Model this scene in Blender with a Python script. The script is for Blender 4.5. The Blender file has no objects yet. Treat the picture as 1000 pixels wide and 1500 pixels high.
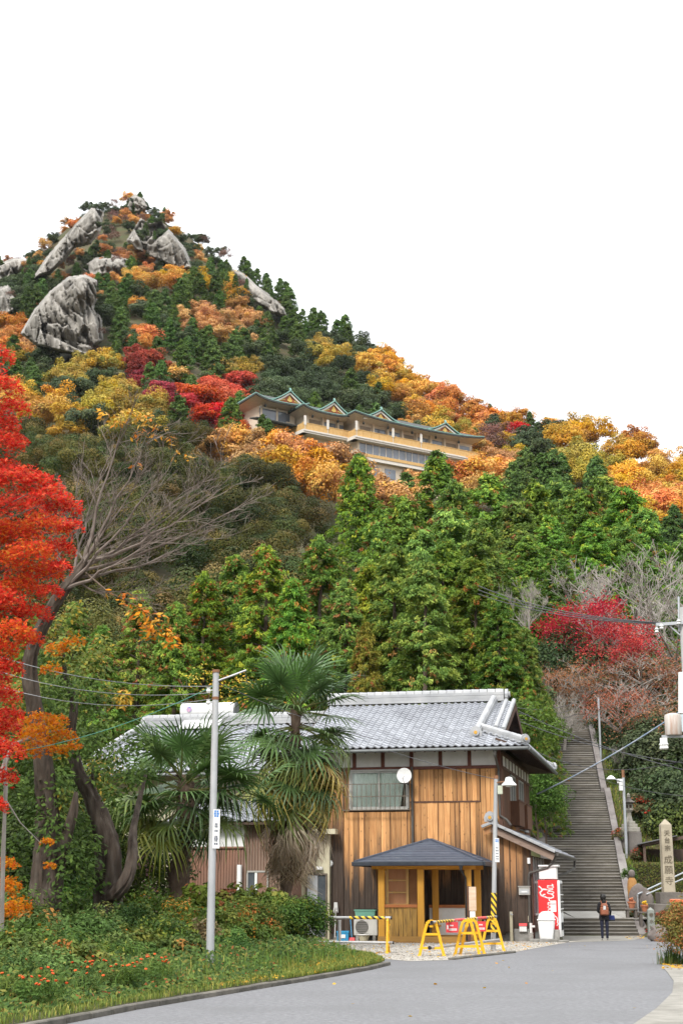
import bpy, math, random
import numpy as np
from mathutils import Vector, Matrix, noise

scene = bpy.context.scene
COL = scene.collection
# ------------------------------------------------------------------ camera
FPX = 2200.0                       # focal length in pixels of the 1000 x 1500 photograph
PITCH = math.atan(555 / FPX)       # horizon at y = 1305
EYE = 1.7
cam_d = bpy.data.cameras.new('camera')
cam_d.sensor_fit = 'VERTICAL'
cam_d.sensor_height = 24.0
cam_d.lens = FPX / 1500 * 24.0
cam_d.clip_end = 8000
cam = bpy.data.objects.new('camera', cam_d)
cam.location = (0, 0, EYE)
cam.rotation_euler = (math.pi / 2 + PITCH, 0, 0)
COL.objects.link(cam)
scene.camera = cam
# ------------------------------------------------------------------ overcast sky and soft sun
SUN_EL, SUN_AZ = math.radians(44), math.radians(208)     # azimuth from +Y, clockwise: behind the camera, a little left
world = bpy.data.worlds.new('World')
scene.world = world
world.use_nodes = True
wn = world.node_tree
wn.nodes.clear()
w_out = wn.nodes.new('ShaderNodeOutputWorld')
w_bg = wn.nodes.new('ShaderNodeBackground')
w_sky = wn.nodes.new('ShaderNodeTexSky')
w_sky.sky_type = 'NISHITA'
w_sky.sun_disc = False
w_sky.sun_elevation = SUN_EL
w_sky.sun_rotation = SUN_AZ
w_mix = wn.nodes.new('ShaderNodeMixRGB')
w_mix.inputs[0].default_value = 0.93                     # thick even cloud over the blue
w_mix.inputs[2].default_value = (9.6, 9.8, 10.0, 1)
w_bg.inputs[1].default_value = 0.1
wn.links.new(w_sky.outputs[0], w_mix.inputs[1])
# an overcast sky is brightest overhead: L = Lz (1 + 2 sin(elevation)) / 3
w_tc = wn.nodes.new('ShaderNodeTexCoord'); w_sep = wn.nodes.new('ShaderNodeSeparateXYZ')
w_mr = wn.nodes.new('ShaderNodeMapRange'); w_mr.inputs[1].default_value = 0; w_mr.inputs[2].default_value = 1; w_mr.inputs[3].default_value = .44; w_mr.inputs[4].default_value = 1.32
w_mul = wn.nodes.new('ShaderNodeVectorMath'); w_mul.operation = 'SCALE'
wn.links.new(w_tc.outputs['Generated'], w_sep.inputs[0]); wn.links.new(w_sep.outputs[2], w_mr.inputs[0])
wn.links.new(w_mix.outputs[0], w_mul.inputs[0]); wn.links.new(w_mr.outputs[0], w_mul.inputs['Scale'])
wn.links.new(w_mul.outputs[0], w_bg.inputs[0])
wn.links.new(w_bg.outputs[0], w_out.inputs[0])
sun_d = bpy.data.lights.new('sun', 'SUN')
sun_d.energy = 1.5
sun_d.angle = math.radians(14)
sun_d.color = (1.0, 0.96, 0.9)
sun = bpy.data.objects.new('sun', sun_d)
sx, sy, sz = math.sin(SUN_AZ) * math.cos(SUN_EL), math.cos(SUN_AZ) * math.cos(SUN_EL), math.sin(SUN_EL)
sun.rotation_euler = Vector((sx, sy, sz)).to_track_quat('Z', 'Y').to_euler()
sun.location = (0, 0, 60)
COL.objects.link(sun)
vs = scene.view_settings
scene.display_settings.display_device = 'sRGB'
vs.view_transform = 'Standard'
vs.look = 'None'
vs.exposure = 1.3
vs.gamma = 1.0
vs.use_curve_mapping = False
scene.cycles.use_denoising = True
scene.cycles.max_bounces = 6
scene.cycles.diffuse_bounces = 3
scene.cycles.transmission_bounces = 4
scene.cycles.transparent_max_bounces = 4
scene.cycles.caustics_reflective = False
scene.cycles.caustics_refractive = False

# ------------------------------------------------------------------ pixel -> place helpers
CP, SP = math.cos(PITCH), math.sin(PITCH)
def ray(px, py):
    a = (px - 500) / FPX; b = (750 - py) / FPX
    return Vector((a, CP - b * SP, SP + b * CP))
EYEV = Vector((0, 0, EYE))
def G(px, py, z=0.0):
    r = ray(px, py)
    return EYEV + r * ((z - EYE) / r.z)
def D(px, py, d):
    r = ray(px, py)
    return EYEV + r * (d / r.y)
def proj(p):
    qy, qz = p[1], p[2] - EYE
    zc = qy * CP + qz * SP
    return 500 + FPX * p[0] / zc, 750 - FPX * (-qy * SP + qz * CP) / zc

# ------------------------------------------------------------------ objects
def tag(o, label=None, cat=None, group=None, kind=None):
    if label: o['label'] = label
    if cat: o['category'] = cat
    if group: o['group'] = group
    if kind: o['kind'] = kind
    return o
def empty(name, loc=(0, 0, 0), rz=0.0, label=None, cat=None, group=None, parent=None):
    o = bpy.data.objects.new(name, None)
    o.empty_display_size = 0.2
    o.location = loc
    o.rotation_euler = (0, 0, rz)
    COL.objects.link(o)
    if parent: o.parent = parent
    return tag(o, label, cat, group)
def link(name, me, parent=None, loc=None, rot=None, scale=None):
    o = bpy.data.objects.new(name, me)
    COL.objects.link(o)
    if parent is not None: o.parent = parent
    if loc is not None: o.location = loc
    if rot is not None: o.rotation_euler = rot
    if scale is not None: o.scale = scale
    return o
def copy_tree(o, parent=None):
    c = o.copy()
    COL.objects.link(c)
    c.parent = parent
    for ch in o.children:
        copy_tree(ch, c)
    return c

def np_mesh(name, V, Fq, mat=None, cols=None, smooth=False):
    """fast mesh of equal-sided faces; Fq is (n,3) or (n,4); cols per vertex RGB"""
    V = np.asarray(V, dtype=np.float32); Fq = np.asarray(Fq, dtype=np.int32)
    me = bpy.data.meshes.new(name)
    n, k = Fq.shape
    me.vertices.add(len(V)); me.vertices.foreach_set('co', V.ravel())
    me.loops.add(n * k); me.loops.foreach_set('vertex_index', Fq.ravel())
    me.polygons.add(n)
    me.polygons.foreach_set('loop_start', np.arange(0, n * k, k, dtype=np.int32))
    me.polygons.foreach_set('loop_total', np.full(n, k, dtype=np.int32))
    if smooth: me.polygons.foreach_set('use_smooth', np.ones(n, dtype=bool))
    me.update(calc_edges=True)
    if cols is not None:
        a = me.attributes.new('col', 'FLOAT_COLOR', 'POINT')
        c = np.ones((len(V), 4), dtype=np.float32); c[:, :3] = cols
        a.data.foreach_set('color', c.ravel())
    if mat: me.materials.append(mat)
    return me

class MB:
    """collects shapes into one mesh"""
    def __init__(s): s.v = []; s.f = []
    def add(s, vs_, fs_):
        b = len(s.v)
        s.v.extend([tuple(p) for p in vs_])
        s.f.extend([tuple(i + b for i in f) for f in fs_])
        return s
    def box(s, c, d, rz=0.0, m=None):
        x, y, z = d[0] / 2, d[1] / 2, d[2] / 2
        p = [Vector((i, j, k)) for k in (-z, z) for j in (-y, y) for i in (-x, x)]
        R = Matrix.Rotation(rz, 3, 'Z') if m is None else m
        p = [R @ q + Vector(c) for q in p]
        return s.add(p, [(0, 2, 3, 1), (4, 5, 7, 6), (0, 1, 5, 4), (2, 6, 7, 3), (0, 4, 6, 2), (1, 3, 7, 5)])
    def bb(s, x0, x1, y0, y1, z0, z1):
        return s.box(((x0 + x1) / 2, (y0 + y1) / 2, (z0 + z1) / 2), (x1 - x0, y1 - y0, z1 - z0))
    def bar(s, a, b, w, h, up=(0, 0, 1)):
        """box from a to b, w across, h along up"""
        a, b = Vector(a), Vector(b); t = (b - a).normalized()
        u = Vector(up)
        if abs(u.dot(t)) > .98: u = Vector((0, 1, 0))
        sd = t.cross(u).normalized(); u = sd.cross(t).normalized()
        p = [q + sd * (i * w / 2) + u * (j * h / 2) for q in (a, b) for j in (-1, 1) for i in (-1, 1)]
        return s.add(p, [(0, 2, 3, 1), (4, 5, 7, 6), (0, 1, 5, 4), (2, 6, 7, 3), (0, 4, 6, 2), (1, 3, 7, 5)])
    def tube(s, pts, r, n=8, cap=True):
        pts = [Vector(p) for p in pts]
        rs = r if isinstance(r, (list, tuple)) else [r] * len(pts)
        vs_, fs_ = [], []
        ref = None
        for i, p in enumerate(pts):
            t = (pts[min(i + 1, len(pts) - 1)] - pts[max(i - 1, 0)])
            if t.length < 1e-9: t = Vector((0, 0, 1))
            t.normalize()
            if ref is None:
                ref = Vector((1, 0, 0)) if abs(t.x) < .8 else Vector((0, 1, 0))
            u = (ref - t * ref.dot(t))
            if u.length < 1e-6: u = t.orthogonal()
            u.normalize(); ref = u; w = t.cross(u)
            for k in range(n):
                a = 2 * math.pi * k / n
                vs_.append(p + (u * math.cos(a) + w * math.sin(a)) * rs[i])
        for i in range(len(pts) - 1):
            for k in range(n):
                k2 = (k + 1) % n
                fs_.append((i * n + k, i * n + k2, (i + 1) * n + k2, (i + 1) * n + k))
        if cap:
            fs_.append(tuple(range(n - 1, -1, -1)))
            fs_.append(tuple((len(pts) - 1) * n + k for k in range(n)))
        return s.add(vs_, fs_)
    def lathe(s, prof, n=16, c=(0, 0, 0), sy=1.0):
        c = Vector(c); vs_, fs_ = [], []
        for r, z in prof:
            for k in range(n):
                a = 2 * math.pi * k / n
                vs_.append(c + Vector((r * math.cos(a), r * sy * math.sin(a), z)))
        for i in range(len(prof) - 1):
            for k in range(n):
                k2 = (k + 1) % n
                fs_.append((i * n + k, i * n + k2, (i + 1) * n + k2, (i + 1) * n + k))
        fs_.append(tuple(range(n - 1, -1, -1)))
        fs_.append(tuple((len(prof) - 1) * n + k for k in range(n)))
        return s.add(vs_, fs_)
    def frustum(s, c, a0, b0, a1, b1, h):
        x, y, z = c
        p = [(x - a0 / 2, y - b0 / 2, z), (x + a0 / 2, y - b0 / 2, z), (x + a0 / 2, y + b0 / 2, z), (x - a0 / 2, y + b0 / 2, z),
             (x - a1 / 2, y - b1 / 2, z + h), (x + a1 / 2, y - b1 / 2, z + h), (x + a1 / 2, y + b1 / 2, z + h), (x - a1 / 2, y + b1 / 2, z + h)]
        return s.add(p, [(3, 2, 1, 0), (4, 5, 6, 7), (0, 1, 5, 4), (1, 2, 6, 5), (2, 3, 7, 6), (3, 0, 4, 7)])
    def slab(s, poly, off):
        """polygon (list of 3D points) thickened by vector off"""
        poly = [Vector(p) for p in poly]; n = len(poly); off = Vector(off)
        vs_ = poly + [p + off for p in poly]
        fs_ = [tuple(range(n)), tuple(range(2 * n - 1, n - 1, -1))]
        fs_ += [(i, i + n, (i + 1) % n + n, (i + 1) % n) for i in range(n)]
        return s.add(vs_, fs_)
    def mesh(s, name, mat=None, smooth=False, bevel=0.0):
        me = bpy.data.meshes.new(name)
        me.from_pydata(s.v, [], s.f)
        if mat: me.materials.append(mat)
        import bmesh
        bm = bmesh.new(); bm.from_mesh(me)
        bmesh.ops.recalc_face_normals(bm, faces=bm.faces)
        if bevel:
            bmesh.ops.bevel(bm, geom=[e for e in bm.edges if len(e.link_faces) == 2 and e.calc_face_angle(0) > .6], offset=bevel, segments=1, affect='EDGES', clamp_overlap=True)
        bm.to_mesh(me); bm.free()
        if smooth:
            for p in me.polygons: p.use_smooth = True
            me.set_sharp_from_angle(angle=math.radians(smooth if smooth > 1 else 40))
        me.update()
        return me
    def build(s, name, mat=None, parent=None, smooth=False, bevel=0.0, loc=None):
        return link(name, s.mesh(name, mat, smooth, bevel), parent, loc)

# ------------------------------------------------------------------ materials
def rgb(c): return (c[0], c[1], c[2], 1)
def MAT(name, c1, c2=None, scale=4.0, rough=.7, bump=0.0, bscale=None, c3=None, scale3=.6, metal=0.0, stretch=(1, 1, 1), rnd=0.0, spec=.3, detail=6, lo=.35, hi=.65, coord='Object', rot=(0, 0, 0)):
    m = bpy.data.materials.new(name); m.use_nodes = True
    nt = m.node_tree; N = nt.nodes; L = nt.links
    b = N['Principled BSDF']
    b.inputs['Roughness'].default_value = rough
    b.inputs['Metallic'].default_value = metal
    b.inputs['Specular IOR Level'].default_value = spec
    b.inputs['Base Color'].default_value = rgb(c1)
    tc = N.new('ShaderNodeTexCoord'); mp = N.new('ShaderNodeMapping')
    mp.inputs['Scale'].default_value = stretch
    mp.inputs['Rotation'].default_value = rot
    L.new(tc.outputs[coord], mp.inputs[0])
    vec = mp.outputs[0]
    if rnd:
        oi = N.new('ShaderNodeObjectInfo'); ad = N.new('ShaderNodeVectorMath'); ad.operation = 'ADD'
        cb = N.new('ShaderNodeCombineXYZ'); ml = N.new('ShaderNodeMath'); ml.operation = 'MULTIPLY'; ml.inputs[1].default_value = 57
        L.new(oi.outputs['Random'], ml.inputs[0]); L.new(ml.outputs[0], cb.inputs[0]); L.new(ml.outputs[0], cb.inputs[1])
        L.new(mp.outputs[0], ad.inputs[0]); L.new(cb.outputs[0], ad.inputs[1]); vec = ad.outputs[0]
    col = None
    def nz(sc, lo_, hi_, det=detail):
        n = N.new('ShaderNodeTexNoise'); n.inputs['Scale'].default_value = sc; n.inputs['Detail'].default_value = det
        n.inputs['Roughness'].default_value = .6
        L.new(vec, n.inputs['Vector'])
        r = N.new('ShaderNodeMapRange'); r.inputs[1].default_value = lo_; r.inputs[2].default_value = hi_
        L.new(n.outputs[0], r.inputs[0])
        return n, r
    def mix(a, bcol, fac):
        x = N.new('ShaderNodeMixRGB')
        if isinstance(a, tuple): x.inputs[1].default_value = rgb(a)
        else: L.new(a, x.inputs[1])
        x.inputs[2].default_value = rgb(bcol)
        L.new(fac, x.inputs[0])
        return x.outputs[0]
    if c2 is not None:
        n, r = nz(scale, lo, hi); col = mix(c1, c2, r.outputs[0])
    if c3 is not None:
        n3, r3 = nz(scale3, .45, .7); col = mix(col if col else c1, c3, r3.outputs[0])
    if rnd:
        hs = N.new('ShaderNodeHueSaturation')
        mr = N.new('ShaderNodeMapRange'); mr.inputs[3].default_value = 1 - rnd; mr.inputs[4].default_value = 1 + rnd
        L.new(oi.outputs['Random'], mr.inputs[0]); L.new(mr.outputs[0], hs.inputs['Value'])
        if col: L.new(col, hs.inputs['Color'])
        else: hs.inputs['Color'].default_value = rgb(c1)
        col = hs.outputs[0]
    if col: L.new(col, b.inputs['Base Color'])
    if bump:
        nb = N.new('ShaderNodeTexNoise'); nb.inputs['Scale'].default_value = bscale or scale * 3; nb.inputs['Detail'].default_value = 5
        L.new(vec, nb.inputs['Vector'])
        bp = N.new('ShaderNodeBump'); bp.inputs['Strength'].default_value = bump; bp.inputs['Distance'].default_value = .02
        L.new(nb.outputs[0], bp.inputs['Height']); L.new(bp.outputs[0], b.inputs['Normal'])
    return m
def LEAF(name, hue=.02, val=.22, sat=1.0, trans=.28, rough=.6, satr=.06, spec=.1):
    """leaf material: colour from the mesh's own leaf colours, each tree a little different"""
    m = bpy.data.materials.new(name); m.use_nodes = True
    nt = m.node_tree; N = nt.nodes; L = nt.links
    N.clear()
    out = N.new('ShaderNodeOutputMaterial')
    at = N.new('ShaderNodeAttribute'); at.attribute_name = 'col'
    oi = N.new('ShaderNodeObjectInfo')
    hs = N.new('ShaderNodeHueSaturation')
    def mr(mul, lo_, hi_):
        f = N.new('ShaderNodeMath'); f.operation = 'MULTIPLY'; f.inputs[1].default_value = mul
        g = N.new('ShaderNodeMath'); g.operation = 'FRACT'
        h = N.new('ShaderNodeMapRange'); h.inputs[3].default_value = lo_; h.inputs[4].default_value = hi_
        L.new(oi.outputs['Random'], f.inputs[0]); L.new(f.outputs[0], g.inputs[0]); L.new(g.outputs[0], h.inputs[0])
        return h.outputs[0]
    L.new(mr(1.0, .5 - hue, .5 + hue), hs.inputs['Hue'])
    L.new(mr(13.7, sat - satr, sat + satr), hs.inputs['Saturation'])
    L.new(mr(37.3, 1 - val, 1 + val), hs.inputs['Value'])
    L.new(at.outputs['Color'], hs.inputs['Color'])
    d = N.new('ShaderNodeBsdfPrincipled'); d.inputs['Roughness'].default_value = rough; d.inputs['Specular IOR Level'].default_value = spec
    t = N.new('ShaderNodeBsdfTranslucent'); mx = N.new('ShaderNodeMixShader'); mx.inputs[0].default_value = trans
    L.new(hs.outputs[0], d.inputs['Base Color']); L.new(hs.outputs[0], t.inputs[0])
    L.new(d.outputs[0], mx.inputs[1]); L.new(t.outputs[0], mx.inputs[2]); L.new(mx.outputs[0], out.inputs[0])
    return m
# ------------------------------------------------------------------ terrain
SKY = [(-400, 470), (-200, 445), (0, 398), (60, 372), (110, 330), (150, 312), (195, 296), (235, 315), (280, 352), (330, 392), (385, 432), (430, 465), (500, 506), (560, 545), (620, 575), (680, 605), (740, 620), (800, 634), (850, 655), (900, 676), (950, 688), (1000, 698), (1200, 730), (1500, 780)]
RDG = [(-400, 420), (0, 465), (200, 500), (500, 425), (700, 370), (1000, 300), (1500, 260)]
_sa, _se, _sr = [], [], []
for _x, _y in SKY:
    _p = D(_x, _y, 1.0)
    _sa.append(_p.x); _se.append(_p.z - EYE)
    _sr.append(np.interp(_x, [r[0] for r in RDG], [r[1] for r in RDG]))
_sa, _se, _sr = np.array(_sa), np.array(_se), np.array(_sr)
ST_D = [40, 60.7, 61.9, 67.28, 71.67, 78.17, 86.4, 97, 130, 160]
ST_Z = [0, 0, .6, .80, 3.10, 6.5, 10.9, 16.0, 26, 34]
def st_right(d): return 12.33 + .098 * (d - 67.28)
def sstep(a, b, x):
    t = np.clip((x - a) / (b - a), 0, 1); return t * t * (3 - 2 * t)
def hill(X, Y):
    X = np.asarray(X, float); Y = np.asarray(Y, float)
    Ys = np.maximum(Y, 1e-3)
    a = np.clip(X / Ys, -.75, .75)
    d = np.hypot(Ys, np.maximum(np.abs(X) - .75 * Ys, 0))
    E = np.interp(a, _sa, _se); R = np.interp(a, _sa, _sr)
    d0 = 69.0
    t = np.clip((d - d0) / (R - d0), 0, 1)
    z = E * (t ** .6) * d + 1.2 * np.minimum(t * 8, 1)
    over = np.maximum(d - R, 0)
    z = z - .75 * over + .0006 * over ** 2 * (over < 600)
    nz = np.sin(X * .071 + Y * .043) * np.sin(Y * .061 - X * .033) + .6 * np.sin(X * .17 + 1.3) * np.sin(Y * .151 + .7)
    z = z + nz * 2.0 * np.clip(t * 4, 0, 1) * (over <= 0)
    z = np.where(Y > 2, np.maximum(z, 0), 0)
    # shoulders of the stairway
    sz = np.interp(Y, ST_D, ST_Z)
    xr = st_right(Y); xl = xr - 3.5
    wr = 1 - sstep(1.0, 9.0, X - xr); wl = 1 - sstep(.3, 3.0 + 2 * sstep(70, 80, Y), xl - X)
    w = wr * wl * (Y > 57) * (1 - sstep(96, 140, Y))
    # bank beside the lower flights stays low until the hedge
    low = sstep(.3, 1.2, X - xr) * (1 - sstep(64, 72, Y))
    szb = sz * (1 - low) + low * np.interp(Y, [57, 61, 66, 70, 73], [0, .25, .9, 1.8, 3.3])
    z = z * (1 - w) + np.maximum(szb - .16, 0 * szb) * w
    mound = 1.15 * sstep(11.7, 12.6, X) * sstep(57.6, 59.0, Y) * (1 - sstep(62, 68, Y)) * (1 - sstep(24, 34, X))
    return np.maximum(z, mound)
def hz(x, y): return float(hill(x, y))

m_ground = MAT('forest_floor', (.05, .05, .022), (.085, .062, .03), .8, .95, .5, 3, c3=(.05, .065, .022), scale3=.15)
az = np.concatenate([np.linspace(-math.pi, -.5, 30, endpoint=False), np.linspace(-.5, -.27, 20, endpoint=False), np.linspace(-.27, .27, 170), np.linspace(.28, .5, 20), np.linspace(.6, math.pi, 29)])
rr = np.concatenate([np.linspace(3, 54, 14), np.linspace(56, 100, 60), np.linspace(102, 540, 130), np.geomspace(550, 4000, 16)])
A, Rr = np.meshgrid(az, rr)
X, Y = Rr * np.sin(A), Rr * np.cos(A)
Z = hill(X, Y)
Z[-4:] = np.minimum(Z[-4:], 0)
na, nr = len(az), len(rr)
Vg = np.stack([X, Y, Z], -1).reshape(-1, 3)
Fg = [(i * na + j, i * na + (j + 1) % na, (i + 1) * na + (j + 1) % na, (i + 1) * na + j) for i in range(nr - 1) for j in range(na)]
Vg = np.vstack([Vg, [[0, 0, 0]]])
me = np_mesh('ground', Vg, [(f[0], f[3], f[2], f[1]) for f in Fg], m_ground, smooth=True)
tag(link('ground', me), kind='structure')

# ------------------------------------------------------------------ foliage kit
def unit(v): return v / np.maximum(np.linalg.norm(v, axis=-1, keepdims=True), 1e-9)
def kites(P, Nn, T, Ln, Wd):
    """diamond leaves at P, facing Nn, pointing along T"""
    T = unit(T - Nn * np.sum(T * Nn, -1, keepdims=True)); B = np.cross(Nn, T)
    Ln = np.reshape(Ln, (-1, 1)) if np.ndim(Ln) else Ln
    Wd = np.reshape(Wd, (-1, 1)) if np.ndim(Wd) else Wd
    V = np.stack([P - T * Ln * .5, P + B * Wd * .5 - T * Ln * .08, P + T * Ln * .5, P - B * Wd * .5 - T * Ln * .08], 1)
    return V.reshape(-1, 3), np.arange(len(P) * 4).reshape(-1, 4)
def pick(rng, pal, n):
    w = np.array([p[0] for p in pal], float); w /= w.sum()
    return np.array([p[1] for p in pal])[rng.choice(len(pal), n, p=w)]
def rep4(c): return np.repeat(c, 4, axis=0)
def crown_broad(name, seed, mat, pal, R=3.2, H=5.0, z0=1.5, nclump=46, per=70, leaf=.3, asp=.6, flat=.72, rc=(.26, .42), updir=.35, jit=.12, low=-.3, cone=0.0, mixc=.25, rad0=.45, rad1=.92, shell=(.62, .5), nj=.36):
    rng = np.random.default_rng(seed)
    u = rng.normal(size=(nclump * 3, 3)); u = unit(u); u = u[u[:, 2] > low][:nclump]; n = len(u)
    rad = rng.uniform(rad0, rad1, n)[:, None]
    rc_ = R * rng.uniform(rc[0], rc[1], n)
    C = u * rad * np.array([R, R, H / 2])
    if cone:
        C[:, :2] *= (1 - cone * np.clip((C[:, 2] / (H / 2) + .4) / 1.4, 0, 1))[:, None]
    C[:, 2] += z0 + H / 2
    cc = pick(rng, pal, n)
    d = unit(rng.normal(size=(n, per, 3)) + np.array([0, 0, .45]))
    k = shell[0] + shell[1] * rng.random((n, per, 1)) ** .7 + (rng.random((n, per, 1)) < .08) * rng.uniform(0, .3, (n, per, 1))
    ani = rng.uniform(.75, 1.3, (n, 1, 3))
    P = C[:, None] + d * ani * k * rc_[:, None, None] * np.array([1, 1, flat])
    Nn = unit(d + rng.normal(size=d.shape) * nj + np.array([0, 0, updir]))
    T = rng.normal(size=d.shape) + np.array([0, 0, -.5])
    col = np.repeat(cc[:, None], per, 1)
    sw = rng.random((n, per)) < mixc
    col = np.where(sw[..., None], pick(rng, pal, n * per).reshape(n, per, 3), col)
    col = col * rng.uniform(1 - jit * 2, 1 + jit * 2, (n, per, 1))
    s = rng.uniform(.7, 1.3, n * per) * leaf
    V, Fq = kites(P.reshape(-1, 3), Nn.reshape(-1, 3), T.reshape(-1, 3), s, s * asp)
    return np_mesh(name, V, Fq, mat, rep4(col.reshape(-1, 3)))
def crown_conifer(name, seed, mat, pal, H=14.0, R=3.2, z0=1.0, nb=150, sprays=9, per=9, leaf=.34, asp=.36, droop=.5, tipc=None, ptip=.0, pw=.75):
    rng = np.random.default_rng(seed)
    t = np.sort(rng.random(nb) ** .9); a = rng.random(nb) * 2 * math.pi + np.arange(nb) * 2.4
    Lb = R * ((1 - t) ** pw) * rng.uniform(.72, 1.1, nb) + .18
    z = z0 + t * (H - z0)
    s = rng.uniform(.35, 1.0, (nb, sprays)) ** .7
    up = rng.uniform(.05, .45, nb)[:, None]
    r = s * Lb[:, None]
    side = rng.normal(size=(nb, sprays)) * .16 * r
    x = np.cos(a)[:, None] * r - np.sin(a)[:, None] * side
    y = np.sin(a)[:, None] * r + np.cos(a)[:, None] * side
    zz = z[:, None] + up * r - droop * .22 * r ** 2 / np.maximum(Lb[:, None], .3) + rng.normal(size=r.shape) * .12
    C = np.stack([x, y, zz], -1)
    out = np.stack([np.cos(a)[:, None] + 0 * r, np.sin(a)[:, None] + 0 * r, .15 - droop * .8 * s], -1)
    col = pick(rng, pal, nb * sprays).reshape(nb, sprays, 3)
    T0 = unit(out + rng.normal(size=out.shape) * .28)
    along = rng.uniform(-.6, .6, (nb, sprays, per, 1)) * leaf * 1.5
    P = C[:, :, None] + T0[:, :, None] * along + rng.normal(size=(nb, sprays, per, 3)) * np.array([.10, .10, .07]) * (leaf / .3)
    T = T0[:, :, None] + rng.normal(size=P.shape) * .33
    Nn = unit(np.array([0, 0, .7]) + out[:, :, None] * .5 + rng.normal(size=P.shape) * .45)
    cl = np.repeat(col[:, :, None], per, 2) * rng.uniform(.78, 1.25, (nb, sprays, per, 1))
    if tipc is not None:
        tp = (rng.random((nb, sprays)) < ptip) & (s > .6)
        cl = np.where(tp[:, :, None, None], np.array(tipc) * rng.uniform(.7, 1.2, (nb, sprays, per, 1)), cl)
    q = rng.uniform(.7, 1.25, P.size // 3) * leaf
    V, Fq = kites(P.reshape(-1, 3), Nn.reshape(-1, 3), T.reshape(-1, 3), q, q * asp)
    return np_mesh(name, V, Fq, mat, rep4(cl.reshape(-1, 3)))
def crown_layers(name, seed, mat, pal, R=3.5, H=3.5, z0=1.8, npad=34, per=150, leaf=.16, asp=.7, thick=.16, dome=.8):
    """maple: flattened pads of leaves fanning outwards"""
    rng = np.random.default_rng(seed)
    a = rng.random(npad) * 2 * math.pi; r = np.sqrt(rng.random(npad)) * R * .82
    zc = z0 + H * (rng.random(npad) ** .7) * (1 - dome * (r / R) ** 2)
    C = np.stack([np.cos(a) * r, np.sin(a) * r, zc], -1)
    pr = R * rng.uniform(.2, .36, npad)
    q = rng.normal(size=(npad, per, 3)); q[..., :2] = unit(q[..., :2]) * np.sqrt(rng.random((npad, per, 1)))
    P = C[:, None] + np.concatenate([q[..., :2] * pr[:, None, None], q[..., 2:] * thick * pr[:, None, None]], -1)
    dr = np.sum((P[..., :2] - C[:, None, :2]) ** 2, -1)
    P[..., 2] -= dr / np.maximum(pr[:, None], .1) * .35
    Nn = unit(np.array([0, -.25, 1.]) + rng.normal(size=P.shape) * .5)
    T = rng.normal(size=P.shape)
    col = np.repeat(pick(rng, pal, npad)[:, None], per, 1)
    sw = rng.random((npad, per)) < .35
    col = np.where(sw[..., None], pick(rng, pal, npad * per).reshape(npad, per, 3), col) * rng.uniform(.75, 1.25, (npad, per, 1))
    s = rng.uniform(.65, 1.3, npad * per) * leaf
    V, Fq = kites(P.reshape(-1, 3), Nn.reshape(-1, 3), T.reshape(-1, 3), s, s * asp)
    return np_mesh(name, V, Fq, mat, rep4(col.reshape(-1, 3)))
def limbs(seed, H, r0, z_first, n=7, spread=.5, reach=2.0, lean=(0, 0), top=.9, sides=6, wob=.15, sub=0):
    """tapered trunk with limbs, one mesh"""
    rnd = random.Random(seed); mb = MB()
    pts, rs = [], []
    for i in range(7):
        t = i / 6
        pts.append((lean[0] * t + rnd.uniform(-wob, wob) * t, lean[1] * t + rnd.uniform(-wob, wob) * t, H * top * t))
        rs.append(r0 * (1.25 if i == 0 else 1) * (1 - .78 * t))
    mb.tube(pts, rs, sides)
    for k in range(n):
        t = rnd.uniform(z_first, .92); i = min(int(t * 6), 5); f = t * 6 - i
        b = Vector(pts[i]).lerp(Vector(pts[i + 1]), f)
        an = k * 2.4 + rnd.uniform(-.4, .4); ln = reach * rnd.uniform(.6, 1.1) * (1.1 - t * .6)
        e = b + Vector((math.cos(an) * ln, math.sin(an) * ln, ln * spread * rnd.uniform(.6, 1.4)))
        mid = b.lerp(e, .5) + Vector((rnd.uniform(-.1, .1), rnd.uniform(-.1, .1), .12 * ln))
        r1 = r0 * (1 - .78 * t) * .6
        mb.tube([b, mid, e], [r1, r1 * .65, r1 * .2], 5)
        for _ in range(sub):
            q = mid.lerp(e, rnd.random()); w = q + Vector((rnd.uniform(-1, 1), rnd.uniform(-1, 1), rnd.uniform(.2, 1))) * ln * .4
            mb.tube([q, q.lerp(w, .5) + Vector((0, 0, .05)), w], [r1 * .35, r1 * .25, r1 * .08], 4)
    return mb
def bare_tree(seed, H=8.0, r0=.2, spread=1.0, levels=5, z0=.25, lean=(0, 0), gnarl=.25, rmin=.006):
    rnd = random.Random(seed); mb = MB()
    def grow(p, d, ln, r, lv):
        n = 4 if lv > 1 else 3
        pts, rs = [p], [r]
        q = p.copy(); dd = d.copy()
        for i in range(n):
            dd = (dd + Vector((rnd.uniform(-1, 1), rnd.uniform(-1, 1), rnd.uniform(-.6, .9))) * gnarl).normalized()
            q = q + dd * (ln / n); pts.append(q.copy()); rs.append(max(r * (1 - .5 * (i + 1) / n), rmin))
        mb.tube(pts, rs, 5 if lv >= levels - 1 else (4 if lv > 1 else 3), cap=False)
        if lv == 0: return
        kids = 4 if lv >= levels - 1 else rnd.choice((3, 3, 4))
        for k in range(kids):
            i = rnd.randint(1, n) if lv < levels else rnd.randint(n - 1, n)
            b = pts[i]
            s = Vector((rnd.uniform(-1, 1), rnd.uniform(-1, 1), rnd.uniform(-.25, .7))) * spread
            nd = (dd + s * 1.05).normalized()
            grow(b, nd, ln * rnd.uniform(.55, .8), rs[i] * .62, lv - 1)
    grow(Vector((0, 0, 0)), Vector((lean[0], lean[1], 1)).normalized(), H * z0 + H * .12, r0, levels)
    return mb

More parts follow.
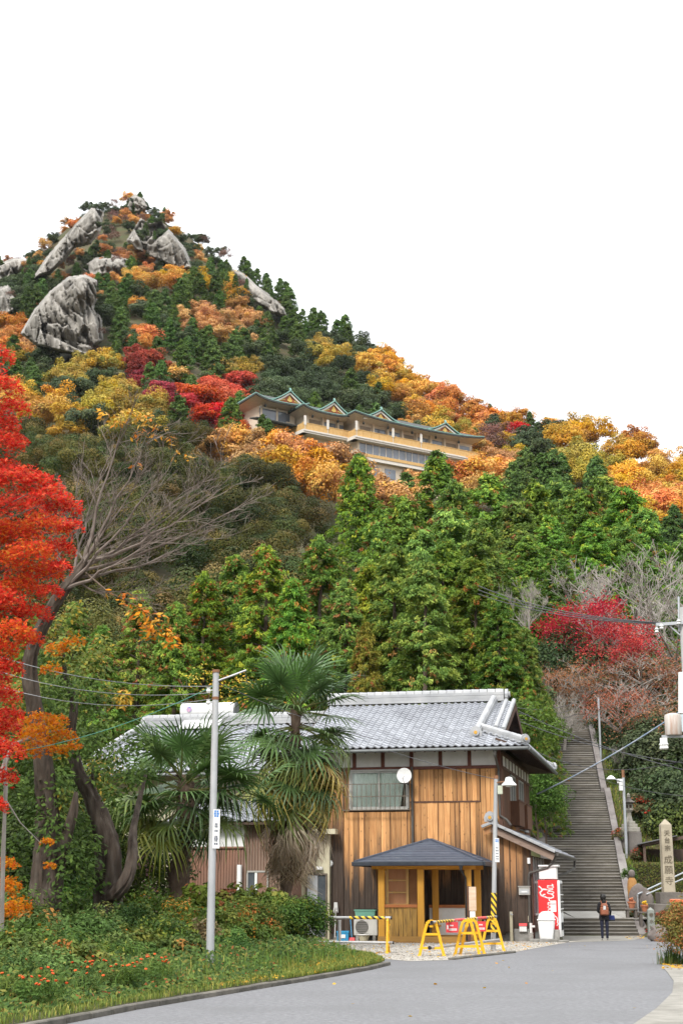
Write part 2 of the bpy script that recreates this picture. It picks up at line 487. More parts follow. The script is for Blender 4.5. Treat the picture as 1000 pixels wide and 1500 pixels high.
# real leaf colours (linear)
CYP = [(5, (.085, .15, .030)), (3, (.06, .115, .026)), (2.5, (.14, .21, .036)), (.7, (.22, .25, .04))]
CYPD = [(5, (.058, .105, .03)), (3, (.044, .08, .026)), (1.5, (.09, .14, .035))]
EVER = [(5, (.062, .09, .04)), (3, (.085, .115, .05)), (2, (.045, .065, .03)), (1.2, (.12, .145, .065))]
OLIV = [(5, (.085, .082, .020)), (4, (.052, .072, .019)), (2, (.125, .105, .027)), (3, (.04, .058, .018)), (1.2, (.17, .125, .038))]
GOLD = [(5, (.50, .26, .035)), (3, (.54, .32, .05)), (2, (.42, .18, .03)), (1.5, (.34, .23, .04))]
ORNG = [(5, (.52, .20, .045)), (3, (.50, .25, .055)), (2, (.42, .14, .04)), (1.2, (.48, .29, .09))]
TAN = [(5, (.44, .22, .085)), (3, (.48, .27, .11)), (2, (.34, .16, .07)), (2, (.50, .25, .05))]
YOLV = [(5, (.32, .24, .04)), (3, (.24, .20, .036)), (2, (.40, .26, .035)), (1, (.15, .16, .035))]
REDM = [(5, (.48, .065, .03)), (3, (.42, .045, .028)), (2, (.52, .11, .04)), (1, (.32, .03, .024))]
DRED = [(5, (.26, .032, .03)), (3, (.34, .042, .034)), (2, (.20, .026, .026)), (1, (.25, .065, .04))]
PURP = [(5, (.19, .10, .08)), (3, (.24, .13, .10)), (2, (.16, .11, .08))]
def boost(pal, k, kb=None): return [(w, (min(c[0] * k, .72), min(c[1] * k, .6), c[2] * (kb or k))) for w, c in pal]
CYP = boost(CYP, 1.6, 1.3); CYPD = boost(CYPD, 1.4, 1.1); EVER = boost(EVER, 1.1); GOLD = boost(GOLD, 1.2); ORNG = boost(ORNG, 1.2); TAN = boost(TAN, 1.2); YOLV = boost(YOLV, 1.2)
m_leaf = LEAF('leaves')
m_leaf_olive = LEAF('leaves_olive', hue=.03, val=.38, trans=.15, spec=.08)
m_maple = LEAF('maple_leaves', hue=.008, val=.1, trans=.42, spec=.15)
m_leaf_far = LEAF('leaves_far', hue=.016, val=.26, trans=.2)
m_bark = MAT('bark', (.09, .065, .045), (.16, .125, .095), 6, .9, .7, 12, stretch=(1, 1, .25))
m_bark_grey = MAT('bark_grey', (.22, .195, .17), (.34, .31, .28), 5, .9, .4, 12, stretch=(1, 1, .3))
m_bark_dark = MAT('bark_dark', (.07, .05, .035), (.13, .095, .07), 7, .9, .9, 9, stretch=(1, 1, .22))

# ------------------------------------------------------------------ rock faces on the mountain
m_rock = MAT('rock', (.25, .232, .205), (.115, .105, .09), .30, .9, 1.0, 1.2, c3=(.36, .335, .30), scale3=.2, stretch=(1.3, 1, .4), detail=12, lo=.4, hi=.6)
def surf_d(px, py, d_lo=72, d_hi=520):
    """distance at which the line of sight through a pixel meets the hillside"""
    r = ray(px, py); ds = np.linspace(d_lo, d_hi, 1500)
    zz = EYE + r.z / r.y * ds; xx = r.x / r.y * ds
    hh = hill(xx, ds)
    ok = np.nonzero(hh >= zz)[0]
    return float(ds[ok[0]]) if len(ok) else None
ROCKS = [
    ('broad grey cliff above the golden trees on the lower mountainside', [(33, 488), (52, 455), (75, 428), (100, 408), (125, 404), (141, 412), (144, 432), (136, 448), (148, 470), (149, 497), (128, 520), (90, 515), (55, 505)]),
    ('fan shaped ribbed rock face just below the summit', [(188, 352), (197, 338), (207, 322), (219, 330), (236, 326), (252, 344), (270, 365), (281, 392), (262, 396), (240, 384), (215, 372), (198, 366)]),
    ('long slanting pale slab on the summit ridge', [(50, 408), (70, 378), (92, 352), (112, 330), (136, 306), (150, 312), (146, 338), (132, 356), (108, 362), (92, 382), (75, 398)]),
    ('low tan rock ledge beneath the summit slab', [(124, 392), (140, 380), (165, 376), (188, 382), (186, 394), (160, 402), (135, 404)]),
    ('narrow grey slab running down the right skyline', [(342, 396), (356, 402), (375, 420), (395, 434), (416, 452), (420, 463), (398, 458), (372, 440), (352, 420)]),
    ('grey rock rib rising on the far left shoulder', [(-30, 405), (-10, 392), (20, 380), (40, 382), (36, 396), (12, 408), (-15, 418)]),
    ('small grey cliff beside the orange trees on the left shoulder', [(-25, 445), (-5, 424), (12, 420), (22, 436), (20, 456), (0, 466), (-20, 466)]),
    ('bare grey crag at the very top of the mountain', [(183, 306), (190, 292), (198, 286), (208, 291), (216, 302), (206, 310), (194, 312)]),
]
def in_poly(x, y, poly):
    c = False; j = len(poly) - 1
    for i in range(len(poly)):
        (xi, yi), (xj, yj) = poly[i], poly[j]
        if (yi > y) != (yj > y) and x < (xj - xi) * (y - yi) / (yj - yi) + xi: c = not c
        j = i
    return c
def edge_dist(x, y, poly):
    b = 1e9
    for i in range(len(poly)):
        (x1, y1), (x2, y2) = poly[i], poly[(i + 1) % len(poly)]
        L2 = (x2 - x1) ** 2 + (y2 - y1) ** 2
        t = max(0, min(1, ((x - x1) * (x2 - x1) + (y - y1) * (y2 - y1)) / max(L2, 1e-9)))
        b = min(b, math.hypot(x - x1 - t * (x2 - x1), y - y1 - t * (y2 - y1)))
    return b
for ri, (lab, poly) in enumerate(ROCKS):
    xs = [p[0] for p in poly]; ys = [p[1] for p in poly]
    cx, cy = sum(xs) / len(xs), sum(ys) / len(ys)
    dd = surf_d(cx, max(ys) - 2) or 470
    step = 1.25
    gx = np.arange(min(xs) - 4, max(xs) + 4, step); gy = np.arange(min(ys) - 4, max(ys) + 4, step)
    V = []; keep = {}
    slope = .55                                   # metres of depth gained per metre of height: a steep face leaning into the hill
    pxm = dd / 2300
    for iy, y in enumerate(gy):
        for ix, x in enumerate(gx):
            e = edge_dist(x, y, poly) * (1 if in_poly(x, y, poly) else -1)
            p0 = D(x, y, dd)
            hgt = p0.z - D(cx, max(ys), dd).z
            back = slope * hgt
            eb = max(e, (y - cy) * .8) if (y > cy and e > 0) else e
            bulge = 7 * (1 - math.exp(-max(eb, 0) * pxm / 4.0)) + (0 if e > 0 else e * pxm * 3.0)
            v = Vector((p0.x, p0.z * .55, ri * 7.1))
            def block(q, sc_, tilt, step_):
                w_ = Vector((q.x + q.y * .45, q.y * .6 - q.x * .12, q.z)) * sc_
                ds_, ps_ = noise.voronoi(w_)
                c0 = ps_[0]; h = noise.cell(c0 * 3.7 + Vector((.5, .5, .5)))
                t1 = noise.cell(c0 * 5.1 + Vector((3, 1, 2))) - .5; t2 = noise.cell(c0 * 7.3 + Vector((1, 4, 2))) - .5
                o_ = w_ - c0
                return (h * step_ + (o_.x * t1 + o_.y * t2) * tilt) - (.9 * step_ * max(0, .08 - (ds_[1] - ds_[0])) / .08 * -.5)
            crack = block(v, .11, 12, 4.5) + block(v, .32, 4.5, 1.8) + block(v, .9, 1.4, .6) + noise.noise(v * .15) * 3
            fac = -4
            dep = dd + back - bulge + (crack + fac) * min(1, max(0, e * .25 + .5)) - 2
            V.append(D(x, y, dep))
            keep[(ix, iy)] = e > -3.0
    nx = len(gx)
    Fq = [(j * nx + i, j * nx + i + 1, (j + 1) * nx + i + 1, (j + 1) * nx + i) for j in range(len(gy) - 1) for i in range(nx - 1)
          if keep[(i, j)] and keep[(i + 1, j)] and keep[(i, j + 1)] and keep[(i + 1, j + 1)]]
    used = sorted({i for f in Fq for i in f}); mp_ = {o: n for n, o in enumerate(used)}
    base = Vector(V[used[-1]])
    me = np_mesh('rock_face', [tuple(V[i] - base) for i in used], [tuple(mp_[i] for i in f)[::-1] for f in Fq], m_rock)
    tag(link('rock_face', me, loc=base), lab, 'rock', 'rock faces on the mountain')
# ------------------------------------------------------------------ forest on the mountain
KINDS = {}
def proto_far(kind, pal, fn, nvar=3, **kw):
    KINDS[kind] = [fn(kind + '_crown', 100 * len(KINDS) + i, m_leaf_far, pal, **kw) for i in range(nvar)]
def join_trunk(me, H, r, seed):
    return me
far_b = dict(R=3.7, H=6.6, z0=1.2, nclump=28, per=190, leaf=.37, asp=.6, rc=(.18, .42), rad0=.4, rad1=1.02)
proto_far('ever', EVER, crown_broad, 3, **far_b)
proto_far('oliv', OLIV, crown_broad, 3, R=4.0, H=7.5, z0=1.0, nclump=24, per=640, leaf=.22, asp=.55, rc=(.24, .44), flat=.85, rad0=.62, rad1=1.08, mixc=.1, updir=.25, shell=(.86, .16), nj=.24)
for _m in KINDS['oliv']: _m.materials[0] = m_leaf_olive
proto_far('gold', GOLD, crown_broad, 3, **far_b)
proto_far('orng', ORNG, crown_broad, 3, **far_b)
proto_far('tan', TAN, crown_broad, 3, **far_b)
proto_far('yolv', YOLV, crown_broad, 2, **far_b)
proto_far('redm', REDM, crown_broad, 2, R=4.0, H=5.5, z0=1.4, nclump=46, per=110, leaf=.4, asp=.65, flat=.5)
proto_far('dred', DRED, crown_broad, 2, **far_b)
proto_far('purp', PURP, crown_broad, 2, **{**far_b, 'per': 55, 'leaf': .36})
proto_far('cyp', CYPD, crown_conifer, 4, H=11.5, R=3.1, z0=1.2, nb=110, sprays=7, per=8, leaf=.46, asp=.45, droop=.6, pw=.6)
proto_far('cypm', CYP, crown_conifer, 4, H=12.5, R=3.2, z0=1.0, nb=230, sprays=10, per=16, leaf=.23, asp=.32, droop=.7, pw=.62, tipc=(.30, .13, .04), ptip=.03)
TRUNK_FAR = limbs(5, 6.5, .22, .3, 6, .6, 2.0).mesh('trunk', m_bark_grey)
INFO = {  # height, object name, category, label, group
    'ever': (8.2, 'evergreen_tree', 'tree', 'rounded dark green evergreen tree on the wooded mountainside', 'round evergreens on the mountain'),
    'oliv': (9.3, 'olive_evergreen_tree', 'tree', 'broad brownish olive evergreen tree in the dense wood behind the palms', 'olive evergreens behind the palms'),
    'gold': (8.2, 'golden_tree', 'tree', 'golden yellow autumn tree on the mountainside', 'golden trees on the mountain'),
    'orng': (8.2, 'orange_tree', 'tree', 'orange autumn tree on the mountainside', 'orange trees on the mountain'),
    'tan': (8.2, 'tan_tree', 'tree', 'tan brown autumn tree on the mountainside', 'tan trees on the mountain'),
    'yolv': (8.2, 'yellow_green_tree', 'tree', 'yellow green turning tree below the grey cliff', 'yellow green trees below the cliff'),
    'redm': (7.2, 'red_maple', 'tree', 'bright red spreading maple left of the hillside hall', 'red maples by the hall'),
    'dred': (8.2, 'crimson_tree', 'tree', 'dark crimson autumn tree on the mountainside', 'crimson trees on the mountain'),
    'purp': (8.2, 'thin_brown_tree', 'tree', 'sparse purplish brown tree losing its leaves on the mountainside', 'thin brown trees on the mountain'),
    'cyp': (12.0, 'mountain_cypress', 'tree', 'dark pointed cypress on the mountainside', 'cypresses on the mountain'),
    'cypm': (13.0, 'cypress_tree', 'tree', 'green cypress in the belt between the near stand and the autumn trees', 'cypresses of the middle belt'),
}
rng = np.random.default_rng(11)
REG = [  # ellipses in the photograph -> what grows there; first match wins
    (10, 478, 28, 30, 'orng'), (130, 535, 55, 38, 'yolv'), (185, 590, 52, 40, 'yolv'), (125, 515, 45, 18, 'gold'), (205, 537, 26, 20, 'dred'), (252, 532, 20, 20, 'tan'),
    (305, 580, 68, 40, 'redm'), (245, 590, 25, 25, 'dred'), (85, 605, 50, 24, 'gold'), (30, 590, 30, 30, 'gold'), (70, 540, 30, 25, 'ever'), (130, 600, 35, 25, 'ever'), (295, 622, 50, 20, 'cyp'),
    (318, 472, 58, 36, 'tan'), (345, 420, 24, 22, 'gold'), (235, 404, 45, 9, 'gold'), (150, 404, 14, 10, 'orng'), (130, 395, 50, 12, 'tan'), (210, 480, 14, 24, 'orng'), (235, 432, 10, 8, 'redm'), (298, 407, 9, 7, 'gold'),
    (310, 510, 40, 25, 'cyp'), (480, 510, 25, 15, 'yolv'), (350, 535, 40, 12, 'yolv'),
    (560, 530, 26, 14, 'gold'), (600, 560, 55, 24, 'gold'), (640, 585, 50, 26, 'orng'), (570, 560, 30, 25, 'cyp'), (700, 605, 34, 22, 'orng'), (660, 610, 28, 26, 'yolv'), (715, 640, 22, 26, 'purp'), (745, 610, 16, 14, 'redm'), (785, 650, 32, 30, 'ever'), (745, 605, 25, 12, 'orng'),
    (835, 640, 55, 20, 'gold'), (860, 670, 50, 24, 'yolv'), (920, 680, 100, 38, 'gold'), (975, 715, 60, 40, 'orng'), (890, 655, 20, 10, 'ever'), (790, 612, 16, 14, 'cyp'), (830, 622, 14, 10, 'cyp'),
    (500, 560, 150, 60, 'ever'), (400, 650, 85, 22, 'tan'), (480, 668, 95, 26, 'tan'), (620, 690, 45, 26, 'tan'), (700, 690, 90, 18, 'orng'), (800, 690, 70, 14, 'tan'), (940, 760, 80, 40, 'orng'),
]
def kind_at(px, py):
    for cx, cy, rx, ry, k in REG:
        if ((px - cx) / rx) ** 2 + ((py - cy) / ry) ** 2 < 1:
            return k if rng.random() < .88 else rng.choice(['gold', 'ever', 'cyp', k])
    if py > 690 and px > 560: return 'cypm'
    if py > 625 and px < 600: return 'oliv'
    if px > 560: return rng.choice(['gold', 'orng', 'ever', 'yolv', 'tan'], p=[.36, .24, .16, .12, .12])
    if py < 390: return rng.choice(['ever', 'tan', 'purp', 'cyp', 'gold', 'orng'], p=[.40, .16, .2, .12, .06, .06])
    if px < 150: return rng.choice(['ever', 'tan', 'yolv', 'cyp'], p=[.5, .15, .15, .2])
    return rng.choice(['cyp', 'ever', 'yolv', 'gold'], p=[.68, .26, .03, .03])
HALL = [(362, 612), (400, 575), (705, 635), (720, 660), (700, 676), (640, 676), (560, 690), (500, 660), (440, 640), (370, 625)]
GRID = 4
occ = np.zeros((420, 300), bool)
def shows(x0, x1, y0, y1, put=True):
    a, b = int((x0 + 60) / GRID), int((x1 + 60) / GRID) + 1; c, d = int(y0 / GRID), int(y1 / GRID) + 1
    a, b, c, d = max(a, 0), min(b, 300), max(c, 0), min(d, 420)
    if a >= b or c >= d: return 0
    yy, xx = np.mgrid[c:d, a:b]
    el = (((xx + .5) * GRID - 60 - (x0 + x1) / 2) / max((x1 - x0) / 2, 1)) ** 2 + (((yy + .5) * GRID - (y0 + y1) / 2) / max((y1 - y0) / 2, 1)) ** 2 <= 1
    vis = el & ~occ[c:d, a:b]
    k = vis.sum() / max(el.sum(), 1)
    if put and k > .1: occ[c:d, a:b] |= (((xx + .5) * GRID - 60 - (x0 + x1) / 2) / max((x1 - x0) / 2, 1)) ** 2 * 1.4 + (((yy + .5) * GRID - (y0 + y1) / 2) / max((y1 - y0) / 2, 1)) ** 2 * 1.4 <= 1
    return k
occ[1100 // GRID:, :] = True
occ[1010 // GRID:, 260 // GRID:860 // GRID] = True
counts = {}
def plant(kind, x, y, s, zb=None):
    H, nm, cat, lab, grp = INFO[kind]
    me = KINDS[kind][rng.integers(len(KINDS[kind]))]
    o = link(nm, me, None, (x, y, (hz(x, y) if zb is None else zb) - .4), (0, 0, rng.uniform(0, 6.28)), (s * rng.uniform(.9, 1.12), s * rng.uniform(.9, 1.12), s))
    qx, qy = proj(tuple(o.location))
    if kind not in ('cypm', 'oliv', 'redm', 'yolv'):
        where = 'among the summit rocks' if qy < 400 else 'beside the big grey cliff' if qx < 170 and qy < 520 else 'below the grey cliff' if qx < 230 else 'on the ridge beyond the hall' if qx > 690 else 'below the balconies of the hall' if qy > 640 else 'above the roofs of the hall' if qx > 400 else 'on the slope between cliff and hall'
        lab = lab.replace('on the wooded mountainside', '').replace('on the mountainside', '').strip() + ' ' + where
    elif kind == 'cypm': lab = 'green cypress of the middle belt ' + ('just below the hall' if qx < 700 else 'above the crimson maple')
    elif kind == 'oliv': lab = 'broad brownish olive evergreen ' + ('behind the leaning bare tree' if qx < 330 else 'below the autumn trees of the hall')
    tag(o, lab, cat, grp)
    counts[kind] = counts.get(kind, 0) + 1
    return o
# the belt of conifers above the stairs and the near stand come first (front to back)
def cyp_at(px, py, d, kind='cypm', wide=1.0):
    p = D(px, py, d); zb = hz(p.x, d); h = p.z - zb
    k = INFO[kind]; s = h / (k[0] - .3)
    o = plant(kind, p.x, d, s, zb + .3)
    o.scale = (s * wide, s * wide, s)
    q = proj((p.x, d, zb)); w = 3.2 * s * wide * 2300 / d
    shows(px - w * .75, px + w * .75, py + 8, min(q[1], py + w * 2.5))
    return o
for px, py, d, wd in [(735, 795, 100, 1.1), (660, 728, 104, 1.1), (700, 745, 98, 1.0), (590, 710, 112, 1.0), (620, 760, 100, 1.0), (770, 770, 104, 1.2), (815, 790, 102, 1.1), (640, 655, 150, 1.1), (665, 690, 140, 1.0), (525, 668, 160, .9), (715, 680, 130, 1.05), (755, 715, 122, 1.1), (785, 690, 128, 1.1), (820, 686, 132, 1.1), (850, 700, 126, 1.1), (880, 682, 134, 1.1), (915, 696, 130, 1.1), (940, 728, 122, 1.1), (865, 745, 112, 1.2), (805, 740, 114, 1.1), (910, 750, 112, 1.1), (560, 745, 112, 1.0)]:
    cyp_at(px, py + (14 if px > 560 else 0), d, 'cypm', wd)
# autumn trees crowding up to the balconies of the hall
for px, py, d, k in [(318, 628, 262, 'tan'), (345, 624, 268, 'gold'), (372, 630, 266, 'tan'), (400, 634, 264, 'orng'), (428, 638, 262, 'tan'), (455, 648, 260, 'orng'), (480, 652, 258, 'gold'), (505, 655, 258, 'tan'), (450, 668, 246, 'gold'), (410, 655, 248, 'gold'), (375, 650, 250, 'tan'), (485, 680, 240, 'gold'), (530, 690, 236, 'tan'), (560, 690, 240, 'tan'), (525, 664, 250, 'cyp'), (590, 700, 236, 'tan'), (655, 672, 268, 'orng'), (685, 674, 270, 'orng'), (712, 668, 276, 'gold'), (735, 672, 270, 'orng'), (690, 690, 250, 'tan'), (385, 606, 276, 'cyp'), (392, 612, 268, 'cyp'), (350, 605, 290, 'redm'), (330, 590, 296, 'redm'), (300, 565, 305, 'redm'), (275, 575, 300, 'redm'), (310, 590, 295, 'redm'), (340, 612, 285, 'redm'), (245, 585, 300, 'dred'), (640, 660, 250, 'cyp')]:
    p = D(px, py, d); zb = hz(p.x, d); H = INFO[k][0]; s = min(max((p.z - zb) / (H - .5), .6), 1.35)
    plant(k, p.x, d, s, p.z - (H - .5) * s)
    w = 3.4 * s * 2270 / d; shows(px - w, px + w, py, py + w * 1.6)
d = 92.0
while d < 505:
    sp = (4.6 + d * .0046) * (1 if d < 400 else .85)
    n = int(2 * .27 * d / sp)
    for i in range(n):
        x = -.27 * d + (i + rng.random()) * sp; y = d + rng.uniform(-.5, .5) * sp
        zt = hz(x, y)
        px, py = proj((x, y, zt + 5.5))
        if px < -50 or px > 1050: continue
        if abs(x - (st_right(y) - 1.7)) < 4 and y < 130: continue
        if d < 130 and px > 700: continue
        k = str(kind_at(px, py))
        if d < 190 and px < 600 and py > 640: k = 'oliv'
        if k == 'oliv' and rng.random() < .5: continue
        near = d < 150
        s = rng.uniform(.74, 1.18) * (1.0 if d < 260 else .95)
        if py < 395: s *= .66
        if k == 'cyp' and px > 600: s *= .62
        if k in ('cypm',) and d > 150: k = 'cyp'
        H = INFO[k][0] * s; w = 3.5 * s
        (xt, yt), (xb, yb) = proj((x, y, zt + H)), proj((x, y, zt + 1))
        pw = w * 2270 / y
        if d < 292 and any(in_poly(qx, qy, HALL) for qx, qy in ((xt, yt + 3), (xt - pw * .6, yt + 6), (xt + pw * .6, yt + 6))):
            continue
        if 288 < d < 312 and in_poly(xb, yb, HALL): continue
        if any(in_poly((xt + xb) / 2, (yt * .7 + yb * .3), r[1]) for r in ROCKS): continue
        if shows(xt - pw, xt + pw, yt, yb) < .09: continue
        if counts.get(k, 0) >= 300: continue
        plant(k, x, y, s)
    d += sp * .86
for lab, poly in ROCKS:                              # scrub gripping the edges and ledges of the rocks
    xs = [q[0] for q in poly]; ys = [q[1] for q in poly]
    for i in range(len(poly)):
        for t in (.2, .7):
            x_ = poly[i][0] * (1 - t) + poly[(i + 1) % len(poly)][0] * t; y_ = poly[i][1] * (1 - t) + poly[(i + 1) % len(poly)][1] * t
            dd = surf_d(x_, max(ys)) or 470
            if rng.random() < .75:
                p = D(x_ + rng.uniform(-2, 2), y_ + 4, dd - 3); k = str(rng.choice(['ever', 'tan', 'cyp', 'purp', 'ever']))
                if counts.get(k, 0) < 300: plant(k, p.x, dd - 3 + (.5 * (p.z - D(x_, max(ys), dd).z)), rng.uniform(.28, .5), p.z - 1)
print('TREES', counts, sum(counts.values()))
# ------------------------------------------------------------------ the tiled wooden house
TH = math.radians(12.5)
HO = G(776, 1379); HO.z = 0
HEX = Vector((math.cos(TH), -math.sin(TH), 0)); HEY = Vector((math.sin(TH), math.cos(TH), 0))
def FP(px, py, ly=0.0):
    r = ray(px, py); t = (ly - (EYEV - HO).dot(HEY)) / r.dot(HEY); p = EYEV + r * t - HO
    return p.dot(HEX), p.z
def to_world(lx, ly, z): return HO + HEX * lx + HEY * ly + Vector((0, 0, z))

def wood_mat(name, top, top2, bot, z0, z1, amp=1.2, dark=.6, scale=1.0, rough=.8):
    """vertical boards, bleached and rain-greyed towards the foot in streaks"""
    m = bpy.data.materials.new(name); m.use_nodes = True
    nt = m.node_tree; N = nt.nodes; L = nt.links; b = N['Principled BSDF']
    b.inputs['Roughness'].default_value = rough; b.inputs['Specular IOR Level'].default_value = .2
    tc = N.new('ShaderNodeTexCoord'); sp = N.new('ShaderNodeSeparateXYZ'); L.new(tc.outputs['Object'], sp.inputs[0])
    oi = N.new('ShaderNodeObjectInfo')
    def noise_(sc, st, det=5, off=True):
        mp = N.new('ShaderNodeMapping'); mp.inputs['Scale'].default_value = st
        L.new(tc.outputs['Object'], mp.inputs[0])
        ad = N.new('ShaderNodeVectorMath'); ad.operation = 'ADD'; L.new(mp.outputs[0], ad.inputs[0])
        ml = N.new('ShaderNodeMath'); ml.operation = 'MULTIPLY'; ml.inputs[1].default_value = 83 if off else 0
        L.new(oi.outputs['Random'], ml.inputs[0]); L.new(ml.outputs[0], ad.inputs[1])
        n = N.new('ShaderNodeTexNoise'); n.inputs['Scale'].default_value = sc; n.inputs['Detail'].default_value = det
        n.inputs['Roughness'].default_value = .65
        L.new(ad.outputs[0], n.inputs['Vector']); return n.outputs[0]
    def mrange(v, a, b_, c=0., d=1.):
        r = N.new('ShaderNodeMapRange'); r.inputs[1].default_value = a; r.inputs[2].default_value = b_; r.inputs[3].default_value = c; r.inputs[4].default_value = d
        L.new(v, r.inputs[0]); return r.outputs[0]
    def mixc(a, c, f):
        x = N.new('ShaderNodeMixRGB')
        for i, v in ((1, a), (2, c)):
            if isinstance(v, tuple): x.inputs[i].default_value = rgb(v)
            else: L.new(v, x.inputs[i])
        L.new(f, x.inputs[0]); return x.outputs[0]
    def math_(op, a, c):
        x = N.new('ShaderNodeMath'); x.operation = op
        for i, v in ((0, a), (1, c)):
            if isinstance(v, float): x.inputs[i].default_value = v
            else: L.new(v, x.inputs[i])
        return x.outputs[0]
    grain = noise_(3.0 * scale, (6, 6, .5))
    c = mixc(top, top2, mrange(grain, .3, .7))
    rv = N.new('ShaderNodeHueSaturation'); L.new(c, rv.inputs['Color'])
    L.new(mrange(oi.outputs['Random'], 0, 1, .6, 1.3), rv.inputs['Value']); c = rv.outputs[0]
    # height of the grey line wanders
    big = noise_(.45, (1, 1, .3), 3, False); fine = noise_(2.2, (5, 5, .35))
    h = math_('ADD', sp.outputs[2], math_('MULTIPLY', math_('SUBTRACT', big, .5), amp * 2.2))
    h = math_('ADD', h, math_('MULTIPLY', math_('SUBTRACT', fine, .5), amp * 2.6))
    h = math_('ADD', h, math_('MULTIPLY', math_('SUBTRACT', oi.outputs['Random'], .5), .9))
    gb = mixc(bot, tuple(v * 1.9 for v in bot), mrange(grain, .35, .75))
    c = mixc(gb, c, mrange(h, z0, z1))
    # knots and black streaks
    kn = N.new('ShaderNodeTexVoronoi'); kn.inputs['Scale'].default_value = 1.0
    mk = N.new('ShaderNodeMapping'); mk.inputs['Scale'].default_value = (9, 9, 3.2); L.new(tc.outputs['Object'], mk.inputs[0])
    L.new(mk.outputs[0], kn.inputs['Vector'])
    kf = mrange(kn.outputs['Distance'], .08, .16, .75, 0.)
    c = mixc(c, (.05, .03, .018), kf)
    c = mixc(c, (.07, .04, .025), mrange(noise_(1.6, (7, 7, .22), 4), .62, .78, 0., dark))
    L.new(c, b.inputs['Base Color'])
    bp = N.new('ShaderNodeBump'); bp.inputs['Strength'].default_value = .35; bp.inputs['Distance'].default_value = .01
    L.new(grain, bp.inputs['Height']); L.new(bp.outputs[0], b.inputs['Normal'])
    return m
m_board = wood_mat('cedar_boards', (.60, .33, .14), (.42, .195, .075), (.048, .036, .029), 2.1, 3.7, dark=.8)
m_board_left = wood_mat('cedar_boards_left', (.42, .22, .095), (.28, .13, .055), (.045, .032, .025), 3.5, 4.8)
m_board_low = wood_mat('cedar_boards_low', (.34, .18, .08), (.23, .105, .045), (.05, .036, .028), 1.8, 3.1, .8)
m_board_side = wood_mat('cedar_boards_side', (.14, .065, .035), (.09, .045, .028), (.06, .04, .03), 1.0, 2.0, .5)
m_batten = wood_mat('dark_battens', (.20, .10, .045), (.12, .06, .03), (.04, .03, .024), 2.1, 3.6)
m_dark = MAT('dark_timber', (.075, .036, .024), (.12, .06, .04), 5, .7, .2, stretch=(4, 4, .6))
m_darker = MAT('soffit_timber', (.05, .03, .022), (.08, .05, .035), 5, .8)
m_red_beam = MAT('red_brown_beam', (.11, .035, .025), (.15, .055, .035), 6, .6)
m_plaster = MAT('white_plaster', (.70, .68, .65), (.76, .74, .71), 2, .9, .1, c3=(.60, .57, .53), scale3=1.2)
m_tile = MAT('silver_tile', (.235, .245, .27), (.31, .32, .345), 3.0, .45, .15, 20, spec=.4, c3=(.18, .185, .205), scale3=.9)
m_tile_r = MAT('silver_tile_single', (.235, .245, .27), (.31, .32, .345), 3.0, .45, .15, 20, spec=.4, rnd=.2)
m_ridge = MAT('ridge_tile', (.33, .335, .345), (.24, .245, .25), 4, .5, .2, 18, c3=(.40, .40, .40), scale3=2)
m_gut = MAT('gutter_brown', (.085, .08, .07), (.055, .05, .045), 3, .5)
m_gutg = MAT('gutter_grey', (.14, .15, .15), (.10, .105, .105), 4, .45)
m_conc = MAT('concrete', (.30, .29, .27), (.22, .21, .19), 4, .9, .3, 20, c3=(.14, .135, .12), scale3=1.2)
m_alu = MAT('aluminium', (.42, .41, .38), (.36, .35, .32), 5, .45, metal=.3)
m_brz = MAT('bronze_frame', (.16, .13, .10), (.11, .09, .07), 6, .5, metal=.2)
m_curtain = MAT('curtain', (.82, .84, .80), (.70, .73, .68), 6, .9, stretch=(5, 5, .3))
m_gold = MAT('gilt', (.75, .42, .08), (.6, .3, .05), 8, .35, metal=.6)
m_cream = MAT('cream_wall', (.50, .46, .33), (.43, .39, .28), 2, .85, .1)
m_brownsheet = MAT('brown_sheet', (.23, .125, .085), (.17, .105, .08), .7, .6, c3=(.33, .15, .09), scale3=.5, stretch=(1, 1, .35))
m_black = MAT('black_plastic', (.02, .02, .022), None, rough=.5)
m_white = MAT('white_paint', (.72, .72, .71), (.64, .64, .62), 5, .5)
def glass_mat(name, tint):
    m = bpy.data.materials.new(name); m.use_nodes = True; N = m.node_tree.nodes; L = m.node_tree.links
    N.clear(); o = N.new('ShaderNodeOutputMaterial'); t = N.new('ShaderNodeBsdfTransparent'); g = N.new('ShaderNodeBsdfGlossy'); x = N.new('ShaderNodeMixShader')
    t.inputs[0].default_value = rgb(tint); g.inputs['Roughness'].default_value = .06; x.inputs[0].default_value = .06
    L.new(t.outputs[0], x.inputs[1]); L.new(g.outputs[0], x.inputs[2]); L.new(x.outputs[0], o.inputs[0])
    return m
m_glass = glass_mat('window_glass', (.94, .97, .95))
m_glassd = MAT('dark_glass', (.06, .07, .08), (.10, .11, .12), 1.5, .12, spec=.6)

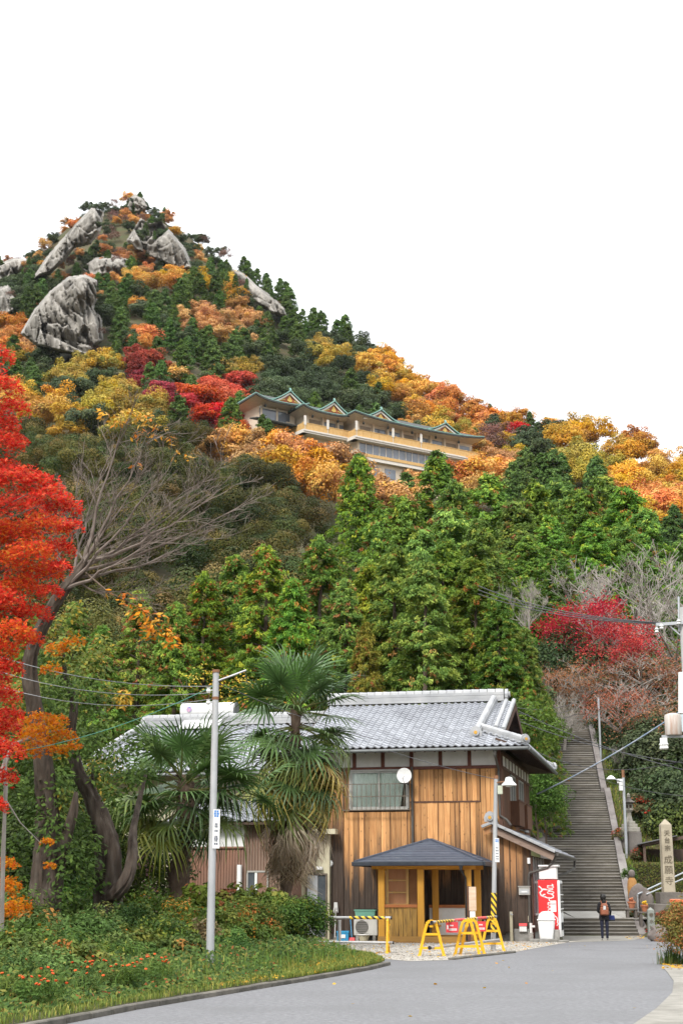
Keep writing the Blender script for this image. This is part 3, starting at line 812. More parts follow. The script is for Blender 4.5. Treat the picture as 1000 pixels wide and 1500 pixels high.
house = empty('house', HO, -TH, 'two storey wooden house with silver tiled roof and weathered cedar boards', 'house')
LXL, LXR, LYB = -7.22, -.86, 9.9
EZ, RZ_, RY = 6.72, 8.98, 5.0                    # eave height, ridge height of the tile plane, ridge position
slope = (RZ_ - EZ) / (RY + .9)
def roofz(ly): return EZ + (ly + .9) * slope if ly <= RY else RZ_ - (ly - RY) * slope
MB().bb(LXL + .03, .06, .06, LYB - .1, -.3, .30).build('foundation', m_conc, house, bevel=.01)
MB().bb(LXL + .05, LXR - .05, .05, LYB, .3, 6.7).bb(LXR - .1, .02, .05, LYB - .6, .3, 2.8).build('wall', m_darker, house)
rnd = random.Random(3)
WX0, WZ0 = FP(513, 1186); WX1, WZ1 = FP(597, 1128)   # upstairs window opening
def boards(x0, x1, zlo, zhi, mat, y=0.0, wmin=.15, wmax=.23, name='board'):
    x = x0
    while x < x1 - .03:
        w = min(rnd.uniform(wmin, wmax), x1 - x)
        if x1 - (x + w) < .06: w = x1 - x
        zl = zlo(x + w / 2) if callable(zlo) else zlo; zh = zhi(x + w / 2) if callable(zhi) else zhi
        if zh - zl > .08:
            o = rnd.uniform(0, .012)
            MB().bb(x + .007, x + w - .007, y - .028 - o, y + .02, zl, zh).build('board', mat, house)
            if rnd.random() < .75 and mat is not m_board_side:                      # narrow cover batten
                MB().bb(x + w - .017, x + w + .017, y - .052 - o, y - .024 - o, zl + .01, zh - .01).build('batten', m_batten if rnd.random() < .55 else mat, house)
        x += w
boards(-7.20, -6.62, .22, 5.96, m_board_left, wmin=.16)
boards(-6.60, WX1 + .06, .16, WZ0 - .10, m_board)
boards(WX1 + .06, -1.62, .16, 4.78, m_board)
boards(WX1 + .06, -1.62, 4.83, 5.96, m_board)
boards(-1.60, LXR, .2, 5.96, m_board, wmin=.16)
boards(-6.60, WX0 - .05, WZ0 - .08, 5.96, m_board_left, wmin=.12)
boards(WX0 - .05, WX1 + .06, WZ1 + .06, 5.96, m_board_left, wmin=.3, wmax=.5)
MB().bb(WX1 + .06, -1.62, -.055, .0, 4.775, 4.825).build('board_joint_strip', m_dark, house)
MB().bb(LXL - .05, LXR + .03, -.075, .05, 5.965, 6.07).build('beam', m_red_beam, house)
MB().bb(LXL - .05, LXR + .03, -.06, .05, 6.62, 6.74).build('eave_beam', m_dark, house)
for k in range(7):
    x = -.93 - 1.055 * k
    MB().bb(x - .065, x + .065, -.065, .03, 6.07, 6.62).build('post', m_red_beam, house)
    if k < 6: MB().bb(x - 1.055 + .066, x - .066, -.02, .03, 6.072, 6.618).build('plaster_panel', m_plaster, house)
MB().bb(LXR - .10, LXR + .02, -.09, .08, 3.6, 6.06).build('corner_post', m_dark, house)
# upstairs window
win = MB()
fw = .06
for z in (WZ0, WZ1): win.bb(WX0, WX1, -.09, .03, z - fw / 2, z + fw / 2)
for x in (WX0, WX1): win.bb(x - fw / 2, x + fw / 2, -.088, .03, WZ0 + fw / 2, WZ1 - fw / 2)
window = win.build('window', m_alu, house)
xm = (WX0 + WX1) / 2
for a, b, yy in ((WX0 + .03, xm + .03, -.05), (xm - .03, WX1 - .03, -.012)):
    s = MB()
    for z in (WZ0 + .06, WZ1 - .06): s.bb(a, b, yy - .015, yy + .015, z - .03, z + .03)
    for x in (a + .025, b - .025): s.bb(x - .025, x + .025, yy - .014, yy + .014, WZ0 + .09, WZ1 - .09)
    s.build('sash', m_alu, window)
    MB().bb(a + .05, b - .05, yy - .003, yy + .003, WZ0 + .09, WZ1 - .09).build('pane', m_glass, window)
cv = []
for c0, c1, sl in ((WX0 + .06, xm - .02, 0), (xm + .02, WX1 - .1, .25)):
    n = 60; cb = MB(); vs_, fs_ = [], []
    for i in range(n + 1):
        t = i / n
        for z, k in ((WZ0 + .05, 1), (WZ1 - .06, 0)):
            x = c0 + (c1 - c0 - sl * k * .8) * t
            vs_.append((x, .03 + .012 * math.sin(t * 46 + .6 * math.sin(t * 9)), z))
    fs_ = [(2 * i, 2 * i + 2, 2 * i + 3, 2 * i + 1) for i in range(n)]
    cb.add(vs_, fs_).build('curtain', m_curtain, window, smooth=60)
rail = MB(); rz0, rz1 = WZ0 - .06, WZ0 + .88
for z in (rz0 + .02, rz0 + .5, rz1): rail.bb(WX0 - .22, WX1 + .12, -.36, -.33, z - .015, z + .015)
for i in range(15):
    x = WX0 - .2 + (WX1 - WX0 + .3) * i / 14
    rail.bb(x - .011, x + .011, -.354, -.336, rz0, rz1)
for x in (WX0 - .2, WX1 + .1):
    for z in (rz0 + .02, rz1): rail.bb(x - .012, x + .012, -.33, .0, z - .012, z + .012)
rail.build('window_railing', m_brz, house)
# ---- roof
HIPL = 1.72                                       # how far the hip runs in from the corner
XE = .17                                          # right eave
XL = -8.35                                        # left end of the front plane
VX = -.78                                         # gable verge
EYF, EYB = -.95, 2 * RY + .95
def zt(ly): return roofz(ly) - .07
base = MB()
base.slab([(XL, EYF, zt(EYF)), (XE, EYF, zt(EYF)), (XE - HIPL, EYF + HIPL, zt(EYF + HIPL)), (VX, EYF + HIPL + .0, zt(EYF + HIPL)), (VX, RY, zt(RY)), (XL, RY, zt(RY))], (0, 0, -.08))
base.slab([(XE, EYB, zt(EYB)), (XL, EYB, zt(EYB)), (XL, RY, zt(RY)), (VX, RY, zt(RY)), (VX, EYB - HIPL, zt(EYB - HIPL)), (XE - HIPL, EYB - HIPL, zt(EYB - HIPL))], (0, 0, -.08))
base.slab([(XE, EYF, zt(EYF)), (XE, EYB, zt(EYB)), (XE - HIPL, EYB - HIPL, zt(EYF + HIPL)), (XE - HIPL, EYF + HIPL, zt(EYF + HIPL))], (0, 0, -.08))
roof = base.build('roof', m_darker, house)
MB().slab([(XE - HIPL + .25, EYF + HIPL, zt(EYF + HIPL) + .03), (XE - HIPL + .25, EYB - HIPL, zt(EYF + HIPL) + .03), (XE - HIPL + .25, RY, zt(RY) - .1)], (-.06, 0, 0)).build('gable_boarding', m_darker, house)
for sgn in (-1, 1):
    p0 = Vector((VX - .03, RY, zt(RY) - .16)); p1 = Vector((VX - .03, RY + sgn * (RY - EYF - HIPL + .25), zt(EYF + HIPL) - .24))
    MB().bar(p0, p1, .05, .26).build('bargeboard', m_dark, house)
def tile_mesh(name, mat, w=.265, l=.33, joined=None):
    pr = [(-.5, .012), (-.36, .046), (-.2, .055), (-.06, .03), (.12, 0.0), (.34, -.004), (.5, .012)]
    v, f = [], []
    n = len(pr)
    for x, z in pr: v.append((x * w, 0, z + .036))
    for x, z in pr: v.append((x * w, l, z))
    for x, z in pr: v.append((x * w, 0, z - .004))
    for i in range(n - 1):
        f.append((i, i + 1, n + i + 1, n + i)); f.append((2 * n + i, 2 * n + i + 1, i + 1, i))
    return v, f
TV, TF = tile_mesh('t', None)
tile_me = bpy.data.meshes.new('roof_tile'); tile_me.from_pydata(TV, [], TF); tile_me.materials.append(m_tile_r); tile_me.update()
for p in tile_me.polygons: p.use_smooth = p.index % 2 == 0
TVn, TFn = np.array(TV), TF
def tile_field(parent, x0, x1, ly0, rows, keep, singles=0, ex=.258, w=.265, zf=roofz, mat=m_tile, sl=slope):
    ang = math.atan(sl); ca, sa = math.cos(ang), math.sin(ang)
    mats = []
    for r in range(rows):
        ly = ly0 + r * ex * ca
        off = 0
        c = 0; x = x1 - w / 2
        while x > x0:
            if keep(x, ly): mats.append((x, ly, zf(ly)))
            x -= w; c += 1
    R = Matrix.Rotation(ang, 4, 'X')
    V, Fs = MB(), None
    rs = random.Random(9)
    for i, (x, y, z) in enumerate(mats):
        jz = rs.uniform(-.004, .006); jr = rs.uniform(-.012, .012)
        if i < singles:
            o = link('roof_tile', tile_me, parent); o.matrix_local = Matrix.Translation((x, y, z - .03 + jz)) @ Matrix.Rotation(jr, 4, 'Z') @ R
        else:
            M4 = Matrix.Translation((x, y, z - .03 + jz)) @ Matrix.Rotation(jr, 4, 'Z') @ R
            V.add([M4 @ Vector(p) for p in TV], TF)
    if V.v:
        o = V.build('roof_tiles', mat, parent, smooth=50); o['kind'] = 'stuff'
def keep_main(x, y):
    if y < EYF + HIPL: return x < XE - (y - EYF) - .02
    return x < VX + .02 and y < RY - .2
tile_field(roof, XL, XE + .06, EYF - .02, 25, keep_main, 300)
# right skirt: tiles turned to face right
def skirt():
    V = MB(); ang = math.atan(slope); R = Matrix.Rotation(ang, 4, 'X')
    for r in range(7):
        d_ = r * .235; y = EYF + d_ + .1
        while y < EYB - d_ - .1:
            M4 = Matrix.Translation((XE - d_ + .02, y, EZ + d_ * slope - .05)) @ Matrix.Rotation(math.pi / 2, 4, 'Z') @ R
            V.add([M4 @ Vector(p) for p in TV], TF); y += .265
    o = V.build('roof_tiles', m_tile, roof, smooth=50); o['kind'] = 'stuff'
skirt()
def ridge(name, a, b, w, h, caps=True, parent=None, layers=3, cap_r=None):
    a, b = Vector(a), Vector(b); m = MB(); t = (b - a).normalized(); L_ = (b - a).length
    up = t.cross(Vector((t.y, -t.x, 0)).normalized()) * -1
    if up.z < 0: up = -up
    for k in range(layers):
        ww = w * (1 - .07 * k); zz = h * (k + .5) / layers
        m.bar(a + up * zz, b + up * zz, ww if k % 2 == 0 else ww * .9, h / layers * .93, up)
    r = cap_r or w * .36
    n = max(int(L_ / .32), 1)
    for i in range(n):
        p, q = a.lerp(b, i / n) + up * h, a.lerp(b, (i + .94) / n) + up * h
        m.tube([p, q], [r, r * .9], 10)
    return m.build(name, m_ridge, parent or roof, smooth=35)
def oni(p, face, s=1.0, parent=None, gold=True, rz=0.0):
    """ridge-end tile: arched slab with a round boss"""
    p = Vector(p)
    prof = [(-.26, -.16), (-.28, .05), (-.2, .22), (-.1, .3), (0, .33), (.1, .3), (.2, .22), (.28, .05), (.26, -.16)]
    side = Vector((-face[1], face[0], 0)).normalized(); f = Vector((face[0], face[1], 0)).normalized()
    pts = [p + side * (x * s) + Vector((0, 0, z * s)) for x, z in prof]
    m = MB().slab([q - f * .07 * s for q in pts], f * .16 * s)
    c = p + f * .1 * s + Vector((0, 0, .03 * s))
    m.tube([c, c + f * .09 * s], [.17 * s, .15 * s], 14)
    o = m.build('ridge_end_tile', m_ridge, parent or roof, smooth=30)
    if gold: MB().tube([c + f * .085 * s, c + f * .12 * s], [.085 * s, .075 * s], 12).build('gilt_crest', m_gold, o, smooth=30)
ridge('ridge', (XL, RY, RZ_ - .02), (VX - .45, RY, RZ_ - .02), .42, .36)
oni((VX - .36, RY, RZ_ + .22), (1, 0), .75, gold=False)
KX = -1.62
ridge('descending_ridge', (KX, RY - .2, roofz(RY - .2) - .02), (KX - .12, EYF + 1.15, roofz(EYF + 1.15) - .02), .30, .2, cap_r=.12)
oni((KX - .12, EYF + 1.06, roofz(EYF + 1.06) + .12), (0, -1), .8)
ridge('verge_ridge', (VX - .36, RY - .15, roofz(RY - .15)), (VX - .36, EYF + HIPL + .3, roofz(EYF + HIPL + .3)), .16, .06, layers=1, cap_r=.085)
ridge('verge_ridge', (VX - .06, RY - .15, roofz(RY - .15)), (VX - .06, EYF + HIPL + .1, roofz(EYF + HIPL + .1)), .16, .05, layers=1, cap_r=.085)
ridge('hip_ridge', (XE - HIPL - .1, EYF + HIPL + .1, roofz(EYF + HIPL + .1)), (XE - .12, EYF + .12, roofz(EYF + .12)), .27, .17, cap_r=.105)
oni((XE - .06, EYF + .06, roofz(EYF) + .17), (.6, -1), .62)
ridge('hip_ridge', (XE - HIPL - .1, EYB - HIPL - .1, roofz(EYF + HIPL + .1)), (XE - .12, EYB - .12, roofz(EYF + .12)), .27, .17, cap_r=.105)
oni((XE - .02, EYB - .02, roofz(EYF) + .12), (1, .6), .6, gold=False)
# eave edge tiles, rafters, fascia, gutters
MB().bar((XL, EYF + .03, EZ - .14), (XE, EYF + .03, EZ - .14), .03, .12).bar((XE - .03, EYF, EZ - .14), (XE - .03, EYB, EZ - .14), .03, .12).build('fascia', m_dark, house)
rf = MB()
for i in range(23):
    x = XL + .2 + i * .36
    rf.bar((x, EYF + .06, zt(EYF + .06) - .12), (x, .2, zt(.2) - .12), .05, .08)
for i in range(32):
    y = EYF + .3 + i * .34
    rf.bar((XE - .06, y, EZ - .16), (LXR - .1, y, EZ - .16 + (XE - LXR) * slope), .05, .08)
rf.build('rafters', m_darker, house)
g = MB().tube([(XL, EYF - .07, EZ - .155), (XE + .05, EYF - .07, EZ - .15)], .062, 10)
for i in range(9): g.bar((XL + .4 + i * 1.0, EYF - .07, EZ - .1), (XL + .4 + i * 1.0, EYF + .02, EZ - .13), .015, .015)
g.build('gutter', m_gutg, house, smooth=40)
MB().tube([(XE + .07, EYF - .02, EZ - .15), (XE + .07, EYB + .05, EZ - .16)], .065, 10).build('gutter', m_gutg, house, smooth=40)
dx, _ = FP(604, 1150)
MB().tube([(dx, -.12, 6.05), (dx, -.12, 2.55), (dx - .06, -.2, 2.4), (dx - .35, -.5, 2.25)], .045, 8).build('downpipe', m_gut, house, smooth=40)
hx = FP(729, 1110)[0]
MB().frustum((hx, EYF + .02, EZ - .38), .07, .07, .16, .16, .2).tube([(hx, EYF + .02, EZ - .38), (hx + .02, -.16, 5.9), (hx + .02, -.14, 4.3), (hx + .25, -.14, 4.15), (hx + .4, -.1, 3.95)], .045, 8).build('downpipe', m_gut, house, smooth=40)
# ---- right side wall of the upper storey
y = .12
while y < LYB:
    w = rnd.uniform(.18, .3)
    if not (2.6 < y < 4.2 or 5.6 < y < 7.2):
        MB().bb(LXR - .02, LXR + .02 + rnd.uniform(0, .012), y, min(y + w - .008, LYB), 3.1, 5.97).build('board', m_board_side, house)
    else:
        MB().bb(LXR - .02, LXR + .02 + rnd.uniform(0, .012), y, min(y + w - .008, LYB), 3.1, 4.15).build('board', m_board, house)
    y += w
MB().bb(LXR - .03, LXR + .06, .06, LYB, 5.97, 6.06).bb(LXR - .03, LXR + .06, .06, LYB, 6.44, 6.52).build('beam', m_dark, house)
for k in range(9):
    y0 = .15 + k * 1.08
    MB().bb(LXR - .02, LXR + .05, y0 - .05, y0 + .05, 6.06, 6.44).build('post', m_dark, house)
    MB().bb(LXR - .02, LXR + .025, y0 + .052, y0 + 1.028, 6.062, 6.438).build('plaster_panel', m_plaster, house)
for y0 in (2.6, 5.6):
    s = MB()
    for yy in (y0, y0 + .8, y0 + 1.6): s.bb(LXR, LXR + .07, yy - .035, yy + .035, 4.2, 5.9)
    for z in (4.2, 5.9): s.bb(LXR, LXR + .068, y0 + .04, y0 + 1.56, z - .03, z + .03)
    w_ = s.build('window', m_alu, house)
    MB().bb(LXR + .02, LXR + .03, y0 + .04, y0 + 1.56, 4.24, 5.86).build('pane', m_glassd, w_)
    b_ = MB().bb(LXR + .02, LXR + .36, y0 - .1, y0 + 1.75, 4.05, 4.10).bb(LXR + .33, LXR + .36, y0 - .1, y0 + 1.75, 4.10, 4.95).bb(LXR + .02, LXR + .33, y0 - .1, y0 - .07, 4.10, 4.95).bb(LXR + .02, LXR + .33, y0 + 1.72, y0 + 1.75, 4.10, 4.95)
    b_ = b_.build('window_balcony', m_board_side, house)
    MB().bb(LXR + .31, LXR + .38, y0 - .12, y0 + 1.77, 4.95, 4.99).build('rail', m_dark, b_)
# ---- lean-to on the right
LW, LE = .10, .98                                  # its side wall and its eave
pz, ez = 3.98, 2.98; px_, ex_ = -1.18, LE
def lz(x): return pz + (x - px_) * (ez - pz) / (ex_ - px_)
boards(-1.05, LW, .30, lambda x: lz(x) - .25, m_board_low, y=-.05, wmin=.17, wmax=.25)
MB().bb(LW - .04, LW + .06, -.08, .1, .0, 2.9).build('corner_post', m_dark, house)
MB().bb(-.55, .02, -.13, .0, -.1, .42).build('concrete_plinth', m_conc, house, bevel=.01)
lr = MB().slab([(px_, -.42, lz(px_)), (ex_, -.42, ez), (ex_, 8.6, ez), (px_ + .3, 8.6, lz(px_ + .3))], (0, 0, -.1))
lroof = lr.build('side_roof', m_darker, house)
lsl = (pz - ez) / (ex_ - px_)
V = MB(); R = Matrix.Rotation(math.atan(lsl), 4, 'X')
for r in range(8):
    d_ = r * .25; y = -.35
    while y < 8.5:
        M4 = Matrix.Translation((ex_ - d_ + .03, y, ez + d_ * lsl - .01)) @ Matrix.Rotation(math.pi / 2, 4, 'Z') @ R
        V.add([M4 @ Vector(p) for p in TV], TF); y += .265
o = V.build('roof_tiles', m_tile, lroof, smooth=50); o['kind'] = 'stuff'
for i in range(9):                                 # verge tiles, their white edges towards the road
    a, b = px_ + (ex_ - px_) * i / 9 - .02, px_ + (ex_ - px_) * (i + 1) / 9 + .03
    MB().bar((a, -.47, lz(a) + .045), (b, -.47, lz(b) + .055), .2, .1).build('verge_tile', m_ridge, lroof, bevel=.012)
MB().bar((px_ - .02, -.47, lz(px_) + .045), (px_ - .36, -.47, lz(px_) - .09), .2, .1).build('verge_tile', m_ridge, lroof, bevel=.012)
MB().bar((px_ - .05, -.40, lz(px_) - .15), (ex_ - .03, -.40, ez - .15), .05, .22).build('bargeboard', MAT('grey_bargeboard', (.26, .19, .15), (.19, .13, .10), 4, .8, stretch=(.5, 4, 4)), house)
MB().bar((px_ + .0, -.40, lz(px_) - .15), (px_ - .28, -.40, lz(px_) - .26), .05, .22).build('bargeboard', m_board_low, house)
oni((px_ - .05, -.5, lz(px_) + .2), (0, -1), .75, lroof)
ridge('side_ridge', (px_ + .05, -.35, lz(px_) + .02), (px_ + .3, 8.5, lz(px_) + .02), .26, .2, parent=lroof, cap_r=.1)
MB().tube([(ex_ + .08, -.45, ez - .03), (ex_ + .08, 8.7, ez - .05)], .075, 10).build('gutter', m_gut, house, smooth=40)
MB().tube([(ex_ + .05, -.3, ez - .05), (ex_ - .05, -.28, ez - .3), (ex_ - .3, -.2, ez - .5), (.06, -.17, ez - .68), (.03, -.17, ez - .85), (.03, -.17, .15)], .05, 8).build('downpipe', m_gut, house, smooth=40)
MB().tube([(ex_ + .08, 8.4, ez - .05), (ex_ + .06, 8.3, ez - .4), (ex_ - .2, 7.0, ez - .62), (LW + .1, 6.2, ez - .75)], .05, 8).build('downpipe', m_gut, house, smooth=40)
# side wall of the lean-to: brown with white sashes
sidew = MB().bb(LW - .03, LW + .02, .1, 8.4, .3, 2.9).build('side_wall', m_dark, house)
for yy in (.35, 1.3, 2.3, 3.3, 4.3): MB().bb(LW + .02, LW + .08, yy - .045, yy + .045, .9, 2.86).build('mullion', m_white, sidew)
for z in (.9, 2.0): MB().bb(LW + .022, LW + .06, .35, 4.3, z - .04, z + .04).build('window_rail', m_white, sidew)
MB().bb(LW + .025, LW + .04, .4, 4.26, .95, 2.8).build('pane', m_glassd, sidew)

# ---- left wing: lower ridge, mostly behind the palms
wing = empty('house_wing', to_world(-7.6, 1.0, 0), -TH, 'lower tiled wing with cream wall and brown sheet annex behind the palms', 'house')
WXL, WXR = -9.6, -.06
WEZ, WRZ, WRY = 6.1, 8.35, 4.4
wsl = (WRZ - WEZ) / (WRY + .9)
def wz(ly): return WEZ + (ly + .9) * wsl
MB().bb(WXL + .8, WXR - .02, .1, 8.6, 0, 6.2).build('wall', m_cream, wing)
wb = MB()
wb.slab([(WXL, -.95, wz(-.95) - .07), (WXR, -.95, wz(-.95) - .07), (WXR, WRY, WRZ - .07), (WXL + 1.0, WRY, WRZ - .07)], (0, 0, -.08))
wb.slab([(WXL, 9.7, wz(-.95) - .07), (WXL, -.95, wz(-.95) - .07), (WXL + 1.0, WRY, WRZ - .07)], (0, 0, -.08))
wb.slab([(WXR, 9.7, wz(-.95) - .07), (WXL, 9.7, wz(-.95) - .07), (WXL + 1.0, WRY, WRZ - .07), (WXR, WRY, WRZ - .07)], (0, 0, -.08))
wroof = wb.build('roof', m_darker, wing)
tile_field(wroof, WXL, WXR, -.97, 23, lambda x, y: x > WXL + (y + .95) * .19 and y < WRY - .15, 0, zf=wz, sl=wsl)
ridge('ridge', (WXL + .95, WRY, WRZ - .03), (WXR, WRY, WRZ - .03), .4, .36, parent=wroof)
oni((WXL + .9, WRY, WRZ + .2), (-1, 0), .7, wroof, gold=False)
ridge('hip_ridge', (WXL + 1.0, WRY - .1, WRZ - .03), (WXL + .05, -.8, wz(-.8)), .27, .17, parent=wroof, cap_r=.1)
MB().tube([(WXL, -1.03, WEZ - .17), (WXR - .7, -1.03, WEZ - .17)], .06, 8).build('gutter', m_gutg, wing, smooth=40)
def WP(px, py, ly):                                # pixel -> wing-local x, z on a wall at local depth ly
    x, z = FP(px, py, ly + 1.0)
    return x + 7.6, z
# ground-floor annex: brown sheet walls, white band, cream porch with a glazed door
AY = -2.6
ax0, _ = WP(262, 1300, AY); ax1, az1 = WP(357, 1240, AY); ax2, _ = WP(428, 1290, AY)
_, azt = WP(330, 1206, AY)
an = MB().bb(ax0, ax2, AY + .03, .1, -.2, azt - .05).build('annex_wall', m_brownsheet, wing)
def ribs(x0, x1, z0, z1, y, mat, par):
    m = MB(); x = x0
    while x < x1 - .05:
        m.bb(x, x + .07, y - .03, y + .005, z0, z1); x += .105
    return m.build('sheet_ribs', mat, par)
ribs(ax0, ax1, .2, az1 - .02, AY + .03, m_brownsheet, an)
m_sheet2 = MAT('brown_sheet_dull', (.22, .15, .11), (.17, .115, .085), .9, .6, stretch=(1, 1, .3))
ribs(ax1 + .03, ax2, .2, azt - .06, AY + .03, m_sheet2, an)
MB().bb(ax0, ax1 + .02, AY - .04, AY + .03, az1, azt - .05).build('white_band', m_white, wing)
MB().bb(ax0, ax1 + .04, AY - .06, AY + .03, az1 - .06, az1).build('band_trim', m_brownsheet, wing)
ar = MB().slab([(ax0 - .3, AY - .5, azt), (ax2 + .2, AY - .5, azt), (ax2 + .2, .1, azt + 1.0), (ax0 - .3, .1, azt + 1.0)], (0, 0, -.08)).build('annex_roof', m_darker, wing)
tile_field(ar, ax0 - .3, ax2 + .2, AY - .52, 11, lambda x, y: y < -.1, 0, zf=lambda y: azt + .07 + (y - AY + .5) * (1.0 / (.6 - AY)), sl=1.0 / (.6 - AY))
ix0, iz1 = WP(364, 1278, AY); ix1, iz0 = WP(391, 1330, AY)
iw = MB().bb(ix0 - .05, ix1 + .05, AY - .06, AY + .02, iz1, iz1 + .06).bb(ix0 - .05, ix0, AY - .06, AY + .02, iz0, iz1).bb(ix1, ix1 + .05, AY - .06, AY + .02, iz0, iz1).build('window', m_alu, wing)
MB().bb(ix0 + .002, (ix0 + ix1) / 2, AY - .03, AY - .012, iz0, iz1 - .002).build('pane', m_glassd, iw)
MB().bb((ix0 + ix1) / 2 - .1, (ix0 + ix1) / 2 - .02, AY - .045, AY - .031, iz0, iz1 - .005).build('curtain', m_curtain, iw)
MB().bb((ix0 + ix1) / 2 + .002, ix1 - .002, AY - .04, AY - .012, iz0, iz1 - .002).build('shutter', m_brownsheet, iw)
tx, tz = WP(352, 1284, AY)
MB().bb(tx - .07, tx + .07, AY - .2, AY - .01, tz - .02 - .5, tz + .5 - .1).build('meter_box', m_white, wing, bevel=.01)
# porch between annex and main facade
PY = -1.3
qx0, _ = WP(424, 1290, PY); qx1, _ = WP(484, 1290, PY)
MB().bb(qx0, qx1 - .05, PY + .02, .1, -.2, 3.75).build('porch_wall', m_cream, wing)
MB().bb(qx0 - .1, qx1 + .25, PY - .35, PY + .1, 3.68, 3.86).build('porch_canopy', m_cream, wing)
d0, dz1 = WP(450, 1282, PY); d1, _ = WP(477, 1282, PY)
df = MB().bb(d0 - .05, d0, PY - .05, PY + .02, .1, dz1).bb(d1, d1 + .05, PY - .05, PY + .02, .1, dz1).bb(d0 - .05, d1 + .05, PY - .05, PY + .02, dz1, dz1 + .06).build('door', m_brz, wing)
MB().bb(d0 + .01, (d0 + d1) / 2 + .05, PY - .03, PY, .12, dz1 - .01).build('frosted_pane', MAT('frosted', (.34, .35, .36), (.30, .31, .32), 2, .3), df)
MB().bb((d0 + d1) / 2 + .06, d1 - .01, PY - .01, PY + .01, .12, dz1 - .01).build('dark_pane', m_glassd, df)
MB().bb(d0 - .1, (d0 + d1) / 2 - .02, PY - .12, PY + .01, dz1 + .1, dz1 + .95).build('door_hood', m_brz, wing)
lx_, lz_ = WP(468, 1272, PY)
MB().bb(lx_ - .12, lx_ + .12, PY - .16, PY + .01, lz_ - .06, lz_ + .06).build('porch_lamp', m_white, wing, bevel=.02)
# ------------------------------------------------------------------ the long stone stairway
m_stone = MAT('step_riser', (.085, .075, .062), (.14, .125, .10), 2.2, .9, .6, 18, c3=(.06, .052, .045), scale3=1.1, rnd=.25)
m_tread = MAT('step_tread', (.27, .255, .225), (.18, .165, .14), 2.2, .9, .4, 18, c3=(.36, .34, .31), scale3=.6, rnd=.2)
m_stone_top = MAT('kerb_stone', (.19, .17, .16), (.13, .115, .11), 2.0, .9, .4, 14, c3=(.24, .225, .21), scale3=.6, rnd=.1)
m_stone_dark = MAT('dark_stone', (.15, .13, .115), (.09, .08, .07), 2.0, .95, .6, 9, c3=(.2, .18, .16), scale3=.8)
m_land = MAT('landing_stone', (.34, .325, .295), (.26, .245, .22), 2, .9, .3, 14, rnd=.08)
stairs = empty('stone_stairway', (11, 60.7, 0), 0, 'long stone stairway climbing the wooded hill in several flights', 'stairs')
SX, SY = 11, 60.7
def step(d0, d1, z0, z1, xl, xr):
    m = MB()
    m.bb(xl - SX, xr - SX, d0 - SY, d1 - SY + .25, z0 - .25, z1 - .035)
    m.bb(xl - SX - .01, xr - SX + .01, d0 - SY - .025, d1 - SY + .24, z1 - .034, z1)    # worn nosing
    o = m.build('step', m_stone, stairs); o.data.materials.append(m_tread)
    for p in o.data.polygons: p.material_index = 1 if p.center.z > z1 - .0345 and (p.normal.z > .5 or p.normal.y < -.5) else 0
FL = [(60.75, 0, 61.9, .66, 5, 8.0, 11.56), (67.28, .85, 71.67, 3.18, 17, 8.9, None), (71.75, 3.18, 78.17, 6.62, 28, None, None), (78.3, 6.62, 88, 11.75, 36, None, None)]
for fi, (d0, z0, d1, z1, n, xl, xr) in enumerate(FL):
    for i in range(n):
        a = d0 + (d1 - d0) * i / n; b = d0 + (d1 - d0) * (i + 1) / n
        r = (xr if xr else st_right(a) + (0 if fi == 1 else .02 if fi == 2 else -.15))
        l = xl + .0 if fi < 2 else r - 3.15
        if fi == 1: l = xl + .06 * (a - d0)
        step(a, b, z0 + (z1 - z0) * i / n, z0 + (z1 - z0) * (i + 1) / n, l, r)
# paved landing, gently rising, in slabs
xx = 8.0
for k, (xa, xb) in enumerate(((8.0, 9.3), (9.32, 10.9), (10.92, 11.25), (11.27, 12.3))):
    MB().slab([(xa - SX, 61.85 - SY, .60), (xb - SX, 61.85 - SY, .60), (xb - SX + (.25 if k else .1), 67.35 - SY, .81), (xa - SX + (.25 if k else .0), 67.35 - SY, .81)], (0, 0, .045)).build('landing_slab', m_land, stairs)
# sloping side kerbs
def side_kerb(d0, z0, d1, z1, x0, x1, w, up=.18, n=3):
    for i in range(n):
        a, b = i / n, (i + .985) / n
        p = lambda t, dx, dz: (x0 + (x1 - x0) * t + dx - SX, d0 + (d1 - d0) * t - SY, z0 + (z1 - z0) * t + dz)
        MB().slab([p(a, 0, up), p(a, w, up), p(b, w, up), p(b, 0, up)], (0, 0, -.7)).build('side_kerb', m_stone_top, stairs)
side_kerb(67.3, .85, 71.6, 3.18, st_right(67.3) + .02, st_right(71.6) + .02, .36, .22)
side_kerb(71.8, 3.18, 78.1, 6.62, st_right(71.8) + .05, st_right(78.1) + .05, .3, .22, 4)
side_kerb(78.3, 6.62, 88, 11.75, st_right(78.3) - .1, st_right(88) - .1, .3, .22, 5)
side_kerb(71.8, 3.18, 78.1, 6.62, st_right(71.8) - 3.5, st_right(78.1) - 3.5, .3, .15, 4)
MB().slab([(11.57 - SX, 60.7 - SY, .08), (12.0 - SX, 60.7 - SY, .08), (12.0 - SX, 62.2 - SY, .68), (11.57 - SX, 62.2 - SY, .68)], (0, 0, -.7)).build('side_kerb', m_stone_top, stairs)

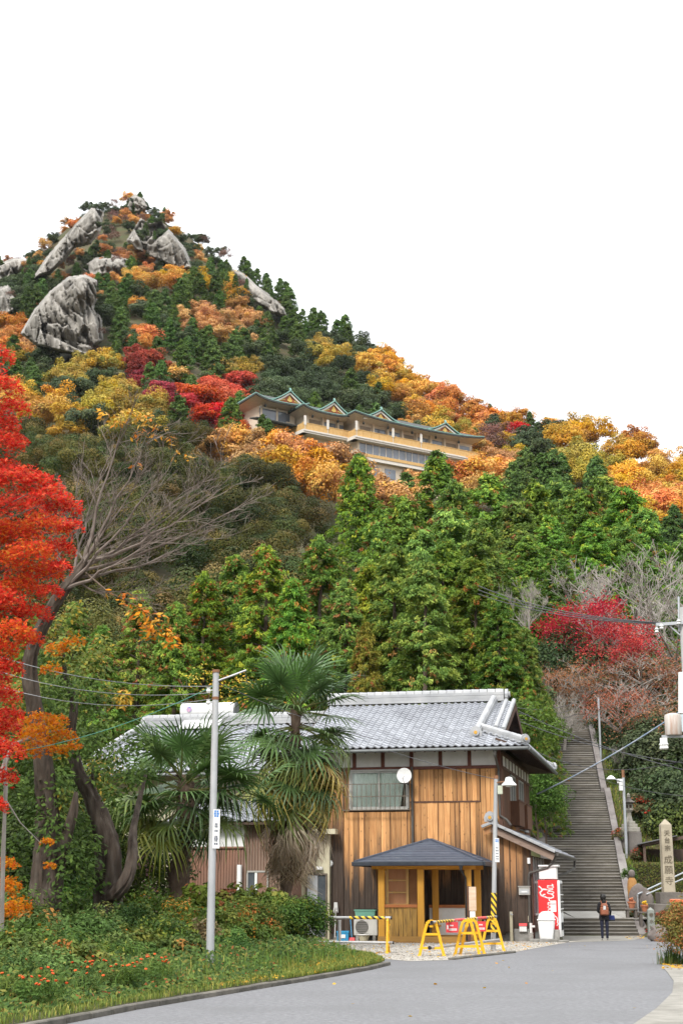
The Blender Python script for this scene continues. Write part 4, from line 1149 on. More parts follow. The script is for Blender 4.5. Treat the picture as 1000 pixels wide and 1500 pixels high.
# ------------------------------------------------------------------ things at the foot of the stairs
def text_mesh(body, size, name='lettering', mat=None, align='CENTER', extrude=.004):
    c = bpy.data.curves.new('t', 'FONT'); c.body = body; c.size = size; c.align_x = align; c.align_y = 'CENTER'; c.extrude = extrude
    c.resolution_u = 3
    o = bpy.data.objects.new('t', c); COL.objects.link(o)
    bpy.context.view_layer.update()
    dg = bpy.context.evaluated_depsgraph_get()
    me = bpy.data.meshes.new_from_object(o.evaluated_get(dg))
    bpy.data.objects.remove(o); me.name = name
    me.materials.clear()
    if mat: me.materials.append(mat)
    return me
def upright_text(body, size, loc, parent, mat, name='lettering', rz=0.0, roll=0.0, extrude=.004):
    """text on a wall facing -Y of its parent"""
    me = text_mesh(body, size, name, mat, extrude=extrude)
    o = link(name, me, parent); o.matrix_local = Matrix.Translation(loc) @ Matrix.Rotation(rz, 4, 'Z') @ Matrix.Rotation(math.pi / 2, 4, 'X') @ Matrix.Rotation(roll, 4, 'Z')
    return o
m_granite = MAT('pale_granite', (.44, .385, .29), (.36, .31, .23), 3, .85, .3, 30, c3=(.28, .24, .18), scale3=1.1)
m_granite_g = MAT('grey_granite', (.26, .275, .25), (.19, .205, .185), 4, .85, .3, 30)
m_carve = MAT('carved_shadow', (.14, .115, .08), None, rough=.9)
PD = 59.6
pb = D(978.5, 1307, PD); pt = D(978, 1200, PD)
pil = empty('stone_pillar', (pb.x, PD, hz(pb.x, PD)), 0, 'tall pale inscribed stone pillar on a dark square plinth', 'monument')
bz = pb.z - pil.location.z; ph = pt.z - pb.z; pw = .42
m = MB().frustum((0, 0, bz), pw * 1.06, pw * 1.06, pw * .98, pw * .98, ph - .22).frustum((0, 0, bz + ph - .22), pw * .98, pw * .98, .05, .05, .22)
m.build('shaft', m_granite, pil, bevel=.012)
MB().bb(-.42, .8, -.42, .5, bz - .42, bz).build('plinth', m_stone_dark, pil, bevel=.02)
MB().bb(-.7, 1.0, -.62, .6, -.3, bz - .42).build('plinth_base', m_stone_dark, pil, bevel=.03)
for i, ch in enumerate('天台宗成願寺'):
    py = (1221, 1231.5, 1243, 1260, 1275, 1291)[i]; s = (.24, .24, .24, .34, .34, .34)[i]
    z = D(978, py, PD - .2).z - pil.location.z
    upright_text(ch, s, (0.0, -pw * .53 - .003, z), pil, m_carve, 'carved_character')
b2 = G(954, 1376)
po = empty('inscribed_post', (b2.x, b2.y, 0), 0, 'short grey inscribed stone post beside the brown boulder', 'stone post')
MB().frustum((0, 0, -.1), .25, .22, .23, .2, 1.12).frustum((0, 0, 1.02), .23, .2, .03, .03, .1).build('shaft', m_granite_g, po, bevel=.008)
for i, ch in enumerate('孝水社三'):
    upright_text(ch, .17, (0, -.118, .84 - .22 * i), po, m_carve, 'carved_character')
def boulder(name, loc, s, seed, mat, label, cat='rock', group=None, rough=.28, sub=3):
    import bmesh
    bm = bmesh.new(); bmesh.ops.create_icosphere(bm, subdivisions=sub, radius=1.0)
    for v in bm.verts:
        q = v.co.copy(); n1 = noise.noise(q * 1.1 + Vector((seed * 3.1, seed, 0))); n2 = noise.noise(q * 2.9 + Vector((seed, 5, seed))); n3 = noise.noise(q * 7 + Vector((seed, 1, 2)))
        v.co = Vector((q.x * s[0], q.y * s[1], q.z * s[2])) * (1 + rough * n1 + rough * .5 * n2 + rough * .15 * n3)
    me = bpy.data.meshes.new(name); bm.to_mesh(me); bm.free(); me.materials.append(mat)
    for p in me.polygons: p.use_smooth = True
    me.set_sharp_from_angle(angle=math.radians(28))
    return tag(link(name, me, None, loc), label, cat, group)
m_boulder = MAT('boulder_stone', (.16, .135, .125), (.10, .085, .075), 2.5, .95, .8, 9, c3=(.22, .19, .17), scale3=1.1)
q = G(969, 1379); boulder('boulder', (q.x, q.y, .2), (.5, .4, .38), 4, m_boulder, 'rounded brown boulder at the foot of the inscribed post')
# natural standing stones behind the lamps
def slab_stone(px, py0, py1, w, d, lab, seed):
    a, b = D(px, py0, d), D(px, py1, d)
    o = boulder('standing_stone', (a.x, d, (a.z + b.z) / 2), (w, .16, (b.z - a.z) / 2 * 1.02), seed, m_boulder, lab, 'standing stone', None, .2)
    return o
slab_stone(936, 1336, 1295, .42, 62.8, 'broad brown standing stone with a rounded top behind the flower lamps', 11)
slab_stone(949, 1337, 1306, .26, 62.4, 'lower brown standing stone leaning beside the broad one', 13)
m_terra = MAT('terracotta', (.48, .19, .10), (.40, .15, .08), 6, .8)
m_yell = MAT('yellow_petal', (.7, .45, .03), None, rough=.7)
for px, py, d, lab in ((923.5, 1333, 62.0, 'terracotta pot on a dark stone stand by the kerb'), (943, 1338, 61.4, 'terracotta pot with yellow flower on a dark stone stand')):
    p = D(px, py, d); z0 = hz(p.x, d)
    st_ = empty('stone_stand', (p.x, d, z0), 0, 'small dark stone stand under the terracotta pot ' + ('by the kerb' if px < 930 else 'with the yellow flower'), 'stand')
    hh = p.z - z0
    MB().bb(-.2, -.1, -.14, .14, -.2, hh).bb(.12, .22, -.14, .14, -.2, hh).bb(-.26, .26, -.17, .17, hh, hh + .07).build('stand', m_stone_dark, st_, bevel=.01)
    pot = empty('flower_pot', (p.x + .03, d - .02, p.z + .07), 0, lab, 'flower pot')
    MB().lathe([(.1, 0), (.15, .2), (.175, .2), (.175, .26), (.14, .26), (.12, .2)], 14).build('pot', m_terra, pot, smooth=35)
    fl = MB()
    for k in range(6): fl.lathe([(.015, .24), (.05, .3), (.03, .34)], 7, (.07 * math.cos(k), .07 * math.sin(k), .02 * k - .02))
    fl.build('flower', m_yell if px > 930 else m_terra, pot)
# small seated statue
p = D(925.5, 1303, 63.5)
sta = empty('stone_statue', (p.x, 63.5, p.z - .05), 0, 'small weathered stone figure in a tan bib beside the round bush', 'statue')
MB().lathe([(.19, -.3), (.2, .0), (.21, .15), (.18, .4), (.12, .5), (.07, .54)], 14, sy=.75).build('body', MAT('bib_tan', (.38, .20, .07), (.30, .15, .05), 5, .9), sta, smooth=50)
MB().lathe([(.06, .52), (.12, .56), (.145, .66), (.13, .76), (.07, .83), (.02, .845)], 14, sy=.95).build('head', m_boulder, sta, smooth=50)
# stone lantern on its stepped base
LD = 73.0
lb = D(922.5, 1231, LD); lt = D(922.5, 1162, LD); u = (lt.z - lb.z) / 69.0
m_lant = MAT('lantern_stone', (.36, .335, .29), (.27, .25, .21), 4, .9, .4, 18, c3=(.16, .15, .13), scale3=1.2)
lan = empty('stone_lantern', (lb.x, LD, lb.z), .5, 'carved stone lantern with a wide curled roof on stepped blocks', 'stone lantern')
MB().frustum((0, 0, -.8), 26 * u, 26 * u, 24 * u, 24 * u, .8 + 12 * u).build('base_block', m_stone_dark, lan, bevel=.02)
MB().frustum((0, 0, 12 * u), 22 * u, 22 * u, 22 * u, 22 * u, 7 * u).frustum((0, 0, 19 * u), 17 * u, 17 * u, 17 * u, 17 * u, 5 * u).frustum((0, 0, 24 * u), 13 * u, 13 * u, 12 * u, 12 * u, 4 * u).build('step_block', m_lant, lan, bevel=.02)
MB().lathe([(5.5 * u, 28 * u), (4.6 * u, 31 * u), (3.4 * u, 36 * u), (3.0 * u, 40 * u), (4.2 * u, 42 * u), (6.4 * u, 44 * u), (6.4 * u, 46 * u), (4.5 * u, 47 * u)], 6).build('shaft', m_lant, lan)
fb = MB()
for sx_ in (-1, 1):
    for sy_ in (-1, 1): fb.bb(sx_ * 3.2 * u - .8 * u, sx_ * 3.2 * u + .8 * u, sy_ * 3.2 * u - .8 * u, sy_ * 3.2 * u + .8 * u, 47 * u, 53 * u)
fb.bb(-4 * u, 4 * u, -4 * u, 4 * u, 52 * u, 53.5 * u).build('fire_box', m_lant, lan)
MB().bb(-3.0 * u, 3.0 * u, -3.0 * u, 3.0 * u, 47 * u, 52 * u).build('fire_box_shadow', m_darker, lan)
MB().lathe([(7.5 * u, 54 * u), (10.5 * u, 55.5 * u), (9.5 * u, 56.5 * u), (6 * u, 58.5 * u), (3.5 * u, 61 * u), (2.2 * u, 62 * u)], 6).build('roof', m_stone_dark, lan)
MB().lathe([(2.0 * u, 62 * u), (2.8 * u, 63.5 * u), (2.2 * u, 65.5 * u), (2.6 * u, 66.5 * u), (1.8 * u, 68 * u), (.3 * u, 69.5 * u)], 8).build('finial', m_lant, lan)
# lamp pole beside the stairs, and the bare pole higher up
m_galv = MAT('galvanised', (.40, .42, .44), (.33, .35, .37), 3, .45, metal=.35, c3=(.46, .47, .48), scale3=1.5)
m_pole_r = MAT('rusty_top', (.25, .12, .06), (.18, .09, .05), 8, .8)
def street_pole(px, pyb, pyt, d, r, label, lamp=True, lean=0.0):
    a, b = D(px, pyb, d), D(px + lean, pyt, d)
    e = empty('lamp_post' if lamp else 'thin_pole', a, 0, label, 'lamp post' if lamp else 'pole')
    h = b.z - a.z
    MB().tube([(0, 0, -.6), (0, 0, h * .9), ], r, 10).build('pole', m_galv, e, smooth=40)
    MB().tube([(0, 0, h * .9), (0, 0, h)], r * 1.02, 10).build('pole_top', m_pole_r if lamp else m_galv, e, smooth=40)
    if lamp:
        MB().bb(-.3, .05, -.05, .05, h - .65, h - .45).bb(-.22, -.05, -.1, .06, h - 1.0, h - .62).build('control_box', m_white, e, bevel=.01)
        MB().tube([(-.05, -.05, h - .6), (-.3, -.1, h - .5), (-.55, -.12, h - .42)], .025, 6).build('arm', m_galv, e)
        MB().lathe([(.05, .12), (.12, .08), (.2, 0), (.22, -.05), (.1, -.07)], 12, (-.6, -.12, h - .42)).build('lamp_shade', m_white, e, smooth=40)
    return e
street_pole(917, 1249, 1127, 72.2, .07, 'slim white lamp post on the grassy bank by the stairway')
street_pole(880, 1126, 1022, 82.0, .06, 'bare thin pole standing high beside the stairway', False)
# timber shelter frame behind the hedge
SD = 71.0
s0 = D(944, 1264, SD)
sh = empty('timber_shelter', (s0.x, SD, s0.z), -.18, 'dark brown timber shelter with sloping roof behind the hedge', 'shelter')
m_brown = MAT('brown_timber', (.115, .075, .058), (.085, .055, .042), 5, .7)
hl = D(944, 1239, SD).z - s0.z
for i, x in enumerate((0, 1.05, 2.15, 3.3)):
    for y in (0, 1.6):
        MB().bb(x - .06, x + .06, y - .06, y + .06, -.9, hl + .26 * x * .75).build('post', m_brown, sh)
MB().bar((-.1, 0, hl + .02), (3.5, 0, hl + .72), .1, .1).bar((-.1, 1.6, hl + .02), (3.5, 1.6, hl + .72), .1, .1).build('beam', m_brown, sh)
MB().slab([(-.3, -.25, hl + .05), (1.5, -.25, hl + .42), (1.5, 1.9, hl + .42), (-.3, 1.9, hl + .05)], (0, 0, .05)).build('roof', MAT('grey_sheet', (.14, .14, .14), (.10, .10, .10), 3, .6), sh)
MB().bb(.06, 3.3, 1.52, 1.56, -.3, hl - .12).bb(-.03, .03, .06, 1.5, -.3, hl - .15).build('wall_panel', MAT('dark_panel', (.07, .045, .04), (.10, .07, .05), 3, .8), sh)
MB().bb(.06, 3.3, -.03, .03, -.25, -.17).build('low_rail', m_brown, sh)
# handrail of the side path
hr = empty('handrail', D(934, 1318, 62.5), 0, 'pale double pipe handrail climbing past the standing stones', 'handrail')
def rel(o, p): return tuple(Vector(p) - o.location)
a, b = D(933, 1310, 62.5), D(1003, 1277, 64.5); c_, d_ = D(946, 1310, 62.2), D(1003, 1286, 64.0)
MB().tube([rel(hr, a), rel(hr, b)], .035, 8).build('upper_rail', m_galv, hr, smooth=40)
MB().tube([rel(hr, c_), rel(hr, d_)], .03, 8).build('lower_rail', m_galv, hr, smooth=40)
for t in (.0, .5, .97):
    q = a.lerp(b, t); MB().tube([rel(hr, q), rel(hr, (q.x, q.y, q.z - 1.0))], .028, 8).build('rail_post', m_galv, hr, smooth=40)
# orange planter half behind the right-hand bush
p = G(1000, 1345)
pl = empty('orange_planter', (p.x, p.y, 0), 0, 'orange ribbed planter tub behind the right hand bush', 'planter')
p = D(999, 1340, 50); pl.location = (p.x, 50, 0)
zt_ = D(999, 1317, 50).z
m_or = MAT('orange_plastic', (.62, .15, .06), (.52, .12, .05), 5, .5)
MB().lathe([(.28, 0), (.34, zt_ - .12), (.36, zt_ - .1), (.30, zt_ - .1)], 18).build('tub', m_or, pl, smooth=30)
MB().lathe([(.38, zt_ - .12), (.40, zt_ - .1), (.40, zt_ - .02), (.34, zt_)], 18).build('rim', m_or, pl, smooth=30)
# ------------------------------------------------------------------ utility pole on the right edge
UD = 50.0
ub = D(1006, 1010, UD)
up = empty('utility_pole', (ub.x, UD, 0), 0, 'concrete utility pole carrying a rust streaked transformer and crossarm', 'utility pole')
m_cpole = MAT('pole_concrete', (.42, .42, .41), (.36, .36, .35), 2, .8)
def ul(px, py, dy=0.0):  # pixel -> pole-local
    p = D(px, py, UD + dy); return Vector((p.x - ub.x, dy, p.z))
MB().tube([(0, 0, -.5), (0, 0, ul(1004, 890).z)], [.19, .14], 12).build('pole', m_cpole, up, smooth=40)
MB().tube([ul(994, 925), ul(993, 874)], .035, 8).build('top_rod', m_galv, up, smooth=40)
MB().bar(ul(960, 915, -.15), ul(1030, 910, -.15), .09, .1).bar(ul(980, 917, -.1), ul(995, 930, -.1), .04, .04).build('crossarm', m_galv, up)
for px, py in ((968, 915), (961, 920), (993, 908), (1012, 908)):
    q = ul(px, py, -.2); MB().lathe([(.03, -.16), (.08, -.13), (.04, -.08), (.08, -.04), (.035, 0), (.05, .04)], 10, q).build('insulator', m_white, up, smooth=40)
m_tank = MAT('transformer_tank', (.55, .52, .49), (.46, .42, .38), 2.5, .5, c3=(.34, .15, .07), scale3=2.2, stretch=(2.2, 2.2, .25))
tq = ul(986, 1077, -.35); th_ = ul(986, 1047, -.35).z - tq.z
tk = MB().lathe([(.26, 0), (.28, .03), (.28, th_ - .05), (.26, th_), (.1, th_ + .05)], 18, tq)
tk = tk.build('transformer_tank', m_tank, up, smooth=35)
MB().bb(tq.x + .2, tq.x + .62, tq.y - .12, tq.y + .1, tq.z + .1, tq.z + th_).build('switch_box', MAT('pale_blue_box', (.48, .55, .58), (.42, .49, .52), 3, .5), up, bevel=.01)
MB().bar(tq + Vector((-.4, 0, -.04)), tq + Vector((.7, 0, -.04)), .1, .08).build('bracket', m_galv, up)
MB().tube([ul(997, 1045, -.1), ul(997, 985, -.1)], .1, 10).build('cable_sleeve', m_white, up, smooth=40)
for k in range(3):
    q = tq + Vector((-.42 + .07 * k, -.05 * k, -.25)); MB().lathe([(.03, -.22), (.07, -.18), (.05, -.1), (.08, -.05), (.04, 0), (.045, .16)], 9, q).build('fuse_holder', m_white, up, smooth=40)
# ------------------------------------------------------------------ overhead wires
m_wire = MAT('black_wire', (.05, .05, .055), None, rough=.6)
m_wireb = MAT('blue_grey_wire', (.22, .30, .42), (.5, .52, .55), 1.2, .5)
def wire(p, q, sag, r, label, mat=m_wire, name='overhead_wire', group=None):
    p, q = Vector(p), Vector(q); pts = []
    for i in range(15):
        t = i / 14; c = p.lerp(q, t); c.z -= sag * 4 * t * (1 - t); pts.append(c - p)
    o = MB().tube(pts, r, 5).build(name, mat, None, True, loc=p)
    return tag(o, label, 'wire', group)
for k, (dy, pe) in enumerate(((0, 876), (.25, 881), (.5, 886))):
    wire(D(965 + 8 * k, 912 + k, UD - .15), D(700, 858 + 6 * k, 74 + dy), .35, .02, 'thick black wire running from the crossarm into the cypresses', group='wires from the crossarm')
wire(D(1002, 1038, UD - .1), D(786, 1163, 60), .15, .028, 'blue and white cable running from the transformer pole down to the house', m_wireb)
wire(D(1002, 1113, UD), to_world(.0, 4.0, 6.9), .5, .012, 'thin wire crossing in front of the stairway to the tiled roof')
wire(D(1002, 1128, UD), D(760, 1042, 66), .2, .015, 'thin wire rising from the right across the upper stairway', group='rising wires across the stairs')
wire(D(1002, 1118, UD), D(745, 1050, 66), .25, .015, 'thin wire rising from the right across the upper stairway', group='rising wires across the stairs')
wire(D(1002, 1166, UD), D(860, 1132, 80), .2, .01, 'fine wire passing behind the lamp post')
for k in range(3):
    wire(D(742, 1034 + 8 * k, 64), D(848, 1026 + 9 * k, 84), .3, .016, 'black wire leaving the house gable towards the stairway trees', group='wires behind the gable')
# ------------------------------------------------------------------ the hall on the mountainside
HC = D(520, 608, 285); HR = math.atan2(.55, .835); HB = 12.0
hall = empty('hillside_hall', (HC.x, HC.y, HC.z - HB), HR, 'long cream hall with balconies and four gabled roofs on the mountainside', 'building')
m_hcream = MAT('hall_cream', (.66, .56, .44), (.60, .50, .39), 1, .8)
m_soff = MAT('hall_soffit', (.66, .59, .51), (.58, .51, .44), 1.5, .8)
m_hroof = MAT('hall_roof', (.035, .04, .04), (.05, .055, .05), 2, .7)
m_copper = MAT('green_copper', (.22, .38, .33), (.16, .30, .26), 3, .55)
m_ped = MAT('red_pediment', (.36, .11, .05), (.28, .08, .04), 3, .7)
m_gild = MAT('gilt_wood', (.62, .42, .12), (.5, .33, .08), 3, .5)
m_balc = MAT('balcony_timber', (.60, .38, .15), (.52, .32, .12), 2, .6)
m_hwhite = MAT('hall_white', (.66, .62, .56), (.58, .54, .48), 2, .7)
m_hglass = MAT('hall_glass', (.13, .15, .18), (.19, .21, .25), .4, .08, spec=.7)
m_hshade = MAT('hall_recess', (.30, .24, .18), (.24, .19, .14), 1, .8)
def hall_block(x0, x1, y0, dep, dz, name, gables, bal=True, over=2.0):
    """one block: wall line behind the eave, hipped roof with upturned corners"""
    ez = HB + dz
    wx0, wx1, wy = x0 + over, x1 - over * .6, y0 + over + .6
    MB().bb(wx0, wx1, wy, y0 + dep, 0, ez - .1).build('wall', m_hcream, hall)
    # eave ring curved up at the corners
    n = 14; eave = []
    def lift(t): return .9 * (abs(2 * t - 1) ** 3)
    r = MB(); vs_, fs_ = [], []
    yr = y0 + dep * .5; rz_ = ez + dep * .27
    for i in range(n + 1):
        t = i / n; x = x0 + (x1 - x0) * t
        vs_ += [(x, y0, ez + lift(t)), (min(max(x, x0 + dep * .35), x1 - dep * .3), yr, rz_)]
    fs_ = [(2 * i, 2 * i + 2, 2 * i + 3, 2 * i + 1) for i in range(n)]
    b = len(vs_); vs_ += [(x0, y0 + dep, ez + .5), (x1, y0 + dep, ez + .5)]
    fs_ += [(0, 1, b), (2 * n, b + 1, 2 * n + 1)]
    r.add(vs_, fs_)
    rf_ = r.build('roof', m_hroof, hall)
    e = MB(); cp = MB()
    for i in range(n):
        t, t2 = i / n, (i + 1) / n
        p, q = Vector((x0 + (x1 - x0) * t, y0, ez + lift(t) - .12)), Vector((x0 + (x1 - x0) * t2, y0, ez + lift(t2) - .12))
        e.bar(p, q, .3, .34); cp.bar(p + Vector((0, .1, .26)), q + Vector((0, .1, .26)), .3, .18)
    for x, s in ((x0, 1), (x1, -1)):
        e.bar((x, y0, ez + .78), (x, y0 + dep, ez + .4), .3, .34); cp.bar((x, y0, ez + 1.04), (x, y0 + dep, ez + .66), .3, .18)
    e.build('eave_edge', m_hroof, rf_); cp.build('copper_trim', m_copper, rf_)
    sv, sf = [], []
    for i in range(n + 1):
        t = i / n; x = x0 + (x1 - x0) * t
        sv += [(x, y0 + .1, ez + lift(t) - .3), (min(max(x, wx0), wx1), wy, ez - .35)]
    sf = [(2 * i, 2 * i + 1, 2 * i + 3, 2 * i + 2) for i in range(n)]
    b = len(sv); sv += [(x0 + .1, y0 + dep, ez + .1), (wx0, y0 + dep, ez - .35)]
    sf += [(0, b, b + 1, 1)]
    MB().add(sv, sf).build('soffit', m_soff, hall)
    for gx, gw, gh in gables:
        yb = y0 + .7
        pts = []
        for i in range(13):
            t = i / 12 * 2 - 1
            pts.append((gx + t * gw / 2, gh * (1 - abs(t)) ** 1.35 + .1))
        gb = MB(); 
        for i in range(12):
            (xa, za), (xb, zb) = pts[i], pts[i + 1]
            gb.slab([(xa, yb - .35, ez + za), (xb, yb - .35, ez + zb), (xb, yb + 4.0, ez + zb), (xa, yb + 4.0, ez + za)], (0, 0, .16))
        gr = gb.build('gable_roof', m_hroof, hall)
        c2 = MB()
        for i in range(12):
            (xa, za), (xb, zb) = pts[i], pts[i + 1]; c2.bar((xa, yb - .32, ez + za + .26), (xb, yb - .32, ez + zb + .26), .5, .22)
        c2.bar((gx, yb - .5, ez + gh + .3), (gx, yb - .2, ez + gh + .9), .3, .3)
        c2.build('copper_trim', m_copper, gr)
        bg = MB()
        for i in range(12):
            (xa, za), (xb, zb) = pts[i], pts[i + 1]; bg.bar((xa, yb - .2, ez + za - .25), (xb, yb - .2, ez + zb - .25), .16, .34)
        bg.build('gable_board', m_hwhite, gr)
        MB().slab([(gx - gw * .4, yb, ez + .1), (gx + gw * .4, yb, ez + .1), (gx, yb, ez + gh * .8)], (0, .1, 0)).build('pediment', m_ped, gr)
        MB().slab([(gx - gw * .07, yb - .06, ez + gh * .35), (gx, yb - .06, ez + gh * .25), (gx + gw * .07, yb - .06, ez + gh * .35), (gx, yb - .06, ez + gh * .78)], (0, -.08, 0)).bar((gx - gw * .4, yb - .05, ez + .12), (gx - gw * .12, yb - .05, ez + gh * .42), .1, .22).bar((gx + gw * .4, yb - .05, ez + .12), (gx + gw * .12, yb - .05, ez + gh * .42), .1, .22).build('gilt_ornament', m_gild, gr)
    # columns and dark openings under the eave
    x = wx0 + .3; k = 0
    while x < wx1 - 1.0:
        MB().bb(x - .22, x + .22, wy - .5, wy - .1, 0 if not bal else ez - 4.0, ez - .3).build('column', m_hcream, hall)
        MB().bb(x + .4, min(x + 3.2, wx1), wy - .04, wy + .0, ez - 2.6, ez - 1.0).build('window', m_hglass if k % 3 else m_hshade, hall)
        x += 3.6; k += 1
    for k in range(int((x1 - x0) / 6)):
        xx_ = x0 + 2.6 + 6 * k
        MB().lathe([(.05, .5), (.22, .35), (.26, .0), (.12, -.15)], 6, (xx_, y0 + .9, ez - 1.1)).tube([(xx_, y0 + .9, ez - .6), (xx_, y0 + .9, ez - .25)], .04, 5).build('hanging_lantern', m_hroof, hall)
    if bal:
        bz0, bz1, by = ez - 4.0, ez - 2.65, y0 + .55
        MB().bb(x0 + .2, x1 - .4, by - .15, wy, bz0 - .75, bz0 - .05).build('balcony_floor', m_hwhite, hall)
        MB().bb(x0 + .2, x1 - .4, by - .3, by - .16, bz0 - .4, bz0 - .1).build('balcony_edge', m_hwhite, hall)
        nb_ = int((x1 - x0 - .6) / 2.0); w = (x1 - x0 - .6) / nb_
        for k in range(nb_):
            MB().bb(x0 + .2 + w * k + .06, x0 + .2 + w * (k + 1) - .06, by - .06, by + .02, bz0 - .03, bz1 - .12).build('balcony_panel', m_balc, hall)
            MB().bb(x0 + .2 + w * k - .06, x0 + .2 + w * k + .06, by - .1, by + .04, bz0 - .04, bz1 + .08).build('balcony_post', m_balc, hall)
        MB().bb(x0 + .14, x1 - .4, by - .12, by + .06, bz1 - .12, bz1).build('balcony_rail', m_balc, hall)
        for k in range(3): MB().bb(x0 + .14, x0 + .24, by + .1 + 2.4 * k, by + 2.3 + 2.4 * k, bz0 - .03, bz1 - .1).build('balcony_panel', m_balc, hall)
        MB().bb(x0 + .1, x0 + 1.4, by + .05, y0 + dep, bz0 - .75, bz0 - .06).build('balcony_floor', m_hwhite, hall)
hall_block(0, 32.6, 0, 10.5, 0, 'right', ((6.6, 8.6, 2.1), (22.8, 9.2, 2.1)))
hall_block(-10.4, 1.8, 2.6, 9.5, .25, 'middle', ((-3.0, 8.6, 2.6),))
hall_block(-19.6, -7.4, 5.4, 10.5, 1.6, 'left', ((-11.6, 9.0, 2.6),), bal=False, over=2.4)
# lower storey of the right block: big windows and a white ledge
lw = MB().bb(1.6, 31, 1.6, 9, -14, HB - 4.7).build('lower_wall', m_hcream, hall)
for k in range(13):
    x = 2.0 + 1.62 * k
    MB().bb(x + .07, x + 1.55, 1.55, 1.62, HB - 7.5, HB - 4.95).build('pane', m_hglass, lw)
    MB().bb(x - .07, x + .07, 1.48, 1.6, HB - 7.6, HB - 4.9).build('mullion', m_hwhite, lw)
MB().bb(1.2, 26, .7, 2.0, HB - 8.6, HB - 7.7).build('ledge', m_hwhite, hall)
MB().bb(1.2, 26, .6, .72, HB - 7.9, HB - 7.3).build('ledge_rail', m_balc, hall)
for k in range(3): MB().bb(4 + 4.2 * k, 6.6 + 4.2 * k, 1.5, 1.62, HB - 11.4, HB - 9.4).build('window', m_hglass, hall)
MB().bb(-17.2, -11.2, 7.95, 8.1, HB - 1.4, HB + .6).build('window', m_hglass, hall)
MB().bb(-17.4, -11.0, 7.9, 8.02, HB + .62, HB + .9).bb(-17.4, -11.0, 7.9, 8.02, HB - 1.75, HB - 1.42).build('window_frame', m_hwhite, hall)
MB().slab([(-19.4, 5.2, HB - 2.6), (-7.6, 5.2, HB - 2.8), (-7.6, 8.2, HB - 2.2), (-19.4, 8.2, HB - 2.0)], (0, 0, .25)).build('lower_eave', m_hroof, hall)
for x, y in ((.6, .4), (9.5, .4), (16.5, .4), (-9.8, 3.0), (-4.5, 3.0)):
    MB().bar((x, y, HB - 4.2), (x, y, HB - .9), .08, .08).bb(x - .28, x + .28, y - .03, y + .03, HB - 2.9, HB - 1.0).build('banner', m_hwhite, hall)
# ------------------------------------------------------------------ nearer trees, each with trunk and crown
def tree(name, loc, label, cat, group, crown_me, trunk_me, s=(1, 1, 1), rz=0.0, sink=.3):
    e = empty(name, (loc[0], loc[1], loc[2] - sink), rz, label, cat, group)
    e.scale = s
    if trunk_me: link('trunk', trunk_me, e)
    if crown_me: link('crown', crown_me, e)
    return e
rnd = random.Random(21)
NC = []
for i in range(5):
    pal = [CYP, [(4, (.10, .155, .03)), (3, (.16, .21, .036)), (2, (.23, .26, .045)), (1, (.07, .12, .028))], CYP, [(4, (.08, .135, .03)), (3, (.13, .185, .034)), (1, (.20, .20, .04))], [(4, (.15, .16, .028)), (3, (.20, .19, .03)), (2, (.09, .12, .024))]][i]
    if i in (1, 3, 4): pal = boost(pal, 1.3, 1.1)
    NC.append(crown_conifer('crown', 500 + i, m_leaf, pal, H=14.5, R=3.1, z0=.8, nb=240, sprays=13, per=20, leaf=.205, asp=.32, droop=.85, pw=.66, tipc=(.36, .15, .045), ptip=(.13, .04, .09, .03, .06)[i]))
NT = limbs(77, 14.5, .24, .15, 16, .25, 1.6, sides=8).mesh('trunk', m_bark)
for px, py, d, k, wd in [(150, 915, 77, 0, 1.0), (205, 862, 82, 0, 1.0), (258, 880, 77, 2, .95), (300, 838, 82, 0, 1.0), (345, 812, 85, 2, 1.0), (388, 800, 80, 0, 1.05), (428, 846, 75, 2, .9), (468, 786, 83, 0, 1.05), (505, 846, 77, 2, .9), (540, 826, 82, 1, .95), (534, 910, 72.5, 4, .75), (578, 800, 79, 1, 1.05), (618, 812, 76, 1, .95), (652, 792, 82, 1, 1.05), (692, 816, 78, 3, 1.05), (730, 868, 76, 3, 1.0), (766, 915, 79, 3, .95), (110, 880, 84, 2, 1.0), (50, 900, 82, 2, 1.0), (800, 1012, 73.5, 3, .55), (772, 985, 74, 2, .7)]:
    p = D(px, py, d); zb = hz(p.x, d); h = p.z - zb; s = h / 14.5
    w = s * wd * (1.0 if s > .8 else 1.1)
    kl = {0: 'tall cypress with many rusty cones', 2: 'tall dark cypress with scattered cones', 1: 'tall yellow green cypress', 3: 'tall bright green cypress', 4: 'small golden green cypress'}[k]
    wl = 'beyond the old garden trees' if px < 170 else 'behind the wing roof' if px < 340 else 'behind the tall palm' if px < 480 else 'behind the main roof ridge' if px < 720 else 'beside the house gable'
    tree('near_cypress', (p.x, d, zb), kl + ' ' + wl, 'tree', 'cypress stand behind the house', NC[k], NT, (w, w, s), rnd.uniform(0, 6.28))
# low green tree squeezed between house and stairs
GB = crown_broad('crown', 640, m_leaf, [(5, (.07, .13, .02)), (3, (.10, .17, .025)), (2, (.05, .09, .02))], R=1.3, H=3.6, z0=.3, nclump=40, per=110, leaf=.14, asp=.45, flat=.8)
for px, py, d, s, lab in ((787, 1240, 67.8, 1.0, 'bright green shrub tree between the side roof and the stairway'), (800, 1236, 69.5, .85, 'smaller bright green shrub beside the left edge of the stairway'), (777, 1165, 69.5, 1.25, 'tall bright green tree rising behind the upper balcony')):
    p = D(px, py, d); z0 = hz(p.x, d)
    e = tree('green_shrub_tree', (p.x, d, p.z), lab, 'tree', None, GB, limbs(int(px), 3.2, .07, .2, 6, .8, .7).mesh('trunk', m_bark), (s, s, s), rnd.random() * 6)
